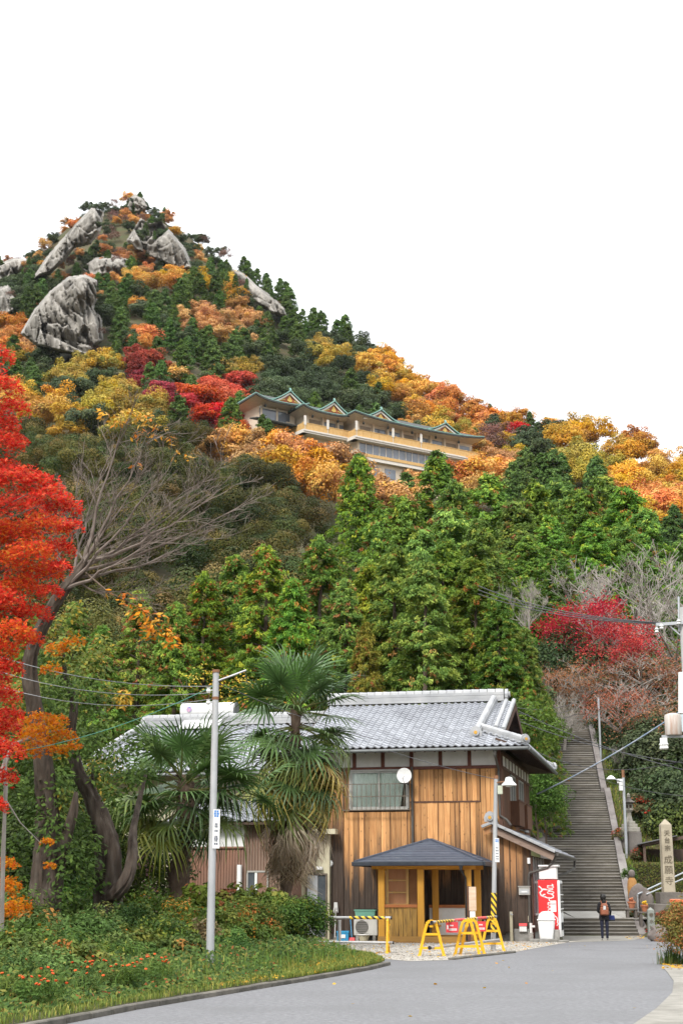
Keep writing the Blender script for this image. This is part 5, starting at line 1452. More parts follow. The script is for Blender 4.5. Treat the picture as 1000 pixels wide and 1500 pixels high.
# maples and bare trees over the stairway
MP = crown_layers('crown', 31, m_leaf, [(5, (.42, .042, .02)), (3, (.34, .03, .018)), (2, (.50, .08, .03)), (1, (.24, .02, .016))], R=4.2, H=3.4, z0=3.0, npad=62, per=125, leaf=.17, asp=.6, thick=.22)
OB = [(5, (.36, .15, .075)), (3, (.30, .12, .07)), (2, (.24, .12, .08)), (1.5, (.30, .07, .04))]
MO = [crown_layers('crown', 33 + i, m_leaf, OB, R=4.3, H=3.6, z0=2.6, npad=42, per=80, leaf=.15, asp=.6, thick=.3) for i in range(2)]
ML = [limbs(41 + i, 5.8, .16, .3, 24, .45, 3.4, wob=.4, sub=10).mesh('trunk', m_bark_grey) for i in range(3)]
def at_terrain(px, d, dy=0):
    p = D(px, 1000, d); return (p.x, d, hz(p.x, d))
def tree_to(px, py, d, h_native, **kw):
    """scale so that the crown top reaches the pixel"""
    p = D(px, py, d); z = hz(p.x, d)
    return (p.x, d, z), (p.z - z) / h_native
for px, py, d, cm, tm, lab, w in [(868, 870, 94, MP, ML[0], 'crimson maple with a broad flat crown above the stairway', 1.0), (905, 905, 91, MP, ML[2], 'smaller crimson maple beside the broad one above the stairway', .8),
                             (850, 955, 88, MO[0], ML[1], 'thin orange brown maple arching over the upper steps', 1.0), (935, 940, 86, MO[1], ML[2], 'orange brown maple beside the utility pole', 1.05), (985, 935, 90, MO[0], ML[0], 'rusty maple at the right of the orange brown one', 1.0), (905, 985, 83, MO[1], ML[1], 'low rusty maple over the thin bare pole', .85), (975, 1000, 82, MO[0], ML[2], 'low brown maple under the transformer wires', .9), (800, 960, 90, MO[1], ML[0], 'faded reddish maple behind the house gable', .8)]:
    loc, s = tree_to(px, py, d, 6.2)
    s = min(max(s, .6), 1.35)
    p = D(px, py, d); zb = p.z - 6.3 * s
    e = tree('maple_tree', (loc[0], loc[1], min(zb, loc[2] + .2)), lab, 'tree', None, cm, tm, (s * w, s * w, s if zb <= loc[2] + .2 else (p.z - loc[2]) / 6.3), rnd.uniform(0, 6.28))
BT = [bare_tree(60 + i, 9.0, .2, .95, 5, .22, gnarl=.2, rmin=.010).mesh('branches', m_bark_grey) for i in range(3)]
def zmax(me): return max(v.co.z for v in me.vertices)
BH = [zmax(b) for b in BT]
for px, py, d, k, lab, w in [(935, 778, 104, 0, 'wide leafless grey cherry tree above the crimson maple', 1.25), (875, 812, 100, 1, 'leafless grey cherry tree left of the widest one', 1.1), (985, 800, 98, 2, 'leafless grey cherry tree behind the utility pole', 1.2), (770, 835, 96, 1, 'small leafless tree among the dark cypresses', .6), (820, 990, 83, 2, 'leafless tree with grey twigs over the house gable', 1.0), (770, 1005, 78, 0, 'leafless tree reaching over the roof end', .9), (905, 1090, 80, 1, 'leafless sapling thicket beside the lamp post', .7), (935, 1060, 84, 0, 'leafless sapling behind the transformer', .7), (855, 1000, 90, 0, 'leafless branches arching above the top steps', 1.0)]:
    p = D(px, py, d); z = hz(p.x, d); s = (p.z - z) / BH[k]
    e = empty('bare_tree', (p.x, d, z - .3), rnd.uniform(0, 6.28), lab, 'tree'); s = max(s, .3); e.scale = (s * w, s * w, s)
    link('branches', BT[k], e)
# dark evergreen shrubs on the bank
DS = [crown_broad('crown', 700 + i, m_leaf, [EVER, [(5, (.05, .08, .03)), (3, (.08, .11, .04)), (2, (.03, .05, .02))], [(4, (.08, .12, .025)), (3, (.12, .15, .03))]][i], R=1.7, H=3.0, z0=.2, nclump=46, per=90, leaf=.17, asp=.55, flat=.85) for i in range(3)]
SHT = limbs(91, 2.4, .07, .15, 7, .8, 1.0).mesh('trunk', m_bark)
for px, py, d, k, s in [(945, 1110, 80, 0, 1.2), (970, 1090, 82, 0, 1.4), (1000, 1100, 80, 1, 1.4), (948, 1150, 81, 0, 1.1), (968, 1150, 77, 1, 1.1), (985, 1160, 75.5, 0, 1.2), (1010, 1165, 75, 1, 1.2), (957, 1190, 77.5, 0, .9), (978, 1195, 75, 1, .9), (1000, 1200, 74, 2, 1.0), (897, 1185, 80, 2, .5), (900, 1130, 84, 0, .7), (920, 1105, 84, 1, .9), (895, 1100, 86, 0, .9), (880, 1060, 92, 0, 1.3), (930, 1040, 92, 1, 1.6), (985, 1040, 90, 0, 1.6), (840, 1040, 95, 0, 1.3), (800, 1050, 92, 1, 1.3), (780, 1100, 84, 2, 1.1), (965, 1060, 86, 1, 1.3), (760, 1060, 86, 0, 1.4)]:
    p = D(px, py, d); z = hz(p.x, d); z1 = min(p.z - 3.0 * s, z)
    sc = s if z1 >= z - 1.5 else s
    tree('evergreen_shrub', (p.x, d, max(z1, z - .8)), 'dense dark evergreen shrub on the bank beside the stairway', 'shrub', 'evergreen shrubs on the bank', DS[k], SHT, (sc, sc, sc), rnd.random() * 6)
# clipped hedge and ball bush
hp = D(932, 1300, 66.5)
def hedge(name, x0, x1, y0, y1, z0, z1, pal, n, leaf, seed, rz=0.0):
    g = np.random.default_rng(seed); P = []; N_ = []
    for i in range(n):
        f = g.random()
        x, y, z = g.uniform(x0, x1), g.uniform(y0, y1), g.uniform(z0, z1)
        if f < .45: y, nn = y0, (0, -1, .2)
        elif f < .75: z, nn = z1, (0, -.1, 1)
        elif f < .88: x, nn = x0, (-1, 0, .2)
        else: x, nn = x1, (1, 0, .2)
        P.append((x, y, z)); N_.append(nn)
    P = np.array(P) + g.normal(size=(n, 3)) * .035; N_ = unit(np.array(N_) + g.normal(size=(n, 3)) * .35)
    c = pick(g, pal, n) * g.uniform(.75, 1.25, (n, 1)); s = g.uniform(.7, 1.3, n) * leaf
    V, Fq = kites(P, N_, g.normal(size=(n, 3)), s, s * .6)
    return np_mesh(name, V, Fq, m_leaf, rep4(c))
hg = empty('clipped_hedge', (hp.x, 66.5, hz(hp.x, 66.5)), -.12, 'square clipped hedge behind the inscribed pillar', 'hedge')
ht = D(940, 1265, 66.5).z - hg.location.z
HP_ = [(5, (.09, .115, .02)), (3, (.06, .085, .018)), (2, (.14, .13, .025)), (1, (.16, .10, .03))]
link('foliage', hedge('foliage', 0, 4.5, 0, 1.5, -.6, ht, HP_, 11000, .075, 5), hg)
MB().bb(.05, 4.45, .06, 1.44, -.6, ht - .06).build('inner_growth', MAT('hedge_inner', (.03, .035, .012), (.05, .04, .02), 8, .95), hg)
p = D(920.5, 1290, 65.5)
bb_ = tree('round_bush', (p.x, 65.5, p.z), 'small round green bush beside the stair kerb', 'shrub', None, crown_broad('crown', 811, m_leaf, [(5, (.07, .14, .025)), (3, (.05, .10, .02))], R=.34, H=.65, z0=-.1, nclump=24, per=70, leaf=.06, flat=.9), limbs(4, .4, .03, .1, 3, .8, .2).mesh('trunk', m_bark), sink=.02)
# ------------------------------------------------------------------ solar heater on the wing roof, satellite dish, wall fittings
m_sw = MAT('white_enamel', (.70, .70, .69), (.64, .64, .63), 3, .35)
hw = wing.matrix_basis
sh_ = empty('solar_water_heater', wing.location, -TH, 'white rooftop solar water heater with a rounded tank', 'water heater')
def WQ(px, py):                                    # on the wing's roof plane, wing-local
    r = ray(px, py); Rm = Matrix.Rotation(TH, 3, 'Z')
    o = Rm @ (EYEV - wing.location); dv = Rm @ r
    t = (WEZ + .9 * wsl - o.z + wsl * o.y) / (dv.z - wsl * dv.y)
    return o + dv * t
a_, b_ = WQ(262, 1072), WQ(318, 1072)
ang = math.atan(wsl)
c0 = Vector(((a_.x + b_.x) / 2, a_.y, a_.z)); tW = b_.x - a_.x
def on_roof(x, up_, n_): return Vector((x, c0.y + up_ * math.cos(ang) - n_ * math.sin(ang), c0.z + up_ * math.sin(ang) + n_ * math.cos(ang)))
MB().slab([on_roof(c0.x - tW / 2 + .02, 0, .12), on_roof(c0.x + tW / 2, 0, .12), on_roof(c0.x + tW / 2, 1.3, .2), on_roof(c0.x - tW / 2 + .02, 1.3, .2)], (0, 0, .1)).build('collector_panel', m_sw, sh_, bevel=.01)
MB().tube([on_roof(c0.x - tW * .66, 1.5, .42), on_roof(c0.x + tW * .72, 1.5, .42)], .33, 20).build('tank', m_sw, sh_, smooth=40)
MB().tube([on_roof(c0.x + tW * .72, 1.5, .42), on_roof(c0.x + tW * .76, 1.5, .42)], .34, 20).build('tank_end', m_gutg, sh_, smooth=40)
tq_ = on_roof(c0.x - tW * .42, 1.5, .42) + Vector((0, -.34, .05))
MB().tube([tq_, tq_ + Vector((0, -.015, 0))], .12, 12).build('round_emblem', MAT('emblem_blue', (.12, .22, .5), (.6, .3, .3), 9, .5), sh_, smooth=40)
for sx_ in (-.5, .5): MB().bar(on_roof(c0.x + tW * sx_, -.05, .03), on_roof(c0.x + tW * sx_, 1.7, .06), .05, .06).build('support_rail', m_galv, sh_)
dxx, dzz = FP(592, 1136, -.55)
ds_ = empty('satellite_dish', to_world(dxx, -.1, dzz), -TH, 'white satellite dish mounted beside the upstairs window', 'satellite dish')
m = MB(); vs_, fs_ = [], []; n = 24
for ri in range(5):
    for k in range(n):
        r_ = .27 * ri / 4; a = 2 * math.pi * k / n
        vs_.append((r_ * math.cos(a), -.5 - .0 + .35 * (.27 ** 2 - r_ ** 2), r_ * math.sin(a)))
for ri in range(4):
    for k in range(n): fs_.append((ri * n + k, ri * n + (k + 1) % n, (ri + 1) * n + (k + 1) % n, (ri + 1) * n + k))
m.add(vs_, fs_); m.build('reflector', m_white, ds_, smooth=60)
MB().tube([(0, -.5, -.26), (0, -.85, -.12)], .012, 6).box((0, -.87, -.1), (.06, .1, .06)).build('feed_arm', m_white, ds_)
MB().tube([(0, -.47, -.02), (.03, -.3, -.25), (.05, .07, -.3)], .02, 6).build('mount', m_gutg, ds_)
def on_wall(px, py, ly=-.05): x, z = FP(px, py, ly); return to_world(x, ly, z)
e = empty('wall_light', on_wall(482.5, 1265), -TH, 'round white wall light on the dark boards', 'lamp')
MB().tube([(0, -.02, 0), (0, -.1, 0)], [.13, .11], 16).build('shade', m_white, e, smooth=40)
MB().tube([(0, .0, 0), (0, -.02, 0)], .135, 16).build('base_ring', m_alu, e)
e = empty('mailbox', on_wall(768, 1305, -.09), -TH, 'grey steel mailbox fixed to the lean-to boards', 'mailbox')
MB().bb(-.2, .2, -.14, .04, -.14, .14).build('body', m_alu, e, bevel=.01)
MB().bb(-.16, .16, -.155, -.14, -.09, .05).build('front_plate', m_galv, e)
MB().bb(-.1, .1, -.165, -.155, -.05, -.01).build('name_slot', m_white, e)
MB().bb(-.22, .22, -.17, .05, .14, .165).build('lid', m_alu, e)
e = empty('red_topped_box', on_wall(766, 1359, -.09), -TH, 'small white letter box with a red lid low on the lean-to boards', 'letter box')
MB().bb(-.13, .13, -.14, .04, -.13, .06).build('body', m_white, e, bevel=.01)
MB().slab([(-.14, -.16, .062), (.14, -.16, .062), (.14, -.1, .15), (-.14, -.1, .15)], (0, .14, 0)).build('lid', MAT('red_lid', (.6, .05, .05), None, rough=.5), e)
e = empty('pipe_post', G(749, 1379), -TH, 'cream square post with a tap beside the concrete plinth', 'tap post'); e.location = on_wall(749, 1378, -.3); e.location.z = 0
MB().bb(-.05, .05, -.05, .05, -.1, 1.0).build('post', m_cream, e, bevel=.006)
MB().tube([(0, -.05, .9), (0, -.14, .92), (.08, -.16, .9)], .018, 6).bb(-.01, .01, -.13, -.09, .92, 1.0).build('tap', m_galv, e)
e = empty('gas_meter', on_wall(777.5, 1370, -.25), -TH, 'white valve assembly on a stone block at the house corner', 'meter'); e.location.z = 0
MB().bb(-.08, .08, -.08, .08, 0, .3).build('block', m_conc, e, bevel=.01)
MB().tube([(0, 0, .3), (0, 0, .62)], .05, 10).tube([(0, 0, .5), (.14, 0, .5)], .04, 8).build('valve', m_white, e, smooth=40)
e = empty('switch_plate', on_wall(774.5, 1346, -.1), -TH, 'small cream switch box beside the downpipe', 'switch box')
MB().bb(-.04, .04, -.05, .05, -.1, .1).build('body', m_cream, e, bevel=.006); MB().bb(-.02, .02, -.06, -.05, -.04, .04).build('cover', m_white, e)
e = empty('cable_box', on_wall(774, 1261, -.1), -TH, 'small white cable box high beside the downpipe', 'cable box')
MB().bb(-.05, .05, -.05, .05, -.1, .1).build('body', m_white, e, bevel=.006); MB().tube([(0, 0, -.1), (0, 0, -.3)], .012, 5).build('cable', m_black, e)
# ------------------------------------------------------------------ road, lot, kerb
def gpoly(pts, z): return [tuple(G(x, y, 0)[:2]) + (z,) for x, y in pts]
m_asph = MAT('worn_asphalt', (.19, .19, .196), (.125, .125, .13), 11, .9, 1.0, 30, c3=(.135, .135, .138), scale3=.4, coord='Object', lo=.35, hi=.65, detail=14)
m_apron = MAT('cement_apron', (.27, .255, .225), (.20, .19, .165), 3, .95, .6, 30, c3=(.15, .14, .12), scale3=.6)
m_gravel = MAT('pale_gravel', (.42, .39, .34), (.30, .275, .23), 14, .95, .8, 40, c3=(.48, .45, .40), scale3=2)
KERB = [(100, 1500), (200, 1480), (300, 1463), (400, 1446), (480, 1433), (545, 1421), (573, 1414)]
kw = [Vector(G(*p)) for p in KERB]
back = kw[0] + (kw[0] - kw[3]) * 2.6
left_edge = [back + Vector((-4, -12, 0)), back] + kw
right_edge = [(968, 1416), (976, 1424), (986, 1438), (984, 1455), (961, 1478), (925, 1503)]
GR = [(830, 1381), (800, 1386.5), (752, 1395.5), (682, 1403), (655, 1407), (600, 1408.5), (545, 1404)]
road_pts = [tuple(p[:2]) + (.006,) for p in left_edge] + gpoly(GR[::-1], .006) + gpoly([(935, 1371.5), (985, 1379), (1012, 1388), (1012, 1404), (985, 1411)] + right_edge, .006)
rb = G(925, 1503)
road_pts += [(rb.x - .5, rb.y - 6, .006), (rb.x - 1.0, -15, .006)]
tag(MB().add(road_pts, [tuple(range(len(road_pts)))]).build('road', m_asph), kind='structure')
gv = gpoly(GR + [(500, 1402), (478, 1398), (440, 1376)], .012) + [tuple(to_world(-7, -.05, .012)), tuple(to_world(.6, -.05, .012)), tuple(to_world(1.6, .2, .012))]
tag(MB().add(gv, [tuple(range(len(gv)))]).build('gravel_lot', m_gravel), kind='structure')
ap = gpoly([(968, 1416), (976, 1424), (986, 1438), (984, 1455), (961, 1478), (925, 1503)], .014)
ap += [(rb.x + 1.0, rb.y - 8, .014), (rb.x + 12, rb.y - 8, .014), (rb.x + 12, 36, .014), tuple(G(985, 1411)[:2]) + (.014,)]
tag(MB().add(ap, [tuple(range(len(ap)))]).build('pavement', m_apron), kind='structure')
cp_ = gpoly([(826, 1381), (926, 1378), (940, 1374), (940, 1370), (822, 1371)], .010)
tag(MB().add(cp_, [tuple(range(len(cp_)))]).build('stair_forecourt', m_apron), kind='structure')
g = np.random.default_rng(3)
def in_gravel(x, y):
    q = proj((x, y, 0)); return in_poly(q[0], q[1], GR + [(500, 1402), (478, 1398), (440, 1376), (480, 1379), (776, 1380)])
oct_v = np.array([(1, 0, 0), (-1, 0, 0), (0, 1, 0), (0, -1, 0), (0, 0, .7), (0, 0, -.5)]); oct_f = np.array([(0, 2, 4), (2, 1, 4), (1, 3, 4), (3, 0, 4)])
def scatter_stones(n, xr, yr, test, size, name, mat_pal, z=.012):
    V, Fs, C_ = [], [], []; k = 0
    while k < n:
        x, y = g.uniform(*xr), g.uniform(*yr)
        if not test(x, y): n -= .3; continue
        s = size * g.uniform(.5, 1.4); a = g.random() * 6
        v = oct_v * s * g.uniform(.7, 1.2, 3); R = np.array([[math.cos(a), -math.sin(a), 0], [math.sin(a), math.cos(a), 0], [0, 0, 1]])
        V.append(v @ R.T + (x, y, z + s * .2)); Fs.append(oct_f + k * 6); C_.append(np.repeat(pick(g, mat_pal, 1) * g.uniform(.8, 1.2), 6, 0)); k += 1
    return np_mesh(name, np.vstack(V), np.vstack(Fs), m_leaf, np.vstack(C_))
tag(link('gravel', scatter_stones(12000, (-1, 9), (39, 56), in_gravel, .024, 'gravel', [(5, (.46, .43, .37)), (3, (.33, .30, .25)), (2, (.55, .52, .47)), (1, (.2, .18, .15))])), 'loose pale gravel spread over the lot in front of the house', 'gravel', kind='stuff')
m_crack = MAT('asphalt_joint', (.05, .05, .05), (.08, .08, .08), 9, .95)
for (x0, y0, x1, y1, w_, lab) in ((847, 1391.3, 871, 1391, .05, 'dark tar seam across the road before the stairs'), (925, 1389, 950, 1389.3, .05, 'dark tar seam near the boulder'), (940, 1384, 955, 1384, .04, 'short tar seam by the stair forecourt'), (780, 1413, 802, 1414, .03, 'short crack in the middle of the road')):
    a, b = G(x0, y0, .009), G(x1, y1, .009); n_ = 8; pts_ = [a.lerp(b, i / n_) + Vector((0, .04 * math.sin(i * 2.1 + x0), 0)) for i in range(n_ + 1)]
    vv = [p + Vector((0, w_ * (.4 + .6 * math.sin(math.pi * (i + .3) / (n_ + .6))), 0)) for i, p in enumerate(pts_)] + [p - Vector((0, w_ * (.4 + .6 * math.sin(math.pi * (i + .3) / (n_ + .6))), 0)) for i, p in enumerate(pts_)][::-1]
    tag(MB().add(vv, [tuple(range(len(vv)))]).build('road_seam', m_crack), kind='structure')
# kerb stones along the garden
kerb = empty('garden_kerb', kw[0], 0, 'dark concrete kerb along the planted garden edge', 'kerb')
m_kerb = MAT('kerb_concrete', (.12, .11, .095), (.075, .07, .058), 5, .95, .7, 14, c3=(.16, .145, .12), scale3=1.3, rnd=.12)
path = [back] + kw
for i in range(len(path) - 1):
    a, b = path[i], path[i + 1]; n = max(1, round((b - a).length / .9))
    for k in range(n):
        p, q = a.lerp(b, k / n), a.lerp(b, (k + .985) / n)
        sd = (q - p).normalized().cross(Vector((0, 0, 1)))
        MB().bar(p - sd * .08 + Vector((0, 0, .0)) - kw[0], q - sd * .08 - kw[0], .13, .17 + rnd.uniform(-.012, .012)).build('kerb_stone', m_kerb, kerb, bevel=.015)
lotk = empty('lot_edging', G(660, 1406), 0, 'broken low edging stones between gravel and road', 'edging')
for (x0, y0), (x1, y1) in (((660, 1406.5), (682, 1403.5)), ((683, 1403.5), (706, 1401)), ((707, 1401), (730, 1398.5)), ((731, 1398.3), (751, 1396))):
    MB().bar(G(x0, y0) - lotk.location, G(x1, y1) - lotk.location, .18, .12).build('edging_stone', m_kerb, lotk, bevel=.02)
# garden bed
bnd = [back + Vector((-4, -12, 0)), back] + kw + [G(545, 1405), G(500, 1399), G(482, 1388), G(478, 1378.5)]
by_ = [p.y for p in bnd]; bx_ = [p.x - (.14 if p.y < 37 else 0) for p in bnd]
def bx(y): return float(np.interp(y, by_, bx_))
def bedz(x, y):
    d = max(bx(y) - x, 0)
    return .10 + .42 * (1 - math.exp(-d / 4.0)) + .04 * math.sin(x * 1.7 + y) * min(d, 1)
ys = np.linspace(by_[0], by_[-1], 90); ds = [0, .15, .4, .8, 1.4, 2.2, 3.2, 4.5, 6, 8, 11, 15, 20, 27]
Vb = [(bx(y) - d, y, bedz(bx(y) - d, y) if d > 0 else .02) for y in ys for d in ds]; nd = len(ds)
m_soil = MAT('garden_soil', (.05, .05, .02), (.035, .03, .018), 3, .95, .7, 12, c3=(.07, .075, .02), scale3=.8)
tag(link('garden_bed', np_mesh('garden_bed', Vb, [(i * nd + j, (i + 1) * nd + j, (i + 1) * nd + j + 1, i * nd + j + 1) for i in range(len(ys) - 1) for j in range(nd - 1)], m_soil, smooth=True)), kind='structure')

# ------------------------------------------------------------------ timber shelter with dark roof
gz = empty('bus_shelter', HO, -TH, 'new timber waiting shelter with a dark hipped roof and white low wall', 'shelter')
m_hon = MAT('honey_timber', (.60, .30, .045), (.52, .25, .035), 3, .55, .1, stretch=(6, 6, .5))
m_honb = MAT('cedar_panel', (.44, .26, .07), (.38, .21, .05), 2, .6, c3=(.10, .06, .025), scale3=2.6, stretch=(9, 9, .8))
m_slate = MAT('slate_roof', (.055, .062, .085), (.075, .085, .11), 5, .45, .2, spec=.5, rnd=.12)
m_slate_e = MAT('slate_edge', (.03, .035, .045), (.045, .05, .06), 5, .4)
m_railr = MAT('red_cedar_rail', (.42, .15, .05), (.34, .12, .04), 4, .6)
GF, GBk = -2.75, -.75
gl, gezr = FP(519, 1266, GF - .5); gr_, _ = FP(706, 1266, GF - .5)
gez = gezr
agx, agz = FP(629, 1231, (GF + GBk) / 2)
y0, y1 = GF - .5, GBk + .55; ym = (y0 + y1) / 2
apx0, apx1 = agx - .06, agx + .06
ROWS = 9
for fi, (A_, B_, C_, D_) in enumerate((((gl, y0), (gr_, y0), (apx1, ym), (apx0, ym)), ((gr_, y0), (gr_, y1), (apx1, ym), (apx1, ym)), ((gr_, y1), (gl, y1), (apx0, ym), (apx1, ym)), ((gl, y1), (gl, y0), (apx0, ym), (apx0, ym)))):
    for k in range(ROWS):
        t0, t1 = k / ROWS, (k + 1) / ROWS
        L2 = lambda a, b, t: (a[0] + (b[0] - a[0]) * t, a[1] + (b[1] - a[1]) * t)
        p, q, r, s = L2(A_, D_, t0), L2(B_, C_, t0), L2(B_, C_, t1), L2(A_, D_, t1)
        zz0, zz1 = gez + .06 + (agz - gez - .06) * t0, gez + .06 + (agz - gez - .06) * t1
        MB().slab([(p[0], p[1], zz0 + .035), (q[0], q[1], zz0 + .035), (r[0], r[1], zz1 + .012), (s[0], s[1], zz1 + .012)], (0, 0, -.035)).build('slate_course', m_slate, gz)
hb = MB()
for cx, cy in ((gl, y0), (gr_, y0), (gr_, y1), (gl, y1)):
    hb.bar((cx, cy, gez + .1), (apx0 if cx == gl else apx1, ym, agz + .04), .1, .05)
hb.bar((apx0, ym, agz + .03), (apx1, ym, agz + .03), .12, .07).build('hip_cap', m_slate, gz)
fa = MB()
fa.bb(gl - .04, gr_ + .04, y0 - .1, y0 - .01, gez - .06, gez + .08).bb(gl - .04, gr_ + .04, y1 + .01, y1 + .1, gez - .06, gez + .08).bb(gl - .1, gl - .01, y0 - .02, y1 + .02, gez - .06, gez + .08).bb(gr_ + .01, gr_ + .1, y0 - .02, y1 + .02, gez - .06, gez + .08)
fa.build('gutter', m_slate_e, gz, bevel=.015)
MB().bb(gl + .02, gr_ - .02, y0 + .02, y1 - .02, gez - .02, gez + .03).build('soffit', m_hon, gz)
MB().bb(gl + .5, gr_ - .3, GF - .06, GF + .06, gez - .16, gez - .022).bb(gl + .5, gr_ - .3, GBk - .06, GBk + .06, gez - .16, gez - .022).build('tie_beam', m_hon, gz)
P0, _ = FP(559, 1340, GF); P1, _ = FP(616.5, 1340, GF); P2, _ = FP(686, 1340, GF); P3, _ = FP(638, 1340, GBk); P4, _ = FP(700, 1340, GBk); P5 = P0 + .02
for x, y in ((P0, GF), (P1, GF), (P2, GF), (P3, GBk), (P4, GBk), (P5, GBk)):
    MB().bb(x - .105, x + .105, y - .1, y + .1, .12, gez - .16).build('post', m_hon, gz, bevel=.008)
MB().bb(P0 - .12, P2 + .12, GF - .12, GF + .1, .0, .22).bb(P0 - .12, P4 + .1, GBk - .08, GBk + .12, .0, .22).build('sill_beam', MAT('dull_timber', (.40, .22, .06), (.3, .16, .05), 3, .7, stretch=(.6, 6, 6)), gz)
_, zr = FP(590, 1327, GF)
MB().bb(P0 + .11, P1 - .11, GF - .07, GF + .07, zr - .05, zr + .05).build('hand_rail', m_railr, gz)
x = P0 + .11; k = 0
while x < P1 - .13:
    w = min(.155, P1 - .11 - x); MB().bb(x + .004, x + w - .004, GF - .03 - (.008 if k % 2 else 0), GF + .02, .22, zr - .05).build('wall_board', m_honb, gz); x += w; k += 1
MB().bb(P1 - .05, P2 + .15, GBk + .02, GBk + .07, .22, zr - .08).build('white_wall', m_white, gz)
MB().bb(P1 - .05, P2 + .15, GBk - .03, GBk + .09, zr - .08, zr + .02).build('hand_rail', m_railr, gz)
MB().bb(P0 - .02, P0 + .03, GF + .1, GBk - .1, .22, gez - .2).build('white_wall', m_white, gz)
LYW = -2.3
la, lzt = FP(567, 1272, LYW); lb_, lzb = FP(597, 1325, LYW)
MB().bb(P0 + .1, la, LYW - .02, LYW + .02, lzb, lzt + .05).build('white_wall', m_white, gz)
lw_ = MB()
for z in (lzb, lzb + (lzt - lzb) / 3, lzb + 2 * (lzt - lzb) / 3, lzt): lw_.bb(la, lb_, LYW - .05, LYW + .02, z - .025, z + .025)
m_pine = MAT('pale_pine', (.58, .38, .15), (.50, .31, .11), 3, .6)
for xq in (la, lb_): lw_.bb(xq - .045, xq + .045, LYW - .052, LYW + .022, lzb - .03, lzt + .03)
lw_ = lw_.build('lattice_window', m_pine, gz)
for k in range(3):
    zq = lzb + (lzt - lzb) * k / 3
    MB().bb(la + .046, lb_ - .046, LYW - .01, LYW + .01, zq + .03, zq + (lzt - lzb) / 3 - .03).build('pane', MAT('ply_%d' % k, (.44, .22, .11), (.38, .18, .09), 2, .7, stretch=(5, 5, .4)), lw_)
MB().bb(lb_ + .06, lb_ + .42, LYW + .02, LYW + .06, lzb, lzt).build('sliding_panel', MAT('brown_panel', (.30, .14, .06), (.24, .11, .045), 2, .7), gz)
MB().bb(P0 + .25, P3 + .2, GBk - .5, GBk - .12, .5, .56).bb(P1 + .1, P1 + .2, GBk - .45, GBk - .15, .22, .5).build('bench', m_hon, gz)
dpx, _ = FP(681, 1300, GF - .3)
MB().frustum((dpx - .1, GF - .52, gez - .2), .07, .07, .14, .12, .15).tube([(dpx - .1, GF - .52, gez - .2), (dpx, GF - .2, gez - .45), (dpx, GF - .16, .1)], .035, 8).build('downpipe', m_black, gz, smooth=40)
# notice board by the shelter
nb0 = FP(688, 1382, GF - .45)
nb_ = empty('notice_board', to_world(nb0[0], GF - .45, 0), -TH, 'timber faced notice board on a dark post beside the shelter', 'sign')
_, nz1 = FP(690, 1299, GF - .45); _, nz0 = FP(690, 1334, GF - .45)
MB().bb(-.06, .04, -.04, .04, -.1, nz1 + .02).build('post', m_dark, nb_)
MB().bb(.0, .24, -.06, -.042, nz0, nz1).build('panel', MAT('plywood', (.62, .48, .36), (.52, .37, .25), 1.2, .7, stretch=(1, 1, 7)), nb_)
MB().bb(.02, .2, -.055, -.042, .75, nz0 - .02).build('white_sheet', m_white, nb_)
# ------------------------------------------------------------------ things along the wall left of the shelter
ac_x, _ = FP(536, 1350, -.6)
ac = empty('air_conditioner_unit', to_world(ac_x, -.55, 0), -TH, 'white outdoor air conditioner unit with a round dark grille', 'air conditioner')
m_acw = MAT('ac_white', (.52, .51, .48), (.45, .44, .41), 3, .5)
MB().bb(-.42, .42, -.16, .16, .18, .76).build('casing', m_acw, ac, bevel=.015)
MB().tube([(-.13, -.16, .47), (-.13, -.18, .47)], .23, 20).build('grille', m_gut, ac)
for k in range(7): MB().bb(-.36, .1, -.19, -.183, .27 + .065 * k, .278 + .065 * k).build('grille_bar', m_acw, ac)
for xq in (-.3, .3): MB().bb(xq - .05, xq + .05, -.15, .15, 0, .18).build('foot', m_conc, ac)
pb_ = empty('planter_box', to_world(ac_x - .02, -.55, .76), -TH, 'pale green planter box on top of the air conditioner', 'planter')
m_gpl = MAT('green_plastic', (.16, .36, .28), (.13, .31, .24), 4, .5)
MB().frustum((0, 0, 0), .66, .26, .74, .32, .26).build('trough', m_gpl, pb_, bevel=.01); MB().bb(-.39, .39, -.18, .18, .26, .30).build('rim', m_gpl, pb_)
MB().bb(-.34, .34, -.13, .13, .30, .33).build('soil', MAT('dark_soil', (.03, .025, .02), None, rough=.95), pb_)
e = empty('basin', to_world(ac_x + .0, -1.0, 0), -TH, 'small cream basin below the air conditioner', 'basin')
MB().lathe([(.14, 0), (.2, .2), (.22, .2), (.22, .23), (.16, .22)], 14).build('bowl', m_cream, e, smooth=30); MB().lathe([(.225, .2), (.235, .215), (.225, .23)], 14).build('rim', m_white, e)
bcx, _ = FP(503, 1370, -.9)
e = empty('blue_crate', to_world(bcx, -.9, 0), -TH, 'bright blue plastic crate on the ground by the dark boards', 'crate')
m_blue = MAT('blue_plastic', (.04, .28, .50), (.03, .22, .42), 4, .5)
MB().bb(-.2, .2, -.14, -.12, 0, .34).bb(-.2, .2, .12, .14, 0, .34).bb(-.2, -.18, -.12, .12, 0, .34).bb(.18, .2, -.12, .12, 0, .34).bb(-.18, .18, -.12, .12, 0, .02).build('walls', m_blue, e)
MB().bb(-.22, .22, -.16, -.14, .28, .34).build('rim', m_blue, e); MB().bb(-.1, .1, -.165, -.145, .1, .22).build('label_patch', m_white, e)
mx_, _ = FP(491, 1360, -.2)
e = empty('white_mop', to_world(mx_, -.2, 0), -TH, 'white mop leaning upside down on the dark boards', 'mop')
MB().tube([(0, -.1, .1), (.02, 0, 1.15)], .014, 6).build('handle', m_white, e)
mm = MB()
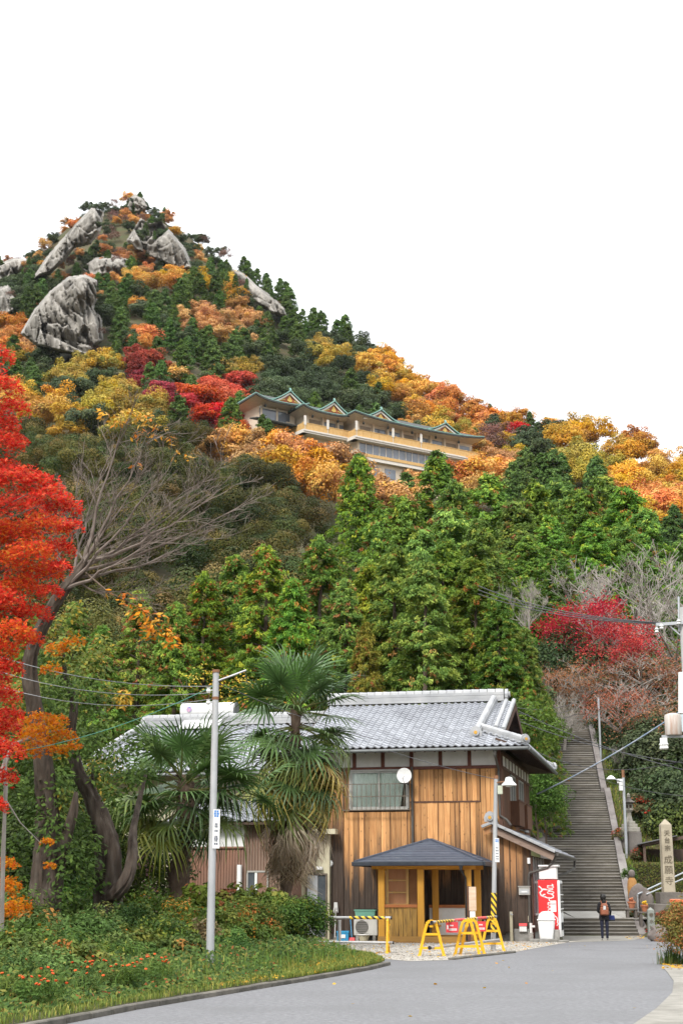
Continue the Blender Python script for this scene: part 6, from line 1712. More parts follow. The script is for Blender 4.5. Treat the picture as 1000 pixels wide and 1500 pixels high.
for k in range(9): mm.tube([(.02, -.02, 1.15), (.02 + .05 * math.cos(k), -.04 + .03 * math.sin(k), 1.3), (.02 + .08 * math.cos(k * 1.3), -.05, .95 + .05 * (k % 3))], .012, 5)
mm.build('mop_head', m_white, e)
e = empty('red_dustpan', to_world(bcx + .3, -.9, 0), -TH, 'red dustpan and blue broom beside the blue crate', 'broom')
MB().frustum((0, 0, 0), .24, .2, .2, .06, .12).build('pan', MAT('red_plastic', (.5, .04, .05), None, rough=.5), e); MB().tube([(0, 0, .1), (-.12, .3, .75)], .014, 6).build('handle', m_blue, e)
# ------------------------------------------------------------------ barricades
m_yel = MAT('barrier_yellow', (.78, .42, .02), (.70, .36, .015), 3, .5)
m_pipe = MAT('barrier_pipe', (.42, .42, .42), (.34, .34, .34), 3, .4, metal=.4)
def stripe_mat(name, freq, axis=0, diag=0.0, a=(.80, .50, .03), b=(.02, .02, .02)):
    m = bpy.data.materials.new(name); m.use_nodes = True; N = m.node_tree.nodes; L = m.node_tree.links
    tc = N.new('ShaderNodeTexCoord'); sp = N.new('ShaderNodeSeparateXYZ'); L.new(tc.outputs['Object'], sp.inputs[0])
    ml = N.new('ShaderNodeMath'); ml.operation = 'MULTIPLY'; ml.inputs[1].default_value = freq; L.new(sp.outputs[axis], ml.inputs[0])
    ad = N.new('ShaderNodeMath'); ad.operation = 'MULTIPLY_ADD'; ad.inputs[1].default_value = diag; L.new(sp.outputs[0 if axis else 2], ad.inputs[0]); L.new(ml.outputs[0], ad.inputs[2])
    fr = N.new('ShaderNodeMath'); fr.operation = 'FRACT'; L.new(ad.outputs[0], fr.inputs[0])
    gt = N.new('ShaderNodeMath'); gt.operation = 'GREATER_THAN'; gt.inputs[1].default_value = .5; L.new(fr.outputs[0], gt.inputs[0])
    mx = N.new('ShaderNodeMixRGB'); mx.inputs[1].default_value = rgb(a); mx.inputs[2].default_value = rgb(b); L.new(gt.outputs[0], mx.inputs[0])
    L.new(mx.outputs[0], N['Principled BSDF'].inputs['Base Color']); N['Principled BSDF'].inputs['Roughness'].default_value = .5
    return m
m_str = stripe_mat('hazard_stripes', 5.5, 0, 5.5)
m_strp = stripe_mat('hazard_stripes_pole', 5.0, 2, 7.0)
def a_frame(loc, rz, label, h=.93, w=.66):
    e = empty('road_barrier', loc, rz, label, 'barrier', 'yellow barrier frames')
    for s in (-1, 1):
        m = MB()
        pts = [(s * w / 2, 0, 0), (s * w * .30, 0, h * .62), (s * w * .2, 0, h * .86)]
        for a, b in zip(pts[:-1], pts[1:]): m.bar(a, b, .075, .055, (0, 1, 0))
        m.bar((s * w / 2 + .0, 0, .0), (s * w / 2 - .01, 0, .05), .1, .09, (0, 1, 0))
        m.build('leg', m_yel, e, bevel=.008)
    arc = MB(); n = 9
    pts = [(w * .2 * math.cos(math.pi * i / (n - 1)), 0, h * .86 + .12 * math.sin(math.pi * i / (n - 1))) for i in range(n)]
    for a, b in zip(pts[:-1], pts[1:]): arc.bar(a, b, .075, .055, (0, 1, 0))
    arc.build('top_arch', m_yel, e)
    for z, ww in ((h * .62, .30), (h * .24, .43)):
        MB().bar((-w * ww, 0, z), (w * ww, 0, z), .05, .06).build('crossbar', m_yel, e)
    MB().bar((-.05, -.04, h * .86 - .02), (.05, -.04, h * .86 - .02), .04, .05).build('pipe_hook', m_yel, e)
    return e
b2_, b3_, b4_ = G(632, 1401.5), G(684, 1399), G(720, 1394.5)
ba = math.atan2(b4_.y - b2_.y, b4_.x - b2_.x)
fr2 = a_frame(b2_, ba - math.pi / 2 + .55, 'yellow barrier frame carrying the free black capped pipe end')
fr3 = a_frame(b3_, ba - math.pi / 2 + .45, 'yellow barrier frame standing before the notice board')
fr3b = a_frame(b3_ + Vector((.16, .25, 0)), ba - math.pi / 2 + .5, 'yellow barrier frame doubled up behind the notice board one')
fr4 = a_frame(b4_ + Vector((.05, .3, 0)), ba - math.pi / 2 + .45, 'yellow barrier frame standing behind the striped lamp pole')
fr1 = a_frame(G(568, 1397), math.pi / 2 - .12, 'yellow barrier frame seen edge on at the left pipe end')
def pipe(a, b, r, label, stripes=(), group=None):
    a, b = Vector(a), Vector(b); d_ = b - a; L_ = d_.length
    e = empty('barrier_pipe', a, 0, label, 'pipe', group); e.rotation_euler = d_.to_track_quat('X', 'Z').to_euler()
    MB().tube([(0, 0, 0), (L_, 0, 0)], r, 10).build('tube', m_pipe, e, smooth=40)
    for s0, s1, mt in stripes: MB().tube([(L_ * s0, 0, 0), (L_ * s1, 0, 0)], r * 1.12, 10).build('sleeve', mt, e, smooth=40)
    for t in (0, L_): MB().tube([(t - .02, 0, 0), (t + .02, 0, 0)], r * 1.25, 10).build('end_cap', m_black, e)
    return e
m_redp = MAT('red_sleeve', (.62, .09, .08), (.55, .07, .07), 3, .5)
pa = b2_ + Vector((0, -.02, .97)); pb2 = b4_ + Vector((.05, .3, .97))
pipe(D(632, 1351, b2_.y - .2), pb2 + Vector((.15, .25, .0)), .036, 'striped pipe laid across the three right hand barrier frames', ((.05, .30, m_str), (.32, .48, m_redp), (.5, .66, m_str), (.68, .82, m_redp), (.84, .97, m_str)))
pipe(D(629, 1388.5, b2_.y - .2), b4_ + Vector((.3, .6, .32)), .04, 'plain grey pipe low between the right hand barrier frames')
pf = G(568, 1397)
pipe(Vector((pf.x - 2.35, pf.y + .1, D(570, 1344, pf.y).z)), Vector((pf.x + .1, pf.y, D(570, 1344.5, pf.y).z)), .04, 'grey pipe with a striped end resting on the edge on frame', ((.52, .93, m_str),))
pipe(Vector((pf.x - 2.45, pf.y + .4, D(570, 1380, pf.y).z)), Vector((pf.x + .15, pf.y + .02, D(570, 1381, pf.y).z)), .035, 'grey pipe low through the edge on frame')
MBp = empty('stop_post', (pf.x - 1.35, pf.y + .6, 0), 0, 'grey stub post carrying the left pipe', 'post')
MB().tube([(0, 0, -.1), (0, 0, .86)], .045, 10).build('post', m_pipe, MBp, smooth=40); MB().tube([(0, 0, .86), (0, 0, .9)], .05, 10).build('cap', m_pipe, MBp)
m_redsign = MAT('red_sign', (.58, .05, .055), (.50, .045, .05), 4, .5)
def red_sign(px0, px1, py0, py1, d, label):
    a, b = D(px0, py1, d), D(px1, py0, d)
    e = empty('red_sign', ((a.x + b.x) / 2, d, a.z), .06, label, 'sign', 'red signs on the barrier')
    w, h = b.x - a.x, b.z - a.z
    MB().bb(-w / 2, w / 2, -.006, .006, 0, h).build('panel', m_redsign, e)
    for x in (-w * .4, w * .4): MB().bb(x - .01, x + .01, -.01, .01, h, h + .04).build('hook', m_pipe, e)
    for zf, xa, xb in ((.68, -.2, .15), (.34, -.25, .4), (.26, -.25, .4)):
        x = xa * w
        while x < xb * w - .012:
            MB().bb(x, x + .026, -.0085, -.006, h * zf - .022, h * zf + .012).build('print_mark', m_white, e); x += .036
    MB().bb(-w * .42, -w * .32, -.008, -.006, h * .3, h * .7).build('white_figure', m_white, e)
red_sign(653, 670.5, 1350.5, 1366, b2_.y + .85, 'red notice sign hanging nearest the free pipe end')
red_sign(697, 711, 1349.5, 1364.5, b2_.y + 2.3, 'red notice sign hanging beside the striped lamp pole')
# ------------------------------------------------------------------ the two steel poles
m_ink_b = MAT('ink_blue', (.06, .2, .5), None, rough=.5); m_ink_g = MAT('ink_grey', (.12, .13, .16), None, rough=.5)
def plate_sign(parent, loc, w, h, lines, mat=m_white):
    pn = MB().bb(loc[0] - w / 2, loc[0] + w / 2, loc[1] - .008, loc[1] + .0, loc[2], loc[2] + h).build('sign_plate', mat, parent)
    rs = random.Random(len(lines))
    for zf, wf, blue in lines:                     # print too small to read: short marks
        x = loc[0] - w * wf / 2; z = loc[2] + h * zf
        MB().bb(x, x + w * wf * .42, loc[1] - .010, loc[1] - .008, z - .02, z + .02).bb(x + w * wf * .55, x + w * wf, loc[1] - .010, loc[1] - .008, z - .022, z + .018).build('print_mark', m_ink_b if blue else m_ink_g, pn)
    return pn
m_polew = MAT('weathered_pole', (.40, .41, .42), (.33, .335, .34), 2, .5, metal=.25, c3=(.50, .50, .50), scale3=3, stretch=(1, 1, .3))
pL = G(307, 1437); zb = bedz(pL.x, pL.y)
tp = D(316.5, 984, pL.y)
e = empty('steel_pole', (pL.x, pL.y, 0), 0, 'tall weathered steel pole rising from the garden with a white sign plate', 'pole')
tx_ = tp.x - pL.x; hp_ = tp.z
MB().tube([(0, 0, -.2), (tx_ * .5, 0, hp_ * .5), (tx_, 0, hp_)], [.082, .072, .062], 14).build('shaft', m_polew, e, smooth=40)
MB().tube([(tx_, 0, hp_ - .02), (tx_, 0, hp_ + .04)], .075, 14).build('rust_cap', m_pole_r, e)
MB().tube([(tx_ * .93, 0, hp_ * .905), (tx_ * .93, 0, hp_ * .915)], .07, 14).build('rust_band', m_pole_r, e)
MB().tube([(tx_, 0, hp_ - .2), (tx_ + .35, -.05, hp_ - .08), (tx_ + .62, -.08, hp_ + .02)], .02, 8).build('lamp_arm', m_polew, e)
for z in (hp_ - .38, hp_ - .62): MB().lathe([(.03, -.06), (.05, -.02), (.03, .02), (.045, .05)], 8, (tx_ - .14, -.05, z)).tube([(tx_, 0, z), (tx_ - .14, -.05, z)], .012, 5).build('insulator', m_white, e)
sz0 = D(320, 1243, pL.y).z; sz1 = D(320, 1186, pL.y).z
plate_sign(e, (D(317.5, 1215, pL.y).x - pL.x, -.1, sz0), .14, sz1 - sz0, ((.95, .6, 1), (.89, .7, 1), (.83, .6, 1), (.62, .35, 0), (.56, .4, 0), (.45, .45, 0), (.3, .4, 0), (.25, .5, 0), (.2, .4, 0), (.12, .5, 0)))
pR = G(721.5, 1393); tR = D(726, 1137, pR.y)
e = empty('lamp_pole', (pR.x, pR.y, 0), 0, 'steel lamp pole with hooded lamp and striped sleeve before the house corner', 'lamp post')
tx_, hp_ = tR.x - pR.x, tR.z
MB().tube([(0, 0, -.1), (tx_ * .5, 0, hp_ * .5), (tx_, 0, hp_)], [.075, .068, .06], 14).build('shaft', m_polew, e, smooth=40)
MB().tube([(tx_, 0, hp_ - .08), (tx_, 0, hp_ + .02)], .068, 14).build('rust_cap', m_pole_r, e)
za, zb_ = D(722, 1366, pR.y).z, D(722, 1308, pR.y).z
MB().tube([(tx_ * za / hp_, 0, za), (tx_ * zb_ / hp_, 0, zb_)], .083, 14).build('striped_sleeve', m_strp, e, smooth=40)
lp = D(745, 1148, pR.y - .3); lx_, lz_ = lp.x - pR.x, lp.z
MB().tube([(tx_, 0, lz_ + .05), (lx_ - .12, -.3, lz_ + .06)], .022, 8).build('lamp_arm', m_pole_r, e)
MB().lathe([(.02, .2), (.1, .18), (.12, .08), (.22, -.02), (.23, -.05), (.12, -.05)], 16, (lx_, -.3, lz_)).build('lamp_hood', m_white, e, smooth=35)
MB().lathe([(.11, -.05), (.09, -.09), (.02, -.1)], 12, (lx_, -.3, lz_)).build('lamp_glass', MAT('lamp_glass', (.6, .6, .56), None, rough=.2), e, smooth=35)
bxp = D(731.5, 1157, pR.y); MB().bb(bxp.x - pR.x - .07, bxp.x - pR.x + .08, -.08, .06, bxp.z - .13, bxp.z + .12).build('control_box', MAT('pale_green_box', (.50, .53, .42), None, rough=.5), e, bevel=.01)
s0, s1 = D(729, 1263, pR.y).z, D(729, 1228, pR.y).z
plate_sign(e, (D(727, 1245, pR.y).x - pR.x, -.09, s0), .13, s1 - s0, ((.93, .7, 1), (.86, .7, 1), (.6, .5, 0), (.48, .55, 0), (.36, .5, 0), (.24, .55, 0), (.14, .5, 0)))
for k, (yy, sg) in enumerate(((985, .3), (992, .35), (1003, .4))):
    wire(D(316, 1005 + 9 * k, pL.y), D(-60, 940 + 22 * k, 34), sg, .008, 'grey wire strung from the steel pole out to the left', m_wireb if False else MAT('grey_wire%d' % k, (.25, .26, .27), None, rough=.5), group='wires left of the steel pole')
wire(D(316, 1003, pL.y), D(-40, 1110, 30), .25, .008, 'green wire sloping down to the left from the steel pole', MAT('green_wire', (.08, .25, .18), None, rough=.5))
wire(D(318, 1000, pL.y), D(560, 1085, 46), .12, .008, 'thin wire slanting from the steel pole down to the house gutter')
wire(D(568, 1099, 54.2), D(723, 1141, pR.y), .05, .01, 'thin wire between the house gutter and the lamp pole')
# ------------------------------------------------------------------ vending machine
m_vred = MAT('vending_red', (.66, .022, .025), (.60, .02, .022), 2, .35, spec=.5)
VY = -.45
v0, vt = FP(787, 1289, VY); v1, vb = FP(818, 1376, VY)
vm = empty('vending_machine', to_world((v0 + v1) / 2, VY, max(vb, 0.02)), -TH, 'tall red drink vending machine with white script lettering by the stairs', 'vending machine')
vw, vh = v1 - v0, vt - max(vb, .02)
MB().bb(-vw / 2, vw / 2, 0, 1.15, .06, vh).build('cabinet', m_vred, vm, bevel=.012)
for y in (.08, 1.05): MB().bb(-vw / 2 + .03, vw / 2 - .03, y, y + .08, 0, .06).build('foot', m_black, vm)
MB().bb(vw / 2 + .002, vw / 2 + .09, .02, 1.13, .08, vh - .02).build('front_door', m_white, vm, bevel=.01)
MB().bb(vw / 2 + .091, vw / 2 + .1, .1, 1.05, vh * .45, vh - .12).build('display_window', m_glassd, vm)
for k in range(3): MB().bb(vw / 2 + .091, vw / 2 + .12, .1, 1.05, vh * .5 + .24 * k, vh * .5 + .03 + .24 * k).build('shelf_strip', m_white, vm)
MB().bb(vw / 2 + .091, vw / 2 + .11, .15, .9, .3, .55).build('dispenser_flap', m_black, vm)
def arc(cx, cy, rx, ry, a0, a1, n=14): return [(cx + rx * math.cos(math.radians(a0 + (a1 - a0) * i / n)), cy + ry * math.sin(math.radians(a0 + (a1 - a0) * i / n))) for i in range(n + 1)]
def letters_o(x): return [(arc(x, .8, .5, .8, 100, 460, 16), .26)]
def letters_c(x): return [(arc(x, .8, .5, .8, 50, 310, 12) + [(x + .8, .5)], .26)]
def letters_a(x): return [(arc(x, .8, .5, .8, 60, 420, 16), .26), ([(x + .55, 1.55), (x + .5, .6), (x + .7, .05), (x + 1.1, .4)], .26)]
strokes = [([(2.1, 2.3), (1.95, 2.9), (1.35, 3.1), (.65, 2.5), (.25, 1.4), (.4, .5), (1.0, .05), (1.8, .4), (2.3, 1.0)], .34), ([(.95, .1), (.2, -.5), (-.6, -.75), (-1.6, -.6), (-2.4, -.9), (-2.9, -.5)], .3)]
strokes += letters_o(2.75) + letters_c(4.0) + letters_a(5.2) + [([(6.45, 1.1), (7.0, 1.25)], .3)]
strokes += [([(8.9, 2.2), (8.75, 2.75), (8.2, 2.6), (7.6, 1.7), (7.45, .8), (7.8, .15), (8.5, .1), (9.1, .7)], .34), ([(8.0, 2.4), (8.5, 3.2), (9.6, 3.5), (10.4, 2.9), (11.2, 3.1), (12.0, 3.7)], .36)]
strokes += letters_o(9.6) + [([(10.2, .9), (10.9, 2.0), (11.0, 2.8), (10.7, 2.7), (10.6, 1.2), (10.75, .2), (11.2, .4)], .24)] + letters_a(11.7)
zA, zB = D(800, 1344, HO.y).z, D(800, 1296, HO.y).z
zA -= vm.location.z; zB -= vm.location.z
sc = (zB - zA) / 12.6
lg = MB()
for pts, wd in strokes:
    for i in range(len(pts) - 1):
        (xa, ya), (xb, yb) = pts[i], pts[i + 1]
        f = lambda x, y: Vector((vw * .30 - y * sc * 1.55 + .01, -.004, zA + x * sc))
        p, q = f(xa, ya), f(xb, yb); d_ = (q - p)
        if d_.length < 1e-6: continue
        ex = d_.normalized() * wd * sc * .28
        lg.bar(p - ex, q + ex, wd * sc * 1.25, .004, (0, 1, 0))
lg.build('script_lettering', m_white, vm)
MB().bb(vw * .12, vw * .42, -.012, -.001, zA + (zB - zA) * .18, zA + (zB - zA) * .52).build('notice_sheet', m_white, vm)
MB().bb(vw * .14, vw * .40, -.014, -.012, zA + (zB - zA) * .38, zA + (zB - zA) * .46).build('notice_print', MAT('grey_print', (.35, .36, .38), (.6, .5, .5), 30, .7), vm)
e = empty('white_cabinet', to_world(v0 + .35, VY + .25, vt + .03), -TH, 'white cabinet on top of the vending machine', 'cabinet')
MB().bb(-.32, .28, 0, .6, 0, .42).build('body', m_white, e, bevel=.01); MB().bb(-.34, .36, -.06, .66, .42, .48).build('top', m_white, e, bevel=.01)
tb, _ = FP(800, 1378, -1.15)
e = empty('trash_bin', to_world(tb, -1.0, .10), -TH, 'white plastic trash bin with a domed lid before the vending machine', 'trash bin')
MB().frustum((0, 0, 0), .44, .38, .56, .46, .62).build('bin', m_sw, e, bevel=.03)
MB().frustum((0, 0, .62), .6, .5, .6, .5, .05).build('rim', m_sw, e, bevel=.015)
MB().lathe([(.29, .67), (.285, .74), (.24, .84), (.15, .91), (.04, .93)], 18, sy=.85).build('lid', m_sw, e, smooth=40)
for k, (px, w, d_, h) in enumerate(((788, .55, .4, .12), (803, .62, .45, .14), (813.5, .22, .22, .42), (822, .4, .4, .08))):
    x, _ = FP(px, 1380, -1.2)
    e = MB().bb(-w / 2, w / 2, -d_ / 2, d_ / 2, -.05, h if k != 1 else .12).build('concrete_block', m_conc, bevel=.02)
    e.location = to_world(x, -1.15 if k < 2 else -.95, 0); e.rotation_euler = (0, 0, -TH + .1 * k)
    tag(e, ('flat concrete block under the trash bin', 'broken concrete slab beside the bin', 'upright concrete block by the vending machine', 'low concrete slab at the corner of the stair forecourt')[k], 'block')
# ------------------------------------------------------------------ the visitor at the foot of the stairs
PP = G(885.5, 1378)
H_ = D(885, 1310.5, PP.y).z
def skin(verts, edges, radii, sub=2):
    me = bpy.data.meshes.new('sk'); me.from_pydata(verts, edges, [])
    o = bpy.data.objects.new('sk', me); COL.objects.link(o)
    md = o.modifiers.new('s', 'SKIN'); md.use_smooth_shade = True
    for i, v in enumerate(me.skin_vertices[0].data):
        r = radii[i]; v.radius = r if isinstance(r, tuple) else (r, r)
        v.use_root = (i == 0)
    ss = o.modifiers.new('ss', 'SUBSURF'); ss.levels = sub; ss.render_levels = sub
    bpy.context.view_layer.update()
    out = bpy.data.meshes.new_from_object(o.evaluated_get(bpy.context.evaluated_depsgraph_get()))
    bpy.data.objects.remove(o)
    return out
k = H_ / 1.60
V = [(0, 0, .86), (0, 0, 1.02), (0, -.01, 1.18), (0, 0, 1.30), (0, .01, 1.37), (0, .015, 1.45), (0, .03, 1.53),
     (.085, 0, .82), (.095, -.01, .47), (.09, .02, .09), (.095, .13, .035),
     (-.085, 0, .82), (-.09, -.01, .47), (-.085, .02, .09), (-.09, .13, .035),
     (.17, 0, 1.29), (.23, -.03, 1.04), (.24, .13, .90), (.235, .19, .86),
     (-.17, 0, 1.29), (-.215, .0, 1.04), (-.17, .18, .98), (-.13, .25, .99)]
E_ = [(0, 1), (1, 2), (2, 3), (3, 4), (4, 5), (5, 6), (0, 7), (7, 8), (8, 9), (9, 10), (0, 11), (11, 12), (12, 13), (13, 14), (3, 15), (15, 16), (16, 17), (17, 18), (3, 19), (19, 20), (20, 21), (21, 22)]
Rd = [(.14, .11), (.125, .1), (.15, .105), (.11, .085), .05, (.078, .092), (.07, .085), .085, .062, .045, .038, .085, .062, .045, .038, .06, .046, .036, .03, .06, .046, .036, .03]
bm_ = skin([(a * k, b * k, c * k) for a, b, c in V], E_, [(r[0] * k, r[1] * k) if isinstance(r, tuple) else r * k for r in Rd])
m_coat = MAT('black_coat', (.012, .012, .014), (.02, .02, .022), 9, .9)
m_trs = MAT('navy_trousers', (.012, .014, .03), (.02, .022, .04), 9, .9)
m_skin = MAT('skin', (.55, .33, .22), None, rough=.6)
m_hair = MAT('black_hair', (.012, .011, .011), (.02, .018, .016), 20, .5)
m_shoe = MAT('white_shoe', (.6, .6, .6), (.5, .5, .5), 9, .6)
person = empty('person', PP, -.06, 'person in black coat with a brown backpack standing at the stair foot', 'person')
bm_.materials.clear()
for m in (m_coat, m_trs, m_skin, m_shoe): bm_.materials.append(m)
for p in bm_.polygons:
    c = p.center / k
    p.material_index = 3 if c.z < .085 else 1 if (c.z < .82 and abs(c.x) < .19) else 2 if (c.z > 1.385 or (c.z < 1.0 and (c.y > .16) and abs(c.x) > .1)) else 0
    p.use_smooth = True
link('body', bm_, person)
MB().lathe([(.185 * k, .72 * k), (.18 * k, .8 * k), (.165 * k, .95 * k), (.155 * k, 1.05 * k), (.175 * k, 1.2 * k), (.16 * k, 1.3 * k), (.09 * k, 1.36 * k), (.075 * k, 1.4 * k)], 18, sy=.72).build('coat', m_coat, person, smooth=50)
hr_ = MB().lathe([(.05 * k, 1.395 * k), (.085 * k, 1.42 * k), (.105 * k, 1.48 * k), (.108 * k, 1.54 * k), (.085 * k, 1.6 * k), (.04 * k, 1.625 * k)], 16, (-.012 * k, -.012 * k, 0), sy=.95)
hr_.build('hair', m_hair, person, smooth=60)
MB().lathe([(.04 * k, 1.3 * k), (.05 * k, 1.36 * k), (.03 * k, 1.43 * k)], 10, (0, -.075 * k, 0)).build('ponytail', m_hair, person, smooth=60)
for s, h in ((.24, .86), (-.13, .99)):       # fingers of the two hands
    hd = MB()
    for f in range(4): hd.tube([((s + (f - 1.5) * .016) * k, (.19 if s > 0 else .25) * k, h * k), ((s + (f - 1.5) * .017) * k, (.225 if s > 0 else .285) * k, (h - .03) * k), ((s + (f - 1.5) * .016) * k, (.22 if s > 0 else .285) * k, (h - .065 + .006 * abs(f - 1)) * k)], [.0095 * k, .0085 * k, .006 * k], 6)
    hd.tube([((s - .03) * k, (.18 if s > 0 else .24) * k, h * k), ((s - .05) * k, (.21 if s > 0 else .27) * k, (h - .03) * k)], [.01 * k, .007 * k], 6)
    hd.build('fingers', m_skin, person, smooth=60)
m_lea = MAT('tan_leather', (.26, .09, .045), (.20, .065, .03), 5, .5, spec=.4)
bp_ = empty('backpack', PP + Vector((0, 0, .88 * k)), -.06, 'tan leather backpack worn on the back of the visitor', 'backpack')
MB().frustum((0, -.20 * k, 0), .3 * k, .15 * k, .29 * k, .14 * k, .3 * k).frustum((0, -.20 * k, .3 * k), .29 * k, .14 * k, .17 * k, .09 * k, .12 * k).build('bag', m_lea, bp_, smooth=30, bevel=.03)
MB().frustum((0, -.285 * k, .03 * k), .25 * k, .05 * k, .23 * k, .04 * k, .15 * k).build('front_pocket', m_lea, bp_, bevel=.015)
MB().bar((0, -.28 * k, .2 * k), (0, -.3 * k, .33 * k), .09 * k, .012, (0, 1, 0)).build('flap_patch', m_shoe, bp_)
for s in (-1, 1): MB().tube([(s * .08 * k, -.12 * k, .4 * k), (s * .1 * k, -.06 * k, .5 * k), (s * .11 * k, .08 * k, .47 * k), (s * .12 * k, .1 * k, .25 * k)], .016 * k, 6).build('strap', m_lea, bp_, smooth=40)
m_nv = MAT('navy_canvas', (.012, .02, .09), (.015, .03, .12), 6, .8)
sb_ = empty('shoulder_bag', PP + Vector((.27 * k, .03, .68 * k)), -.06, 'navy blue bag hanging at the right hip of the visitor', 'bag')
MB().frustum((0, 0, 0), .24 * k, .12 * k, .21 * k, .09 * k, .2 * k).build('bag', m_nv, sb_, bevel=.015)
MB().bb(-.12 * k, .12 * k, -.065 * k, .065 * k, -.004, .05 * k).build('base_panel', m_black, sb_)
MB().tube([(-.08 * k, 0, .2 * k), (-.1 * k, .0, .45 * k), (-.12 * k, -.02, .64 * k)], .012 * k, 6).build('strap', m_black, sb_)
# ------------------------------------------------------------------ palms
def fan_leaf(name, seed, pal, pet=.75, rad=.72, nseg=30, spread=290, droop=.35, mat=m_leaf, wseg=.042, dead=False):
    """palmate frond: stalk along +X, then pleated segments fanning out; gravity is -Z"""
    g = np.random.default_rng(seed); V, Fq, C = [], [], []
    base = pick(g, pal, 1)[0]
    def strip(pts, ws, c, nrm=None):
        b = len(V)
        for i, (p, w) in enumerate(zip(pts, ws)):
            t = pts[min(i + 1, len(pts) - 1)] - pts[max(i - 1, 0)]; t = t / max(np.linalg.norm(t), 1e-9)
            s = np.cross(t, np.array([0, 0, 1.]) if nrm is None else nrm); s = s / max(np.linalg.norm(s), 1e-9)
            V.append(p - s * w / 2); V.append(p + s * w / 2); C.append(c); C.append(c)
        for i in range(len(pts) - 1): Fq.append((b + 2 * i, b + 2 * i + 1, b + 2 * i + 3, b + 2 * i + 2))
    sag = -.12 if not dead else -.3
    pts = [np.array([pet * t, 0, sag * pet * t * t]) for t in (0, .35, .7, 1)]
    pc = np.array((.16, .17, .05)) if not dead else np.array((.30, .22, .13))
    strip(pts, [.05, .035, .03, .025], pc); strip(pts, [.045, .035, .03, .025], pc, np.array([0, 1., 0]))
    hub = pts[-1]
    for i in range(nseg):
        a = math.radians(-spread / 2 + spread * i / (nseg - 1)) + g.normal() * .02
        if dead: a *= .28
        L = rad * g.uniform(.85, 1.08) * (1 - .18 * abs(a / math.radians(spread / 2)) ** 2)
        dirv = np.array([math.cos(a), math.sin(a), .0]); q = []
        dr = droop * g.uniform(.6, 1.5); fold = .05 * (1 if i % 2 else -1)
        for t in (0, .3, .6, .82, 1.0):
            z = -.06 * t - dr * max(t - .45, 0) ** 1.6 * L * 1.9 + abs(math.sin(a)) * .10 * t
            hor = t * L * (1 - .35 * dr * max(t - .5, 0))
            q.append(hub + dirv * hor + np.array([0, 0, z]) + (np.array([0, g.normal() * .03 * t, g.normal() * .05 * t]) if dead else 0))
        n_ = np.array([fold * math.sin(a) * 4, -fold * math.cos(a) * 4, 1.])
        c = base * g.uniform(.75, 1.3)
        w = wseg * (1 if not dead else .55)
        strip(q, [w * .5, w, w * .9, w * .55, .004], c, n_)
    return np_mesh(name, V, Fq, mat, np.array(C))
m_palm = LEAF('palm_leaf', hue=.012, val=.2, trans=.22, rough=.42, spec=.3)
PG = [(5, (.06, .115, .034)), (3, (.085, .15, .04)), (2, (.14, .185, .045))]
PY_ = [(5, (.20, .22, .045)), (3, (.32, .25, .05)), (2, (.13, .17, .04))]
PDd = [(5, (.32, .235, .15)), (3, (.24, .16, .10)), (2, (.42, .34, .24))]
FAN = [fan_leaf('frond', i, PG, .8, .78, 32, 300, .30, m_palm) for i in range(3)]
FAND = [fan_leaf('frond', 10 + i, PG, .75, .80, 30, 300, .85, m_palm) for i in range(2)]
FANY = [fan_leaf('frond', 20 + i, PY_, .7, .78, 28, 280, .9, m_palm) for i in range(2)]
FANX = [fan_leaf('dead_frond', 30 + i, PDd, .7, .8, 26, 260, .6, m_palm, dead=True) for i in range(3)]
m_fibre = MAT('palm_fibre', (.065, .042, .028), (.12, .085, .06), 9, .95, 1.0, 20, stretch=(1, 1, .4))
def palm(name, base, pts, label, heads, r0, seed, skirt=None):
    rp = random.Random(seed)
    e = empty(name, base, 0, label, 'palm tree')
    rel_ = [Vector(p) - Vector(base) for p in pts]
    n = 26; path_ = []; rs = []
    for i in range(n + 1):
        t = i / n * (len(rel_) - 1); k = min(int(t), len(rel_) - 2); path_.append(rel_[k].lerp(rel_[k + 1], t - k)); rs.append(r0 * (1 + .22 * rp.uniform(-1, 1)) * (1.15 - .2 * i / n))
    MB().tube(path_, rs, 12).build('trunk', m_fibre, e, smooth=60)
    st_b = MB()
    for i in range(130):                             # old leaf bases
        t = rp.random(); c = path_[int(t * n)]; a = rp.random() * 6.28; d = Vector((math.cos(a), math.sin(a), .7))
        st_b.bar(c + d * r0 * .7, c + d * (r0 * 1.2 + .09), .05, .015)
    o = st_b.build('leaf_bases', m_fibre, e); o['kind'] = 'stuff'
    for hi, (c, nf, tilt0, tilt1, kinds, s0) in enumerate(heads):
        c = Vector(c) - Vector(base)
        for i in range(nf):
            t = (i + .5) / nf; el = tilt0 + (tilt1 - tilt0) * t; az = i * 2.39996 + rp.uniform(-.25, .25)
            me_ = rp.choice(kinds)
            o = link('dead_frond' if me_ in FANX else 'frond', me_, e)
            s = s0 * rp.uniform(.85, 1.15)
            o.matrix_local = Matrix.Translation(c + Vector((rp.uniform(-.06, .06), rp.uniform(-.06, .06), rp.uniform(-.15, .15)))) @ Matrix.Rotation(az, 4, 'Z') @ Matrix.Rotation(-el, 4, 'Y') @ Matrix.Rotation(rp.uniform(-.4, .4), 4, 'X') @ Matrix.Scale(s, 4)
    return e
R_ = math.radians
dA = 41.5
bA = D(256, 1392, dA); bA.z = bedz(bA.x, dA) - .1
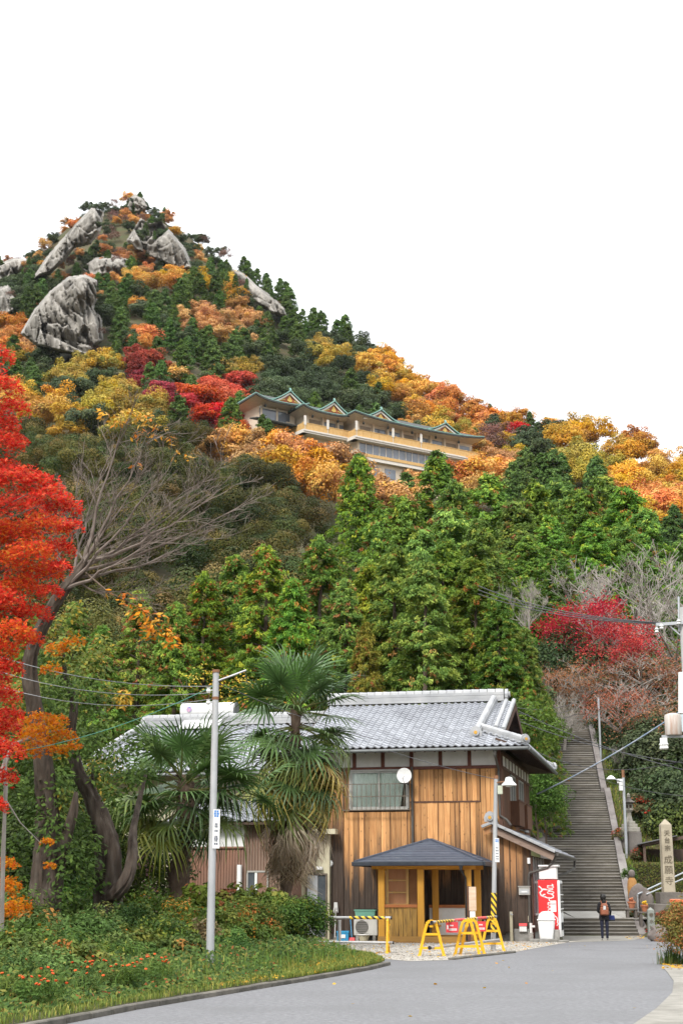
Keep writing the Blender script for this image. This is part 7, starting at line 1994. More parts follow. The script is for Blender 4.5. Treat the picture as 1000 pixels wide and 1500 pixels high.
palm('fan_palm', bA, [bA, D(262, 1280, dA), D(275, 1200, dA), D(272, 1135, dA)], 'bushy fan palm with a stout trunk beside the steel pole',
     [(D(268, 1150, dA), 15, R_(78), R_(8), FAN, 1.5), (D(266, 1160, dA), 13, R_(14), R_(-22), FAN + FAND, 1.6), (D(260, 1185, dA), 8, R_(-10), R_(-42), FAND + FANY[:1], 1.5), (D(345, 1160, dA + .5), 6, R_(45), R_(-20), FAN + FAND, 1.25)], .24, 5)
MB()
dB = 45.0
bB = D(414, 1385, dB); bB.z = bedz(bB.x, dB) - .1
palm('fan_palm', bB, [bB, D(420, 1290, dB), D(428, 1170, dB), D(434, 1040, dB)], 'tall fan palm with a hanging skirt of dead fronds',
     [(D(436, 1042, dB), 17, R_(80), R_(4), FAN, 1.5), (D(434, 1066, dB), 12, R_(5), R_(-30), FAND + FAN[:1], 1.45), (D(433, 1095, dB), 12, R_(-10), R_(-50), FAND + FANY, 1.45), (D(432, 1125, dB), 16, R_(-12), R_(-56), FAND + FANY + FANY, 1.5),
      (D(429, 1165, dB), 30, R_(-40), R_(-80), FANX, 1.5), (D(428, 1190, dB), 14, R_(-58), R_(-86), FANX, 1.35)], .17, 9)
# ------------------------------------------------------------------ old trees and the red maple at the left
def clump_leaves(name, clumps, origin, seed, mat=m_leaf, flat=.75):
    """clumps: (centre, radius, count, leaf size, palette)"""
    g = np.random.default_rng(seed); VV, FF, CC = [], [], []; k = 0
    for c, r, n, leaf, pal in clumps:
        d = unit(g.normal(size=(n, 3)) + np.array([0, 0, .3])); P = (np.array(c) - np.array(origin)) + d * r * g.uniform(.35, 1.08, (n, 1)) * np.array([1, 1, flat])
        N_ = unit(d * .5 + np.array([0, -.35, .75]) + g.normal(size=(n, 3)) * .45)
        T = unit(d * np.array([1, 1, .2]) + np.array([0, 0, -.55]) + g.normal(size=(n, 3)) * .5)
        s = g.uniform(.6, 1.35, n) * leaf
        V, Fq = kites(P, N_, T, s, s * g.uniform(.36, .6, n))
        col = pick(g, pal, n) * g.uniform(.75, 1.25, (n, 1))
        VV.append(V); FF.append(Fq + k); CC.append(rep4(col)); k += len(V)
    return np_mesh(name, np.vstack(VV), np.vstack(FF), mat, np.vstack(CC))
def star_leaves(name, clumps, origin, seed, mat=m_maple):
    """maple sprays: three-bladed leaves on flattened, drooping pads"""
    g = np.random.default_rng(seed); VV, FF, CC = [], [], []; k = 0
    for c, r, n, leaf, pal in clumps:
        q = unit(g.normal(size=(n, 2))) * np.sqrt(g.random((n, 1))) * r
        P = np.concatenate([q, g.normal(size=(n, 1)) * r * .17 - (np.sum(q ** 2, 1, keepdims=True)) / r * .45], 1) + (np.array(c) - np.array(origin))
        N_ = unit(np.array([0, -.55, .8]) + g.normal(size=(n, 3)) * .5); T = unit(g.normal(size=(n, 3)) + np.array([0, 0, -.7]))
        T = unit(T - N_ * np.sum(T * N_, 1, keepdims=True)); B = np.cross(N_, T)
        col = pick(g, pal, n) * g.uniform(.75, 1.25, (n, 1)); s = g.uniform(.7, 1.3, n) * leaf
        for a in (-.95, 0, .95):
            T2 = T * math.cos(a) + B * math.sin(a)
            V, Fq = kites(P + T2 * (s * .42)[:, None], N_, T2, s * (.9 if a == 0 else .75), s * .34)
            VV.append(V); FF.append(Fq + k); CC.append(rep4(col)); k += len(V)
    return np_mesh(name, np.vstack(VV), np.vstack(FF), mat, np.vstack(CC))
def bark_tube(org, pts, sides=36, sub=14, amp=.17, seed=0.0):
    """trunk with furrowed bark: radius varies round and along it"""
    raw = [(D(x, y, d) - Vector(org), r) for x, y, d, r in pts]; P, R0 = [], []
    n = len(raw)
    for i in range(n - 1):
        p0, p1, p2, p3 = raw[max(i - 1, 0)][0], raw[i][0], raw[i + 1][0], raw[min(i + 2, n - 1)][0]
        for s in range(sub):
            t = s / sub
            P.append(.5 * ((2 * p1) + (p2 - p0) * t + (2 * p0 - 5 * p1 + 4 * p2 - p3) * t * t + (3 * p1 - p0 - 3 * p2 + p3) * t ** 3)); R0.append(raw[i][1] * (1 - t) + raw[i + 1][1] * t)
    P.append(raw[-1][0]); R0.append(raw[-1][1])
    V, Fq = [], []; ref = Vector((1, 0, 0)); ln = 0
    for i, p in enumerate(P):
        t = (P[min(i + 1, len(P) - 1)] - P[max(i - 1, 0)]).normalized(); u_ = (ref - t * ref.dot(t)).normalized(); ref = u_; w = t.cross(u_)
        if i: ln += (p - P[i - 1]).length
        for k in range(sides):
            a = 2 * math.pi * k / sides
            q = Vector((math.cos(a) * 2.2, math.sin(a) * 2.2, ln * .9 + seed))
            f = 1 + amp * (1.4 * noise.noise(q) + 1.1 * (.4 - abs(noise.noise(Vector((q.x * 2.4, q.y * 2.4, q.z * 1.3))) * 2)) + .5 * noise.noise(Vector((q.x * 5, q.y * 5, q.z * 6))))
            V.append(p + (u_ * math.cos(a) + w * math.sin(a)) * R0[i] * f)
    for i in range(len(P) - 1):
        for k in range(sides): Fq.append((i * sides + k, i * sides + (k + 1) % sides, (i + 1) * sides + (k + 1) % sides, (i + 1) * sides + k))
    return V, Fq
m_furrow = MAT('furrowed_bark', (.068, .05, .038), (.026, .019, .014), 6, .95, 1.0, 14, c3=(.13, .105, .085), scale3=3.0, stretch=(2.4, 2.4, .4), lo=.4, hi=.6)
def trunk_obj(name, org, tubes, parent):
    mb = MB()
    for j, t in enumerate(tubes): mb.add(*bark_tube(org, t, 30 if t[0][3] > .15 else 12, seed=j * 9.1 + org.x))
    return mb.build(name, m_furrow, parent, smooth=70)
def px_tube(mb, org, pts, sides=10):
    """pts: (px, py, d, radius m)"""
    P, Rr_ = [], []
    raw = [(D(x, y, d) - Vector(org), r) for x, y, d, r in pts]
    for i in range(len(raw) - 1):
        for s in range(4):
            t = s / 4; P.append(raw[i][0].lerp(raw[i + 1][0], t)); Rr_.append((raw[i][1] * (1 - t) + raw[i + 1][1] * t) * rnd.uniform(.88, 1.12))
    P.append(raw[-1][0]); Rr_.append(raw[-1][1])
    mb.tube(P, Rr_, sides)
def twigs(mb, p, d, ln, r, lv, rt, gn=.22, up=.12):
    n = 4; pts = [p]; q = p.copy(); dd = d.copy(); rs = [r]
    for i in range(n):
        dd = (dd + Vector((rt.uniform(-1, 1), rt.uniform(-1, 1), rt.uniform(-.8, 1.0) + up)) * gn).normalized(); q = q + dd * ln / n; pts.append(q.copy()); rs.append(max(r * (1 - .6 * (i + 1) / n), .0042))
    mb.tube(pts, rs, 5 if r > .03 else 3, cap=False)
    ends = [pts[-1]]
    if lv:
        for k in range(3 if lv > 1 else 4):
            i = rt.randint(1, n); s = Vector((rt.uniform(-1, 1), rt.uniform(-1, 1), rt.uniform(-.4, .8)))
            ends += twigs(mb, pts[i], (dd + s * .75).normalized(), ln * rt.uniform(.5, .75), rs[i] * .6, lv - 1, rt, gn, up)
    return ends
# leaning, nearly bare tree with the great trunk
d1 = 36.0
o1 = D(62, 1405, d1); o1.z = bedz(o1.x, d1) - .2
lt = empty('leaning_tree', o1, 0, 'old leaning tree with bare fanning branches and a few yellow leaves', 'tree')
trunk_obj('trunk', o1, ([(62, 1425, d1, .5), (64, 1360, d1, .43), (70, 1270, d1, .36), (70, 1180, d1, .26), (58, 1080, d1 - .3, .2), (44, 990, d1 - .6, .17), (52, 940, d1 - .8, .15), (80, 885, d1 - 1, .14), (112, 842, d1 - 1.2, .15), (126, 822, d1 - 1.2, .1)], [(75, 1290, d1, .2), (105, 1200, d1 - .3, .12), (112, 1160, d1 - .4, .04)]), lt)
br = MB(); rt = random.Random(12); ends = []
starts = ((124, 826), (118, 836), (108, 846), (96, 862))
for j, (x1, y1, r) in enumerate(((175, 640, .06), (215, 650, .05), (150, 690, .045), (245, 690, .05), (300, 735, .06), (345, 745, .045), (290, 790, .045), (255, 765, .05), (112, 715, .03), (80, 790, .032), (205, 862, .03), (205, 700, .045), (320, 700, .035), (270, 720, .04))):
    a = D(*starts[j % 4], d1 - 1.2) - o1; b = D(x1, y1, d1 - 1.2 + rt.uniform(-1.4, 1.4)) - o1
    n_ = 8; pts = []
    for i in range(n_ + 1):
        t = i / n_; w_ = math.sin(math.pi * t)
        pts.append(a.lerp(b, t) + Vector((rt.uniform(-.06, .06) * w_ - .10 * w_, rt.uniform(-.08, .08) * w_, -.22 * w_ + rt.uniform(-.05, .05) * w_)))
    br.tube(pts, [r * (1 - .85 * i / n_) for i in range(n_ + 1)], 6, cap=False)
    for t in (.25, .33, .41, .5, .57, .64, .71, .78, .85, .92, 1.0):
        i = min(int(t * n_), n_ - 1); p = pts[i].lerp(pts[i + 1], t * n_ - i); dr = (pts[i + 1] - pts[i]).normalized()
        ends += twigs(br, p, (dr + Vector((rt.uniform(-.6, .9), rt.uniform(-.5, .5), rt.uniform(-.5, .5)))).normalized(), rt.uniform(.45, 1.0), max(r * .26, .009), 2, rt, .2, .05)
br.build('branches', MAT('twig_bark', (.20, .165, .14), (.13, .10, .085), 6, .9), lt)
YL = [(5, (.50, .30, .03)), (3, (.42, .30, .06)), (2, (.5, .22, .03))]
cl = [(D(x, y, d1 - 1.2), r / 64, n, .15, YL) for x, y, r, n in ((150, 608, 14, 22), (170, 618, 16, 30), (195, 612, 18, 34), (215, 618, 18, 34), (232, 632, 14, 26), (205, 640, 16, 18), (250, 650, 12, 14), (258, 668, 9, 8), (200, 685, 8, 6), (275, 670, 8, 8))]
cl += [(D(x, y, d1 - 2.0), r / 66, n, .17, [(5, (.55, .27, .02)), (3, (.5, .34, .05)), (2, (.4, .16, .02))]) for x, y, r, n in ((185, 880, 13, 16), (205, 900, 18, 40), (228, 918, 22, 60), (248, 938, 16, 36), (215, 930, 16, 30), (160, 868, 8, 6))]
link('leaves', clump_leaves('leaves', cl, o1, 71, flat=1.0), lt)
mb = MB(); px_tube(mb, o1, [(125, 838, d1 - 1.2, .03), (160, 868, d1 - 2, .02), (205, 890, d1 - 2, .014), (240, 925, d1 - 2, .006)], 5); mb.build('low_branch', m_bark_dark, lt)
# second old trunk with a crooked limb, green to yellow leaves around it
d2 = 37.5
o2 = D(152, 1405, d2); o2.z = bedz(o2.x, d2) - .2
t2 = empty('crooked_tree', o2, 0, 'crooked old tree with peeling bark and green leaves beside the palm', 'tree')
trunk_obj('trunk', o2, ([(158, 1425, d2, .44), (160, 1370, d2, .4), (158, 1310, d2, .35), (160, 1255, d2, .31), (150, 1210, d2, .26), (132, 1165, d2, .19), (114, 1130, d2, .15), (105, 1080, d2, .12), (108, 1030, d2, .09), (95, 980, d2, .06), (98, 930, d2, .02)], [(148, 1320, d2 - .1, .16), (168, 1310, d2 - .4, .18), (186, 1288, d2 - .5, .16), (194, 1255, d2 - .3, .13), (196, 1215, d2 + .1, .1), (205, 1170, d2 + .6, .06), (215, 1130, d2 + .9, .03)], [(142, 1185, d2, .12), (136, 1140, d2, .04), (137, 1120, d2, .02)]), t2)
GL = [(5, (.07, .115, .022)), (3, (.10, .15, .028)), (2, (.05, .085, .02))]
GYL = [(5, (.16, .19, .035)), (3, (.22, .22, .04)), (2, (.10, .15, .03)), (1.5, (.40, .27, .03))]
ORL = [(5, (.52, .17, .02)), (3, (.50, .24, .03)), (2, (.45, .10, .02))]
cl = []
rt = random.Random(31)
for x, y, r, n, pal in [(80, 920, 26, 60, GYL), (110, 900, 20, 40, GYL), (100, 960, 30, 80, GYL), (135, 975, 26, 60, GYL), (150, 950, 20, 40, GYL), (70, 970, 28, 60, GL), (90, 1010, 34, 90, GL), (130, 1020, 30, 70, GL), (160, 1020, 20, 40, GYL), (60, 1040, 30, 60, GL), (180, 1025, 14, 20, YL),
                        (60, 1150, 34, 80, GL), (100, 1100, 26, 60, GL), (130, 1090, 24, 50, GL), (40, 1200, 34, 80, GL), (75, 1220, 34, 90, GL), (110, 1210, 26, 60, GL), (60, 1275, 36, 90, GL), (105, 1265, 34, 90, GL), (125, 1240, 26, 70, GL), (130, 1290, 26, 60, GL), (30, 1300, 34, 70, GL), (150, 1130, 24, 50, GL), (175, 1110, 20, 40, GL), (200, 1090, 22, 50, GL), (190, 1140, 22, 50, GL), (165, 1170, 18, 40, GL), (15, 1250, 26, 60, GL), (210, 1130, 18, 30, GL), (90, 1320, 26, 50, GL), (20, 1100, 30, 60, GL), (45, 1130, 30, 70, GL), (85, 1150, 26, 60, GL), (15, 1160, 28, 60, GL), (50, 1240, 30, 80, GL), (90, 1180, 24, 60, GYL), (30, 1010, 26, 50, GYL), (40, 1060, 26, 50, GL), (120, 1330, 20, 40, GL), (60, 1180, 28, 60, GL), (75, 1100, 24, 50, GYL)]:
    cl.append((D(x, y, d2 - rt.uniform(.2, 1.8)), r / 60 * 1.15, int(n * 4.2), .135, pal))
link('leaves', clump_leaves('leaves', cl, o2, 72, flat=.9), t2)
BK = [crown_broad('crown', 980 + i, m_leaf, [GL, [(5, (.10, .15, .03)), (3, (.15, .19, .04)), (1, (.36, .25, .04))], [(5, (.05, .085, .022)), (3, (.075, .115, .028))]][i], R=1.5, H=5.2, z0=.2, nclump=60, per=120, leaf=.15, asp=.5, flat=.95, low=-.9, rad0=.35, rad1=1.0) for i in range(3)]
BKT = limbs(985, 4.6, .09, .1, 12, .7, 1.1).mesh('trunk', m_bark)
for px, top, d_, k_, w_, lab in ((-15, 1010, 44, 0, 1.1, 'leafy green tree at the far left behind the maple'), (30, 960, 47, 1, 1.2, 'yellowing leafy tree behind the leaning trunk'), (75, 930, 49, 1, 1.2, 'tall yellow green tree between leaning tree and cypresses'), (110, 1000, 46, 0, 1.1, 'leafy green tree behind the crooked trunk'), (150, 1075, 45.5, 1, 1.0, 'yellow green tree at the end of the wing roof'), (60, 1110, 42, 2, 1.1, 'dark green tree filling the gap behind the great trunk'), (120, 1150, 41.5, 2, 1.0, 'dark green tree filling the gap behind the crooked limb'), (182, 1165, 44, 0, .95, 'leafy green tree before the cream wing wall'), (215, 1200, 44.5, 2, .9, 'dark leafy tree beside the fan palm'), (10, 1150, 41, 2, 1.1, 'dark green tree beneath the maple boughs')):
    p = D(px, top, d_); z = bedz(p.x, d_); s_ = (p.z - z) / 5.6
    e = empty('garden_tree', (p.x, d_, z - .1), px * .7, lab, 'tree'); e.scale = (w_, w_, s_); link('crown', BK[k_], e); link('trunk', BKT, e)
# red maple: trunk out of the picture, boughs reaching in
d3 = 29.0
o3 = D(-95, 1440, d3); o3.z = bedz(o3.x, d3) - .2
rm = empty('red_maple_tree', o3, 0, 'brilliant red maple reaching in beside the leaning bare tree', 'tree')
mb = MB(); px_tube(mb, o3, [(-95, 1460, d3, .26), (-90, 1250, d3, .22), (-85, 1000, d3, .17), (-60, 800, d3, .11), (-40, 600, d3, .05)], 10)
rt = random.Random(44); cl = []
RL = [(5, (.64, .05, .03)), (3, (.52, .03, .026)), (3, (.68, .12, .06)), (1, (.30, .014, .014)), (1, (.58, .16, .05))]
RO = [(5, (.62, .085, .03)), (3, (.64, .17, .035)), (4, (.56, .045, .028)), (.7, (.64, .28, .05))]
for x, y, r, pal in [(0, 515, 22, RL), (-25, 540, 34, RL), (10, 560, 26, RL), (20, 590, 24, RL), (-10, 610, 40, RL), (25, 640, 18, RL), (5, 680, 34, RL), (35, 690, 30, RL), (60, 700, 28, RL), (75, 720, 30, RL), (30, 730, 40, RL), (95, 735, 26, RL), (70, 760, 36, RO), (105, 765, 18, RL), (20, 770, 40, RO), (85, 795, 26, RL), (45, 800, 36, RO), (10, 815, 36, RO), (65, 830, 30, RO), (90, 825, 16, RL), (30, 850, 36, RO), (75, 860, 18, RL), (0, 870, 36, RL), (50, 890, 28, RL), (20, 915, 30, RO), (-5, 940, 30, RO), (45, 930, 20, RO), (10, 970, 24, RL), (0, 1010, 30, RL), (-5, 1050, 34, RL), (15, 1040, 20, RL), (10, 1090, 26, RL), (0, 1130, 26, RL), (-15, 1170, 24, RL), (5, 640, 30, RL), (-40, 680, 50, RL), (-40, 760, 60, RO), (-50, 860, 60, RO), (-50, 960, 60, RL), (-50, 1060, 60, RL), (-60, 580, 50, RL)]:
    dd = d3 + rt.uniform(-1.2, 1.0)
    c = D(x, y, dd); cl.append((c, r / 78 * 1.15, int(26 + r * r * .72), .062, pal))
    if rt.random() < .7:
        a = D(-75 + rt.uniform(-10, 10), min(y + 90, 1150), d3 + 1.2) - o3; b = c - o3 + Vector((0, .5, 0))
        mb.tube([a, a.lerp(b, .5) + Vector((0, .2, .15)), b], [.028, .016, .004], 5, cap=False)
mb.build('trunk', MAT('maple_bark', (.12, .10, .085), (.19, .16, .14), 6, .9), rm)
link('leaves', star_leaves('leaves', cl, o3, 73), rm)
# orange maple lower down
d4 = 33.0
o4 = D(-40, 1430, d4); o4.z = bedz(o4.x, d4) - .2
om = empty('orange_maple_tree', o4, 0, 'orange maple branch spreading low under the red maple', 'tree')
mb = MB(); px_tube(mb, o4, [(-40, 1450, d4, .13), (-30, 1280, d4, .1), (-5, 1150, d4, .08), (20, 1090, d4, .05), (60, 1075, d4, .025), (100, 1068, d4, .01)], 8); mb.build('trunk', m_bark_grey, om)
cl = [(D(x, y, d4 + rt.uniform(-.6, .6)), r / 68 * 1.1, int(20 + r * r * .5), .066, ORL) for x, y, r in ((30, 1055, 24), (50, 1070, 24), (75, 1060, 24), (95, 1075, 20), (108, 1090, 12), (60, 1085, 20), (40, 1095, 20), (85, 1095, 16), (85, 945, 18), (110, 935, 16), (75, 975, 16), (60, 1045, 18), (85, 1050, 16), (10, 1290, 22), (25, 1320, 22), (10, 1260, 18), (5, 1330, 26), (-10, 1290, 30), (70, 1230, 10), (75, 1265, 8))]
link('leaves', star_leaves('leaves', cl, o4, 74), om)
# white-barked sapling at the very edge
o5 = D(4, 1300, 31); mb = MB(); o5.z = bedz(o5.x, 31)
px_tube(mb, o5, [(2, 1420, 31, .05), (5, 1250, 31, .045), (9, 1150, 31, .04), (6, 1080, 31, .03)], 7)
px_tube(mb, o5, [(8, 1170, 31, .02), (30, 1205, 31, .012), (60, 1235, 31, .006)], 5)
tag(mb.build('pale_sapling', m_bark_grey, None, 60, loc=o5), 'slender pale bare stem under the red maple', 'sapling')
# yellow-leaved twiggy bush behind the pole top, near the wing roof
bz_ = D(345, 1060, 66)
yb = empty('yellow_twig_bush', (bz_.x, 66, hz(bz_.x, 66)), 0, 'twiggy bush with small yellow leaves behind the wing roof', 'bush')
bmm = bare_tree(88, 8.5, .1, 1.1, 4, .3, gnarl=.25).mesh('branches', m_bark); zb_ = zmax(bmm); top_z = D(345, 985, 66).z - hz(bz_.x, 66)
o = link('branches', bmm, yb); s_ = top_z / zb_; o.scale = (s_ * 1.2, s_ * 1.2, s_)
link('leaves', clump_leaves('leaves', [(D(x, y, 66), .6, 42, .13, YL) for x, y in ((300, 985), (310, 1010), (345, 1000), (370, 1015), (330, 1030), (360, 1000), (285, 1000), (395, 1010), (345, 1020), (318, 1000))], yb.location, 75), yb)
# ------------------------------------------------------------------ shrubs of the garden
def shrub(px, py, d, R, H, pal, leaf, label, seed, name='garden_shrub', n=40, per=70, asp=.5, cat='shrub', flat=.85, trunk=True):
    p = D(px, py, d); z = bedz(p.x, d) if p.x < bx(d) else 0
    me_ = crown_broad('foliage', seed, m_leaf, pal, R=R, H=H, z0=.02, nclump=n, per=per, leaf=leaf, asp=asp, flat=flat, rc=(.25, .4), low=-.6, updir=.45)
    e = empty(name, (p.x, d, z), 0, label, cat); link('foliage', me_, e)
    if trunk: link('stems', limbs(seed, H * .8, .03, .1, 7, 1.0, R * .6).mesh('stems', m_bark), e)
    return e
HG = [(5, (.045, .095, .02)), (3, (.07, .13, .025)), (2, (.14, .18, .03)), (1, (.03, .06, .018))]
HYD = [(5, (.17, .20, .035)), (3, (.11, .16, .03)), (2, (.24, .22, .05)), (1, (.30, .10, .05))]
SGR = [(5, (.10, .15, .03)), (3, (.07, .11, .025)), (2, (.17, .19, .04)), (.8, (.36, .16, .03))]
shrub(445, 1360, 40.5, .75, 1.25, HG, .075, 'dense dark green hedge bush at the corner of the garden', 901, n=60, per=110)
shrub(415, 1365, 40, .7, 1.2, HG, .075, 'dark green bush beside the corner hedge bush', 902, n=54, per=100)
shrub(370, 1362, 38.8, .8, 1.15, SGR, .085, 'mid green bush between the steel pole and the hedge', 903, n=50, per=90)
shrub(335, 1370, 36.5, .65, 1.0, SGR, .09, 'reddish tinged bush right of the steel pole', 904)
shrub(395, 1330, 42.5, .9, 1.5, HYD, .17, 'hydrangea with big yellow green leaves before the sheet wall', 905, asp=.75, per=42)
shrub(330, 1325, 41.5, .8, 1.6, HYD, .17, 'hydrangea with faded pink heads behind the steel pole', 906, asp=.75, per=42)
shrub(292, 1325, 40, .7, 1.4, HYD, .17, 'hydrangea with yellowing leaves at the palm trunk', 907, asp=.75, per=42)
shrub(230, 1350, 36.5, .9, 1.3, SGR, .1, 'leafy bush with yellow tips before the palm trunk', 908, n=46)
shrub(265, 1370, 35, .7, 1.05, SGR, .1, 'narrow leaved bush left of the steel pole', 909, asp=.3)
shrub(190, 1370, 34.5, .65, 1.0, HG, .085, 'low dark bush on thin stems before the crooked trunk', 910)
shrub(120, 1330, 39.5, .9, 1.5, HG, .11, 'dark bush with red tips between the two old trunks', 911)
shrub(20, 1370, 35, .9, 1.2, SGR, .1, 'green bush beneath the orange maple branch', 912)
shrub(60, 1415, 30.5, .8, .7, SGR, .11, 'low leafy plants under the great trunk', 913, trunk=False)
shrub(120, 1420, 30.2, .8, .75, [(5, (.11, .17, .04)), (3, (.08, .13, .03))], .12, 'broad leaved perennials before the crooked trunk', 914, asp=.4, trunk=False)
shrub(20, 1440, 27.5, .8, .6, SGR, .11, 'ragged green perennials at the left of the marigolds', 915, trunk=False)
shrub(190, 1415, 31, .6, .65, SGR, .1, 'low bush with a bare forked stem', 916)
shrub(240, 1405, 32.2, .7, .7, HG, .08, 'low dark bush between perennials and steel pole', 917)
shrub(355, 1400, 36, .55, .6, SGR, .09, 'low bush beneath the mid green bush', 918)
shrub(200, 1300, 42, 1.0, 2.2, [(5, (.08, .13, .03)), (3, (.12, .16, .035)), (1, (.5, .3, .3))], .12, 'tall camellia with pink flowers behind the crooked trunk', 919)
shrub(80, 1300, 45, 1.4, 2.6, GL, .12, 'tall green bush against the house wing', 920)
shrub(10, 1310, 44, 1.4, 2.8, GL, .12, 'tall green bush at the far end of the wing', 921)
shrub(300, 1375, 34.5, .45, .8, [(5, (.22, .17, .08)), (3, (.30, .22, .10)), (1, (.14, .15, .04))], .1, 'dry twiggy bush at the foot of the steel pole', 922, per=24)
for i_, (px, py, d_, R_s, H_s, lab_) in enumerate(((40, 1445, 26.5, .6, .55, 'clump of tall leafy stems behind the left marigolds'), (100, 1435, 28.5, .6, .6, 'clump of pale leafy stems between the marigold groups'), (160, 1428, 30, .55, .55, 'feathery green clump behind the middle marigolds'), (205, 1425, 31.2, .5, .5, 'bushy green clump behind the right marigolds'), (250, 1420, 32.2, .5, .5, 'green clump just left of the steel pole foot'), (330, 1405, 34.5, .5, .55, 'low green clump right of the steel pole foot'), (385, 1398, 36.8, .5, .5, 'low green clump under the dark bushes'), (75, 1400, 33, .7, .8, 'leafy clump hiding the foot of the great trunk'), (140, 1395, 34, .7, .85, 'leafy clump hiding the foot of the crooked trunk'), (300, 1395, 35.2, .5, .6, 'mixed green clump behind the steel pole foot'), (15, 1470, 24.0, .55, .5, 'leafy clump at the corner by the kerb'), (75, 1462, 25.6, .5, .45, 'leafy clump between marigolds near the kerb'), (110, 1458, 26.8, .5, .45, 'upright leafy clump near the kerb'), (165, 1448, 28.3, .45, .42, 'rounded leafy clump near the kerb'), (200, 1440, 29.6, .45, .42, 'pale leafy clump near the kerb'), (270, 1430, 31.4, .4, .4, 'small leafy clump left of the pole foot'), (345, 1418, 33.8, .45, .4, 'small leafy clump right of the pole foot'), (420, 1404, 37.2, .4, .35, 'small leafy clump below the corner hedge bush'), (50, 1430, 28.8, .6, .7, 'tall leafy clump in the middle of the bed'))):
    shrub(px, py, d_, R_s, H_s, (SGR, HG, [(5, (.12, .19, .05)), (3, (.08, .14, .035)), (1, (.22, .22, .06))])[i_ % 3], (.1, .075, .09)[i_ % 3], lab_, 960 + i_, n=34, per=80, asp=(.5, .3, .4)[i_ % 3], trunk=False)
# right-hand bush by the apron
RB = [(5, (.17, .13, .025)), (3, (.11, .12, .025)), (2, (.30, .12, .03)), (1, (.38, .11, .03))]
p = G(1003, 1414)
e = empty('right_bush', (p.x, p.y, 0), 0, 'reddish green feathery bush on the concrete apron edge', 'bush')
link('foliage', crown_broad('foliage', 930, m_leaf, RB, R=.62, H=1.5, z0=.05, nclump=70, per=110, leaf=.075, asp=.35, flat=1.0, low=-.8), e)
link('stems', limbs(931, 1.1, .03, .1, 8, 1.2, .4).mesh('stems', m_bark), e)
p = G(985, 1413)
e = empty('grass_tuft', (p.x, p.y, 0), 0, 'dark green grass tuft at the foot of the reddish bush', 'grass tuft')
def blades(name, pts, h, w, pal, seed, bend=.5):
    g = np.random.default_rng(seed); n = len(pts); P = np.array(pts)
    a = g.random(n) * 6.28; dr = np.stack([np.cos(a), np.sin(a), 0 * a], 1); sd = np.stack([-np.sin(a), np.cos(a), 0 * a], 1)
    hh = (h * g.uniform(.5, 1.3, n))[:, None]; b = g.uniform(.1, 1, n)[:, None] * bend; ww = w * g.uniform(.7, 1.3, n)[:, None]
    up_ = np.array([[0, 0, 1.]])
    v0, v1 = P - sd * ww / 2, P + sd * ww / 2
    m0 = P + up_ * hh * .6 + dr * hh * b * .25; t = P + up_ * hh * (1 - .25 * b) + dr * hh * b * .8
    V = np.stack([v0, v1, m0 + sd * ww * .4, m0 - sd * ww * .4, t + sd * ww * .06, t - sd * ww * .06], 1).reshape(-1, 3)
    i = np.arange(n)[:, None] * 6; Fq = np.concatenate([i + np.array([[0, 1, 2, 3]]), i + np.array([[3, 2, 4, 5]])], 0)
    c = pick(g, pal, n) * g.uniform(.75, 1.3, (n, 1))
    return np_mesh(name, V, Fq, m_leaf, np.repeat(c, 6, 0))
g = np.random.default_rng(8)
link('blades', blades('blades', [(g.normal() * .12, g.normal() * .12, 0) for _ in range(260)], .4, .016, [(3, (.05, .10, .03)), (1, (.10, .14, .04))], 1, .9), e)
link('base', blades('base', [(g.normal() * .16, g.normal() * .16, 0) for _ in range(120)], .18, .014, [(3, (.14, .15, .04)), (1, (.3, .22, .05))], 2, .9), e)
# grass, ground cover, flowers, fallen leaves
def bed_pts(n, ylo, yhi, dlo, dhi, seed):
    g = np.random.default_rng(seed); o = []
    for _ in range(n):
        y = g.uniform(ylo, yhi); d = dlo + (dhi - dlo) * g.random() ** 1.3; x = bx(y) - d; o.append((x, y, bedz(x, y) - .01))
    return o
GRS = [(5, (.17, .21, .04)), (3, (.23, .25, .05)), (1.6, (.38, .32, .08)), (3, (.10, .15, .03))]
tag(link('verge_grass', blades('verge_grass', bed_pts(11000, 15, 30.5, .02, 1.4, 41) + bed_pts(17000, 30, 41.5, .02, 1.7, 40), .10, .012, GRS, 42, .8)), 'short yellowing grass along the kerb', 'grass', kind='stuff')
tag(link('tall_grass', blades('tall_grass', bed_pts(2600, 15, 39, .7, 5.5, 43), .34, .018, [(5, (.08, .13, .025)), (3, (.13, .18, .035)), (1, (.25, .22, .06))], 44, .7)), 'taller ragged grass between the garden plants', 'grass', kind='stuff')
gp = np.array(bed_pts(52000, 15, 42, .3, 7, 45)); g = np.random.default_rng(46)
_far = np.array([(bx(y) - x > 1.35 - .8 * math.sin(x * 3 + y * 2)) or y < 30.5 for x, y, z in gp]); gp = gp[_far]
gp[:, 2] += g.random(len(gp)) * .34 * np.clip((np.array([bx(y) for y in gp[:, 1]]) - gp[:, 0]) / 1.5, .15, 1)
s = g.uniform(.5, 1.5, len(gp)) * .09
V, Fq = kites(gp, unit(np.array([0, -.5, .8]) + g.normal(size=gp.shape) * .45), g.normal(size=gp.shape), s, s * .5)
tag(link('ground_cover', np_mesh('ground_cover', V, Fq, m_leaf, rep4(pick(g, [(5, (.085, .145, .035)), (3, (.13, .19, .05)), (3, (.05, .095, .028)), (1.5, (.20, .20, .05)), (.4, (.32, .12, .05))], len(gp)) * g.uniform(.75, 1.25, (len(gp), 1))))), 'low leafy ground cover filling the garden bed', 'ground cover', kind='stuff')
fp_ = [(x, y, z + .035) for x, y, z in bed_pts(1100, 27, 41, .05, 1.3, 47)]
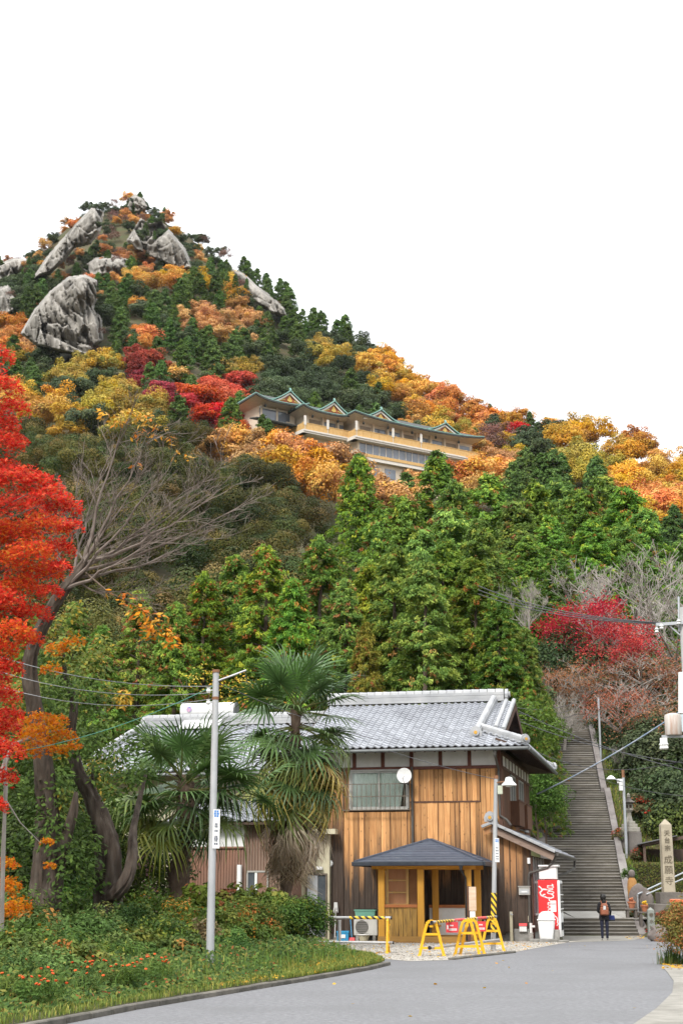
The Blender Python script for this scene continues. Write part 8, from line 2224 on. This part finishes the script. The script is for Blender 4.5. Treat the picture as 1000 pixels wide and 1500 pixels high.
fp_ += [(q.x, q.y, .014) for q in (G(g.uniform(480, 1000), 1385 + 110 * g.random() ** 2) for _ in range(26))]
fp_ += [(x, y, .03) for x, y in ((g.uniform(-.5, 7), g.uniform(40, 54)) for _ in range(420)) if in_gravel(x, y)]
fp_ += [(q.x, q.y, .022) for q in (G(g.uniform(970, 1000), g.uniform(1412, 1421)) for _ in range(90))]
fp_ += [(q.x, q.y, .02) for q in (G(g.uniform(915, 950), g.uniform(1371, 1376)) for _ in range(50))]
fp_ = np.array(fp_); s = g.uniform(.6, 1.3, len(fp_)) * .085
V, Fq = kites(fp_, unit(np.array([0, -.1, 1.]) + g.normal(size=fp_.shape) * .25), g.normal(size=fp_.shape), s, s * .75)
tag(link('fallen_leaves', np_mesh('fallen_leaves', V, Fq, m_leaf, rep4(pick(g, [(5, (.60, .38, .04)), (3, (.55, .28, .03)), (1, (.4, .2, .05))], len(fp_))))), 'fallen yellow leaves on verge, gravel and road', 'leaves', kind='stuff')
g = np.random.default_rng(77); bp2 = []
while len(bp2) < 15000:
    y = g.uniform(64, 88); x = st_right(y) + .4 + g.random() ** 1.4 * 7
    if x < st_right(y) + .45: continue
    bp2.append((x, y, hz(x, y) - .02))
tag(link('bank_grass', blades('bank_grass', bp2, .24, .03, [(5, (.15, .20, .04)), (3, (.22, .24, .05)), (2, (.09, .14, .03)), (1.5, (.34, .24, .08))], 78, .8)), 'rough grass on the bank beside the stairway', 'grass', kind='stuff')
bp3 = [(g.uniform(10.5, 17), g.uniform(57.6, 64), 0) for _ in range(9000)]
bp3 = [(x, y, hz(x, y) - .02) for x, y, z in bp3 if x > st_right(y) + .7]
tag(link('mound_grass', blades('mound_grass', bp3, .2, .025, [(5, (.10, .17, .035)), (3, (.16, .21, .045)), (1, (.3, .22, .07))], 79, .8)), 'green grass on the mound around the inscribed pillar', 'grass', kind='stuff')
RBS = crown_broad('foliage', 941, m_leaf, [(5, (.10, .10, .04)), (3, (.16, .12, .06)), (1.2, (.5, .08, .03)), (2, (.07, .10, .03))], R=.6, H=1.2, z0=.0, nclump=30, per=80, leaf=.1, asp=.5)
RBT = limbs(942, .9, .03, .1, 6, 1.0, .4).mesh('stems', m_bark)
for px, py, d_, s_, lab in ((909, 1222, 73.2, .8, 'red tipped shrub left of the stone lantern'), (934, 1236, 71.6, .7, 'red tipped shrub at the foot of the stone lantern'), (938, 1215, 75.5, 1.2, 'greyish shrub behind the stone lantern'), (926, 1320, 62.6, .45, 'low shrub beside the standing stone'), (955, 1345, 59, .5, 'low shrub behind the inscribed post'), (972, 1340, 58.6, .5, 'low shrub before the pillar plinth')):
    p = D(px, py, d_); e = empty('bank_shrub', (p.x, d_, hz(p.x, d_) - .05), px, lab, 'shrub'); e.scale = (s_, s_, s_); link('foliage', RBS, e); link('stems', RBT, e)
m_mar = MAT('marigold', (.42, .03, .008), (.55, .11, .012), 30, .8)
mg = MB().lathe([(.005, -.02), (.02, -.01), (.038, .008), (.03, .02), (.012, .026)], 9).mesh('flower', m_mar, True)
mf = crown_broad('foliage', 950, m_leaf, [(5, (.07, .12, .025)), (3, (.10, .15, .03))], R=.24, H=.34, z0=.0, nclump=16, per=45, leaf=.06, asp=.25, flat=.9)
rt = random.Random(61)
for px, py, lab in ((20, 1475, 0), (45, 1480, 0), (70, 1478, 0), (28, 1452, 0), (60, 1462, 0), (120, 1452, 0), (145, 1458, 0), (152, 1447, 0), (132, 1466, 0), (178, 1456, 0), (192, 1452, 0), (222, 1440, 0), (234, 1446, 0), (214, 1450, 0)):
    d = G(px, py).y
    for _ in range(3): d = G(px, py, bedz(G(px, py).x, d) * .6).y
    x = D(px, py, d).x; x = min(x, bx(d) - .2)
    e = empty('marigold_plant', (x, d, bedz(x, d)), rt.random() * 6, 'marigold plant with orange red flowers near the kerb', 'flower', 'marigolds along the garden edge')
    link('foliage', mf, e)
    for k_ in range(rt.randint(3, 6)):
        o = link('flower', mg, e, (rt.uniform(-.2, .2), rt.uniform(-.2, .2), rt.uniform(.28, .42)), (rt.uniform(-.5, .5), rt.uniform(-.3, .5), 0)); o.scale = (.7,) * 3
# ------------------------------------------------------------------ thin autumn haze over the valley
hzb = MB().bb(-4300, 4300, -4300, 4300, -2, 285).build('haze', None)
mh = bpy.data.materials.new('haze'); mh.use_nodes = True
mh.node_tree.nodes.clear()
ho = mh.node_tree.nodes.new('ShaderNodeOutputMaterial'); hv = mh.node_tree.nodes.new('ShaderNodeVolumePrincipled')
hv.inputs['Color'].default_value = (.92, .95, 1.0, 1); hv.inputs['Density'].default_value = .00003
mh.node_tree.links.new(hv.outputs[0], ho.inputs['Volume'])
hzb.data.materials.append(mh)
tag(hzb, kind='stuff')
scene.cycles.volume_bounces = 0
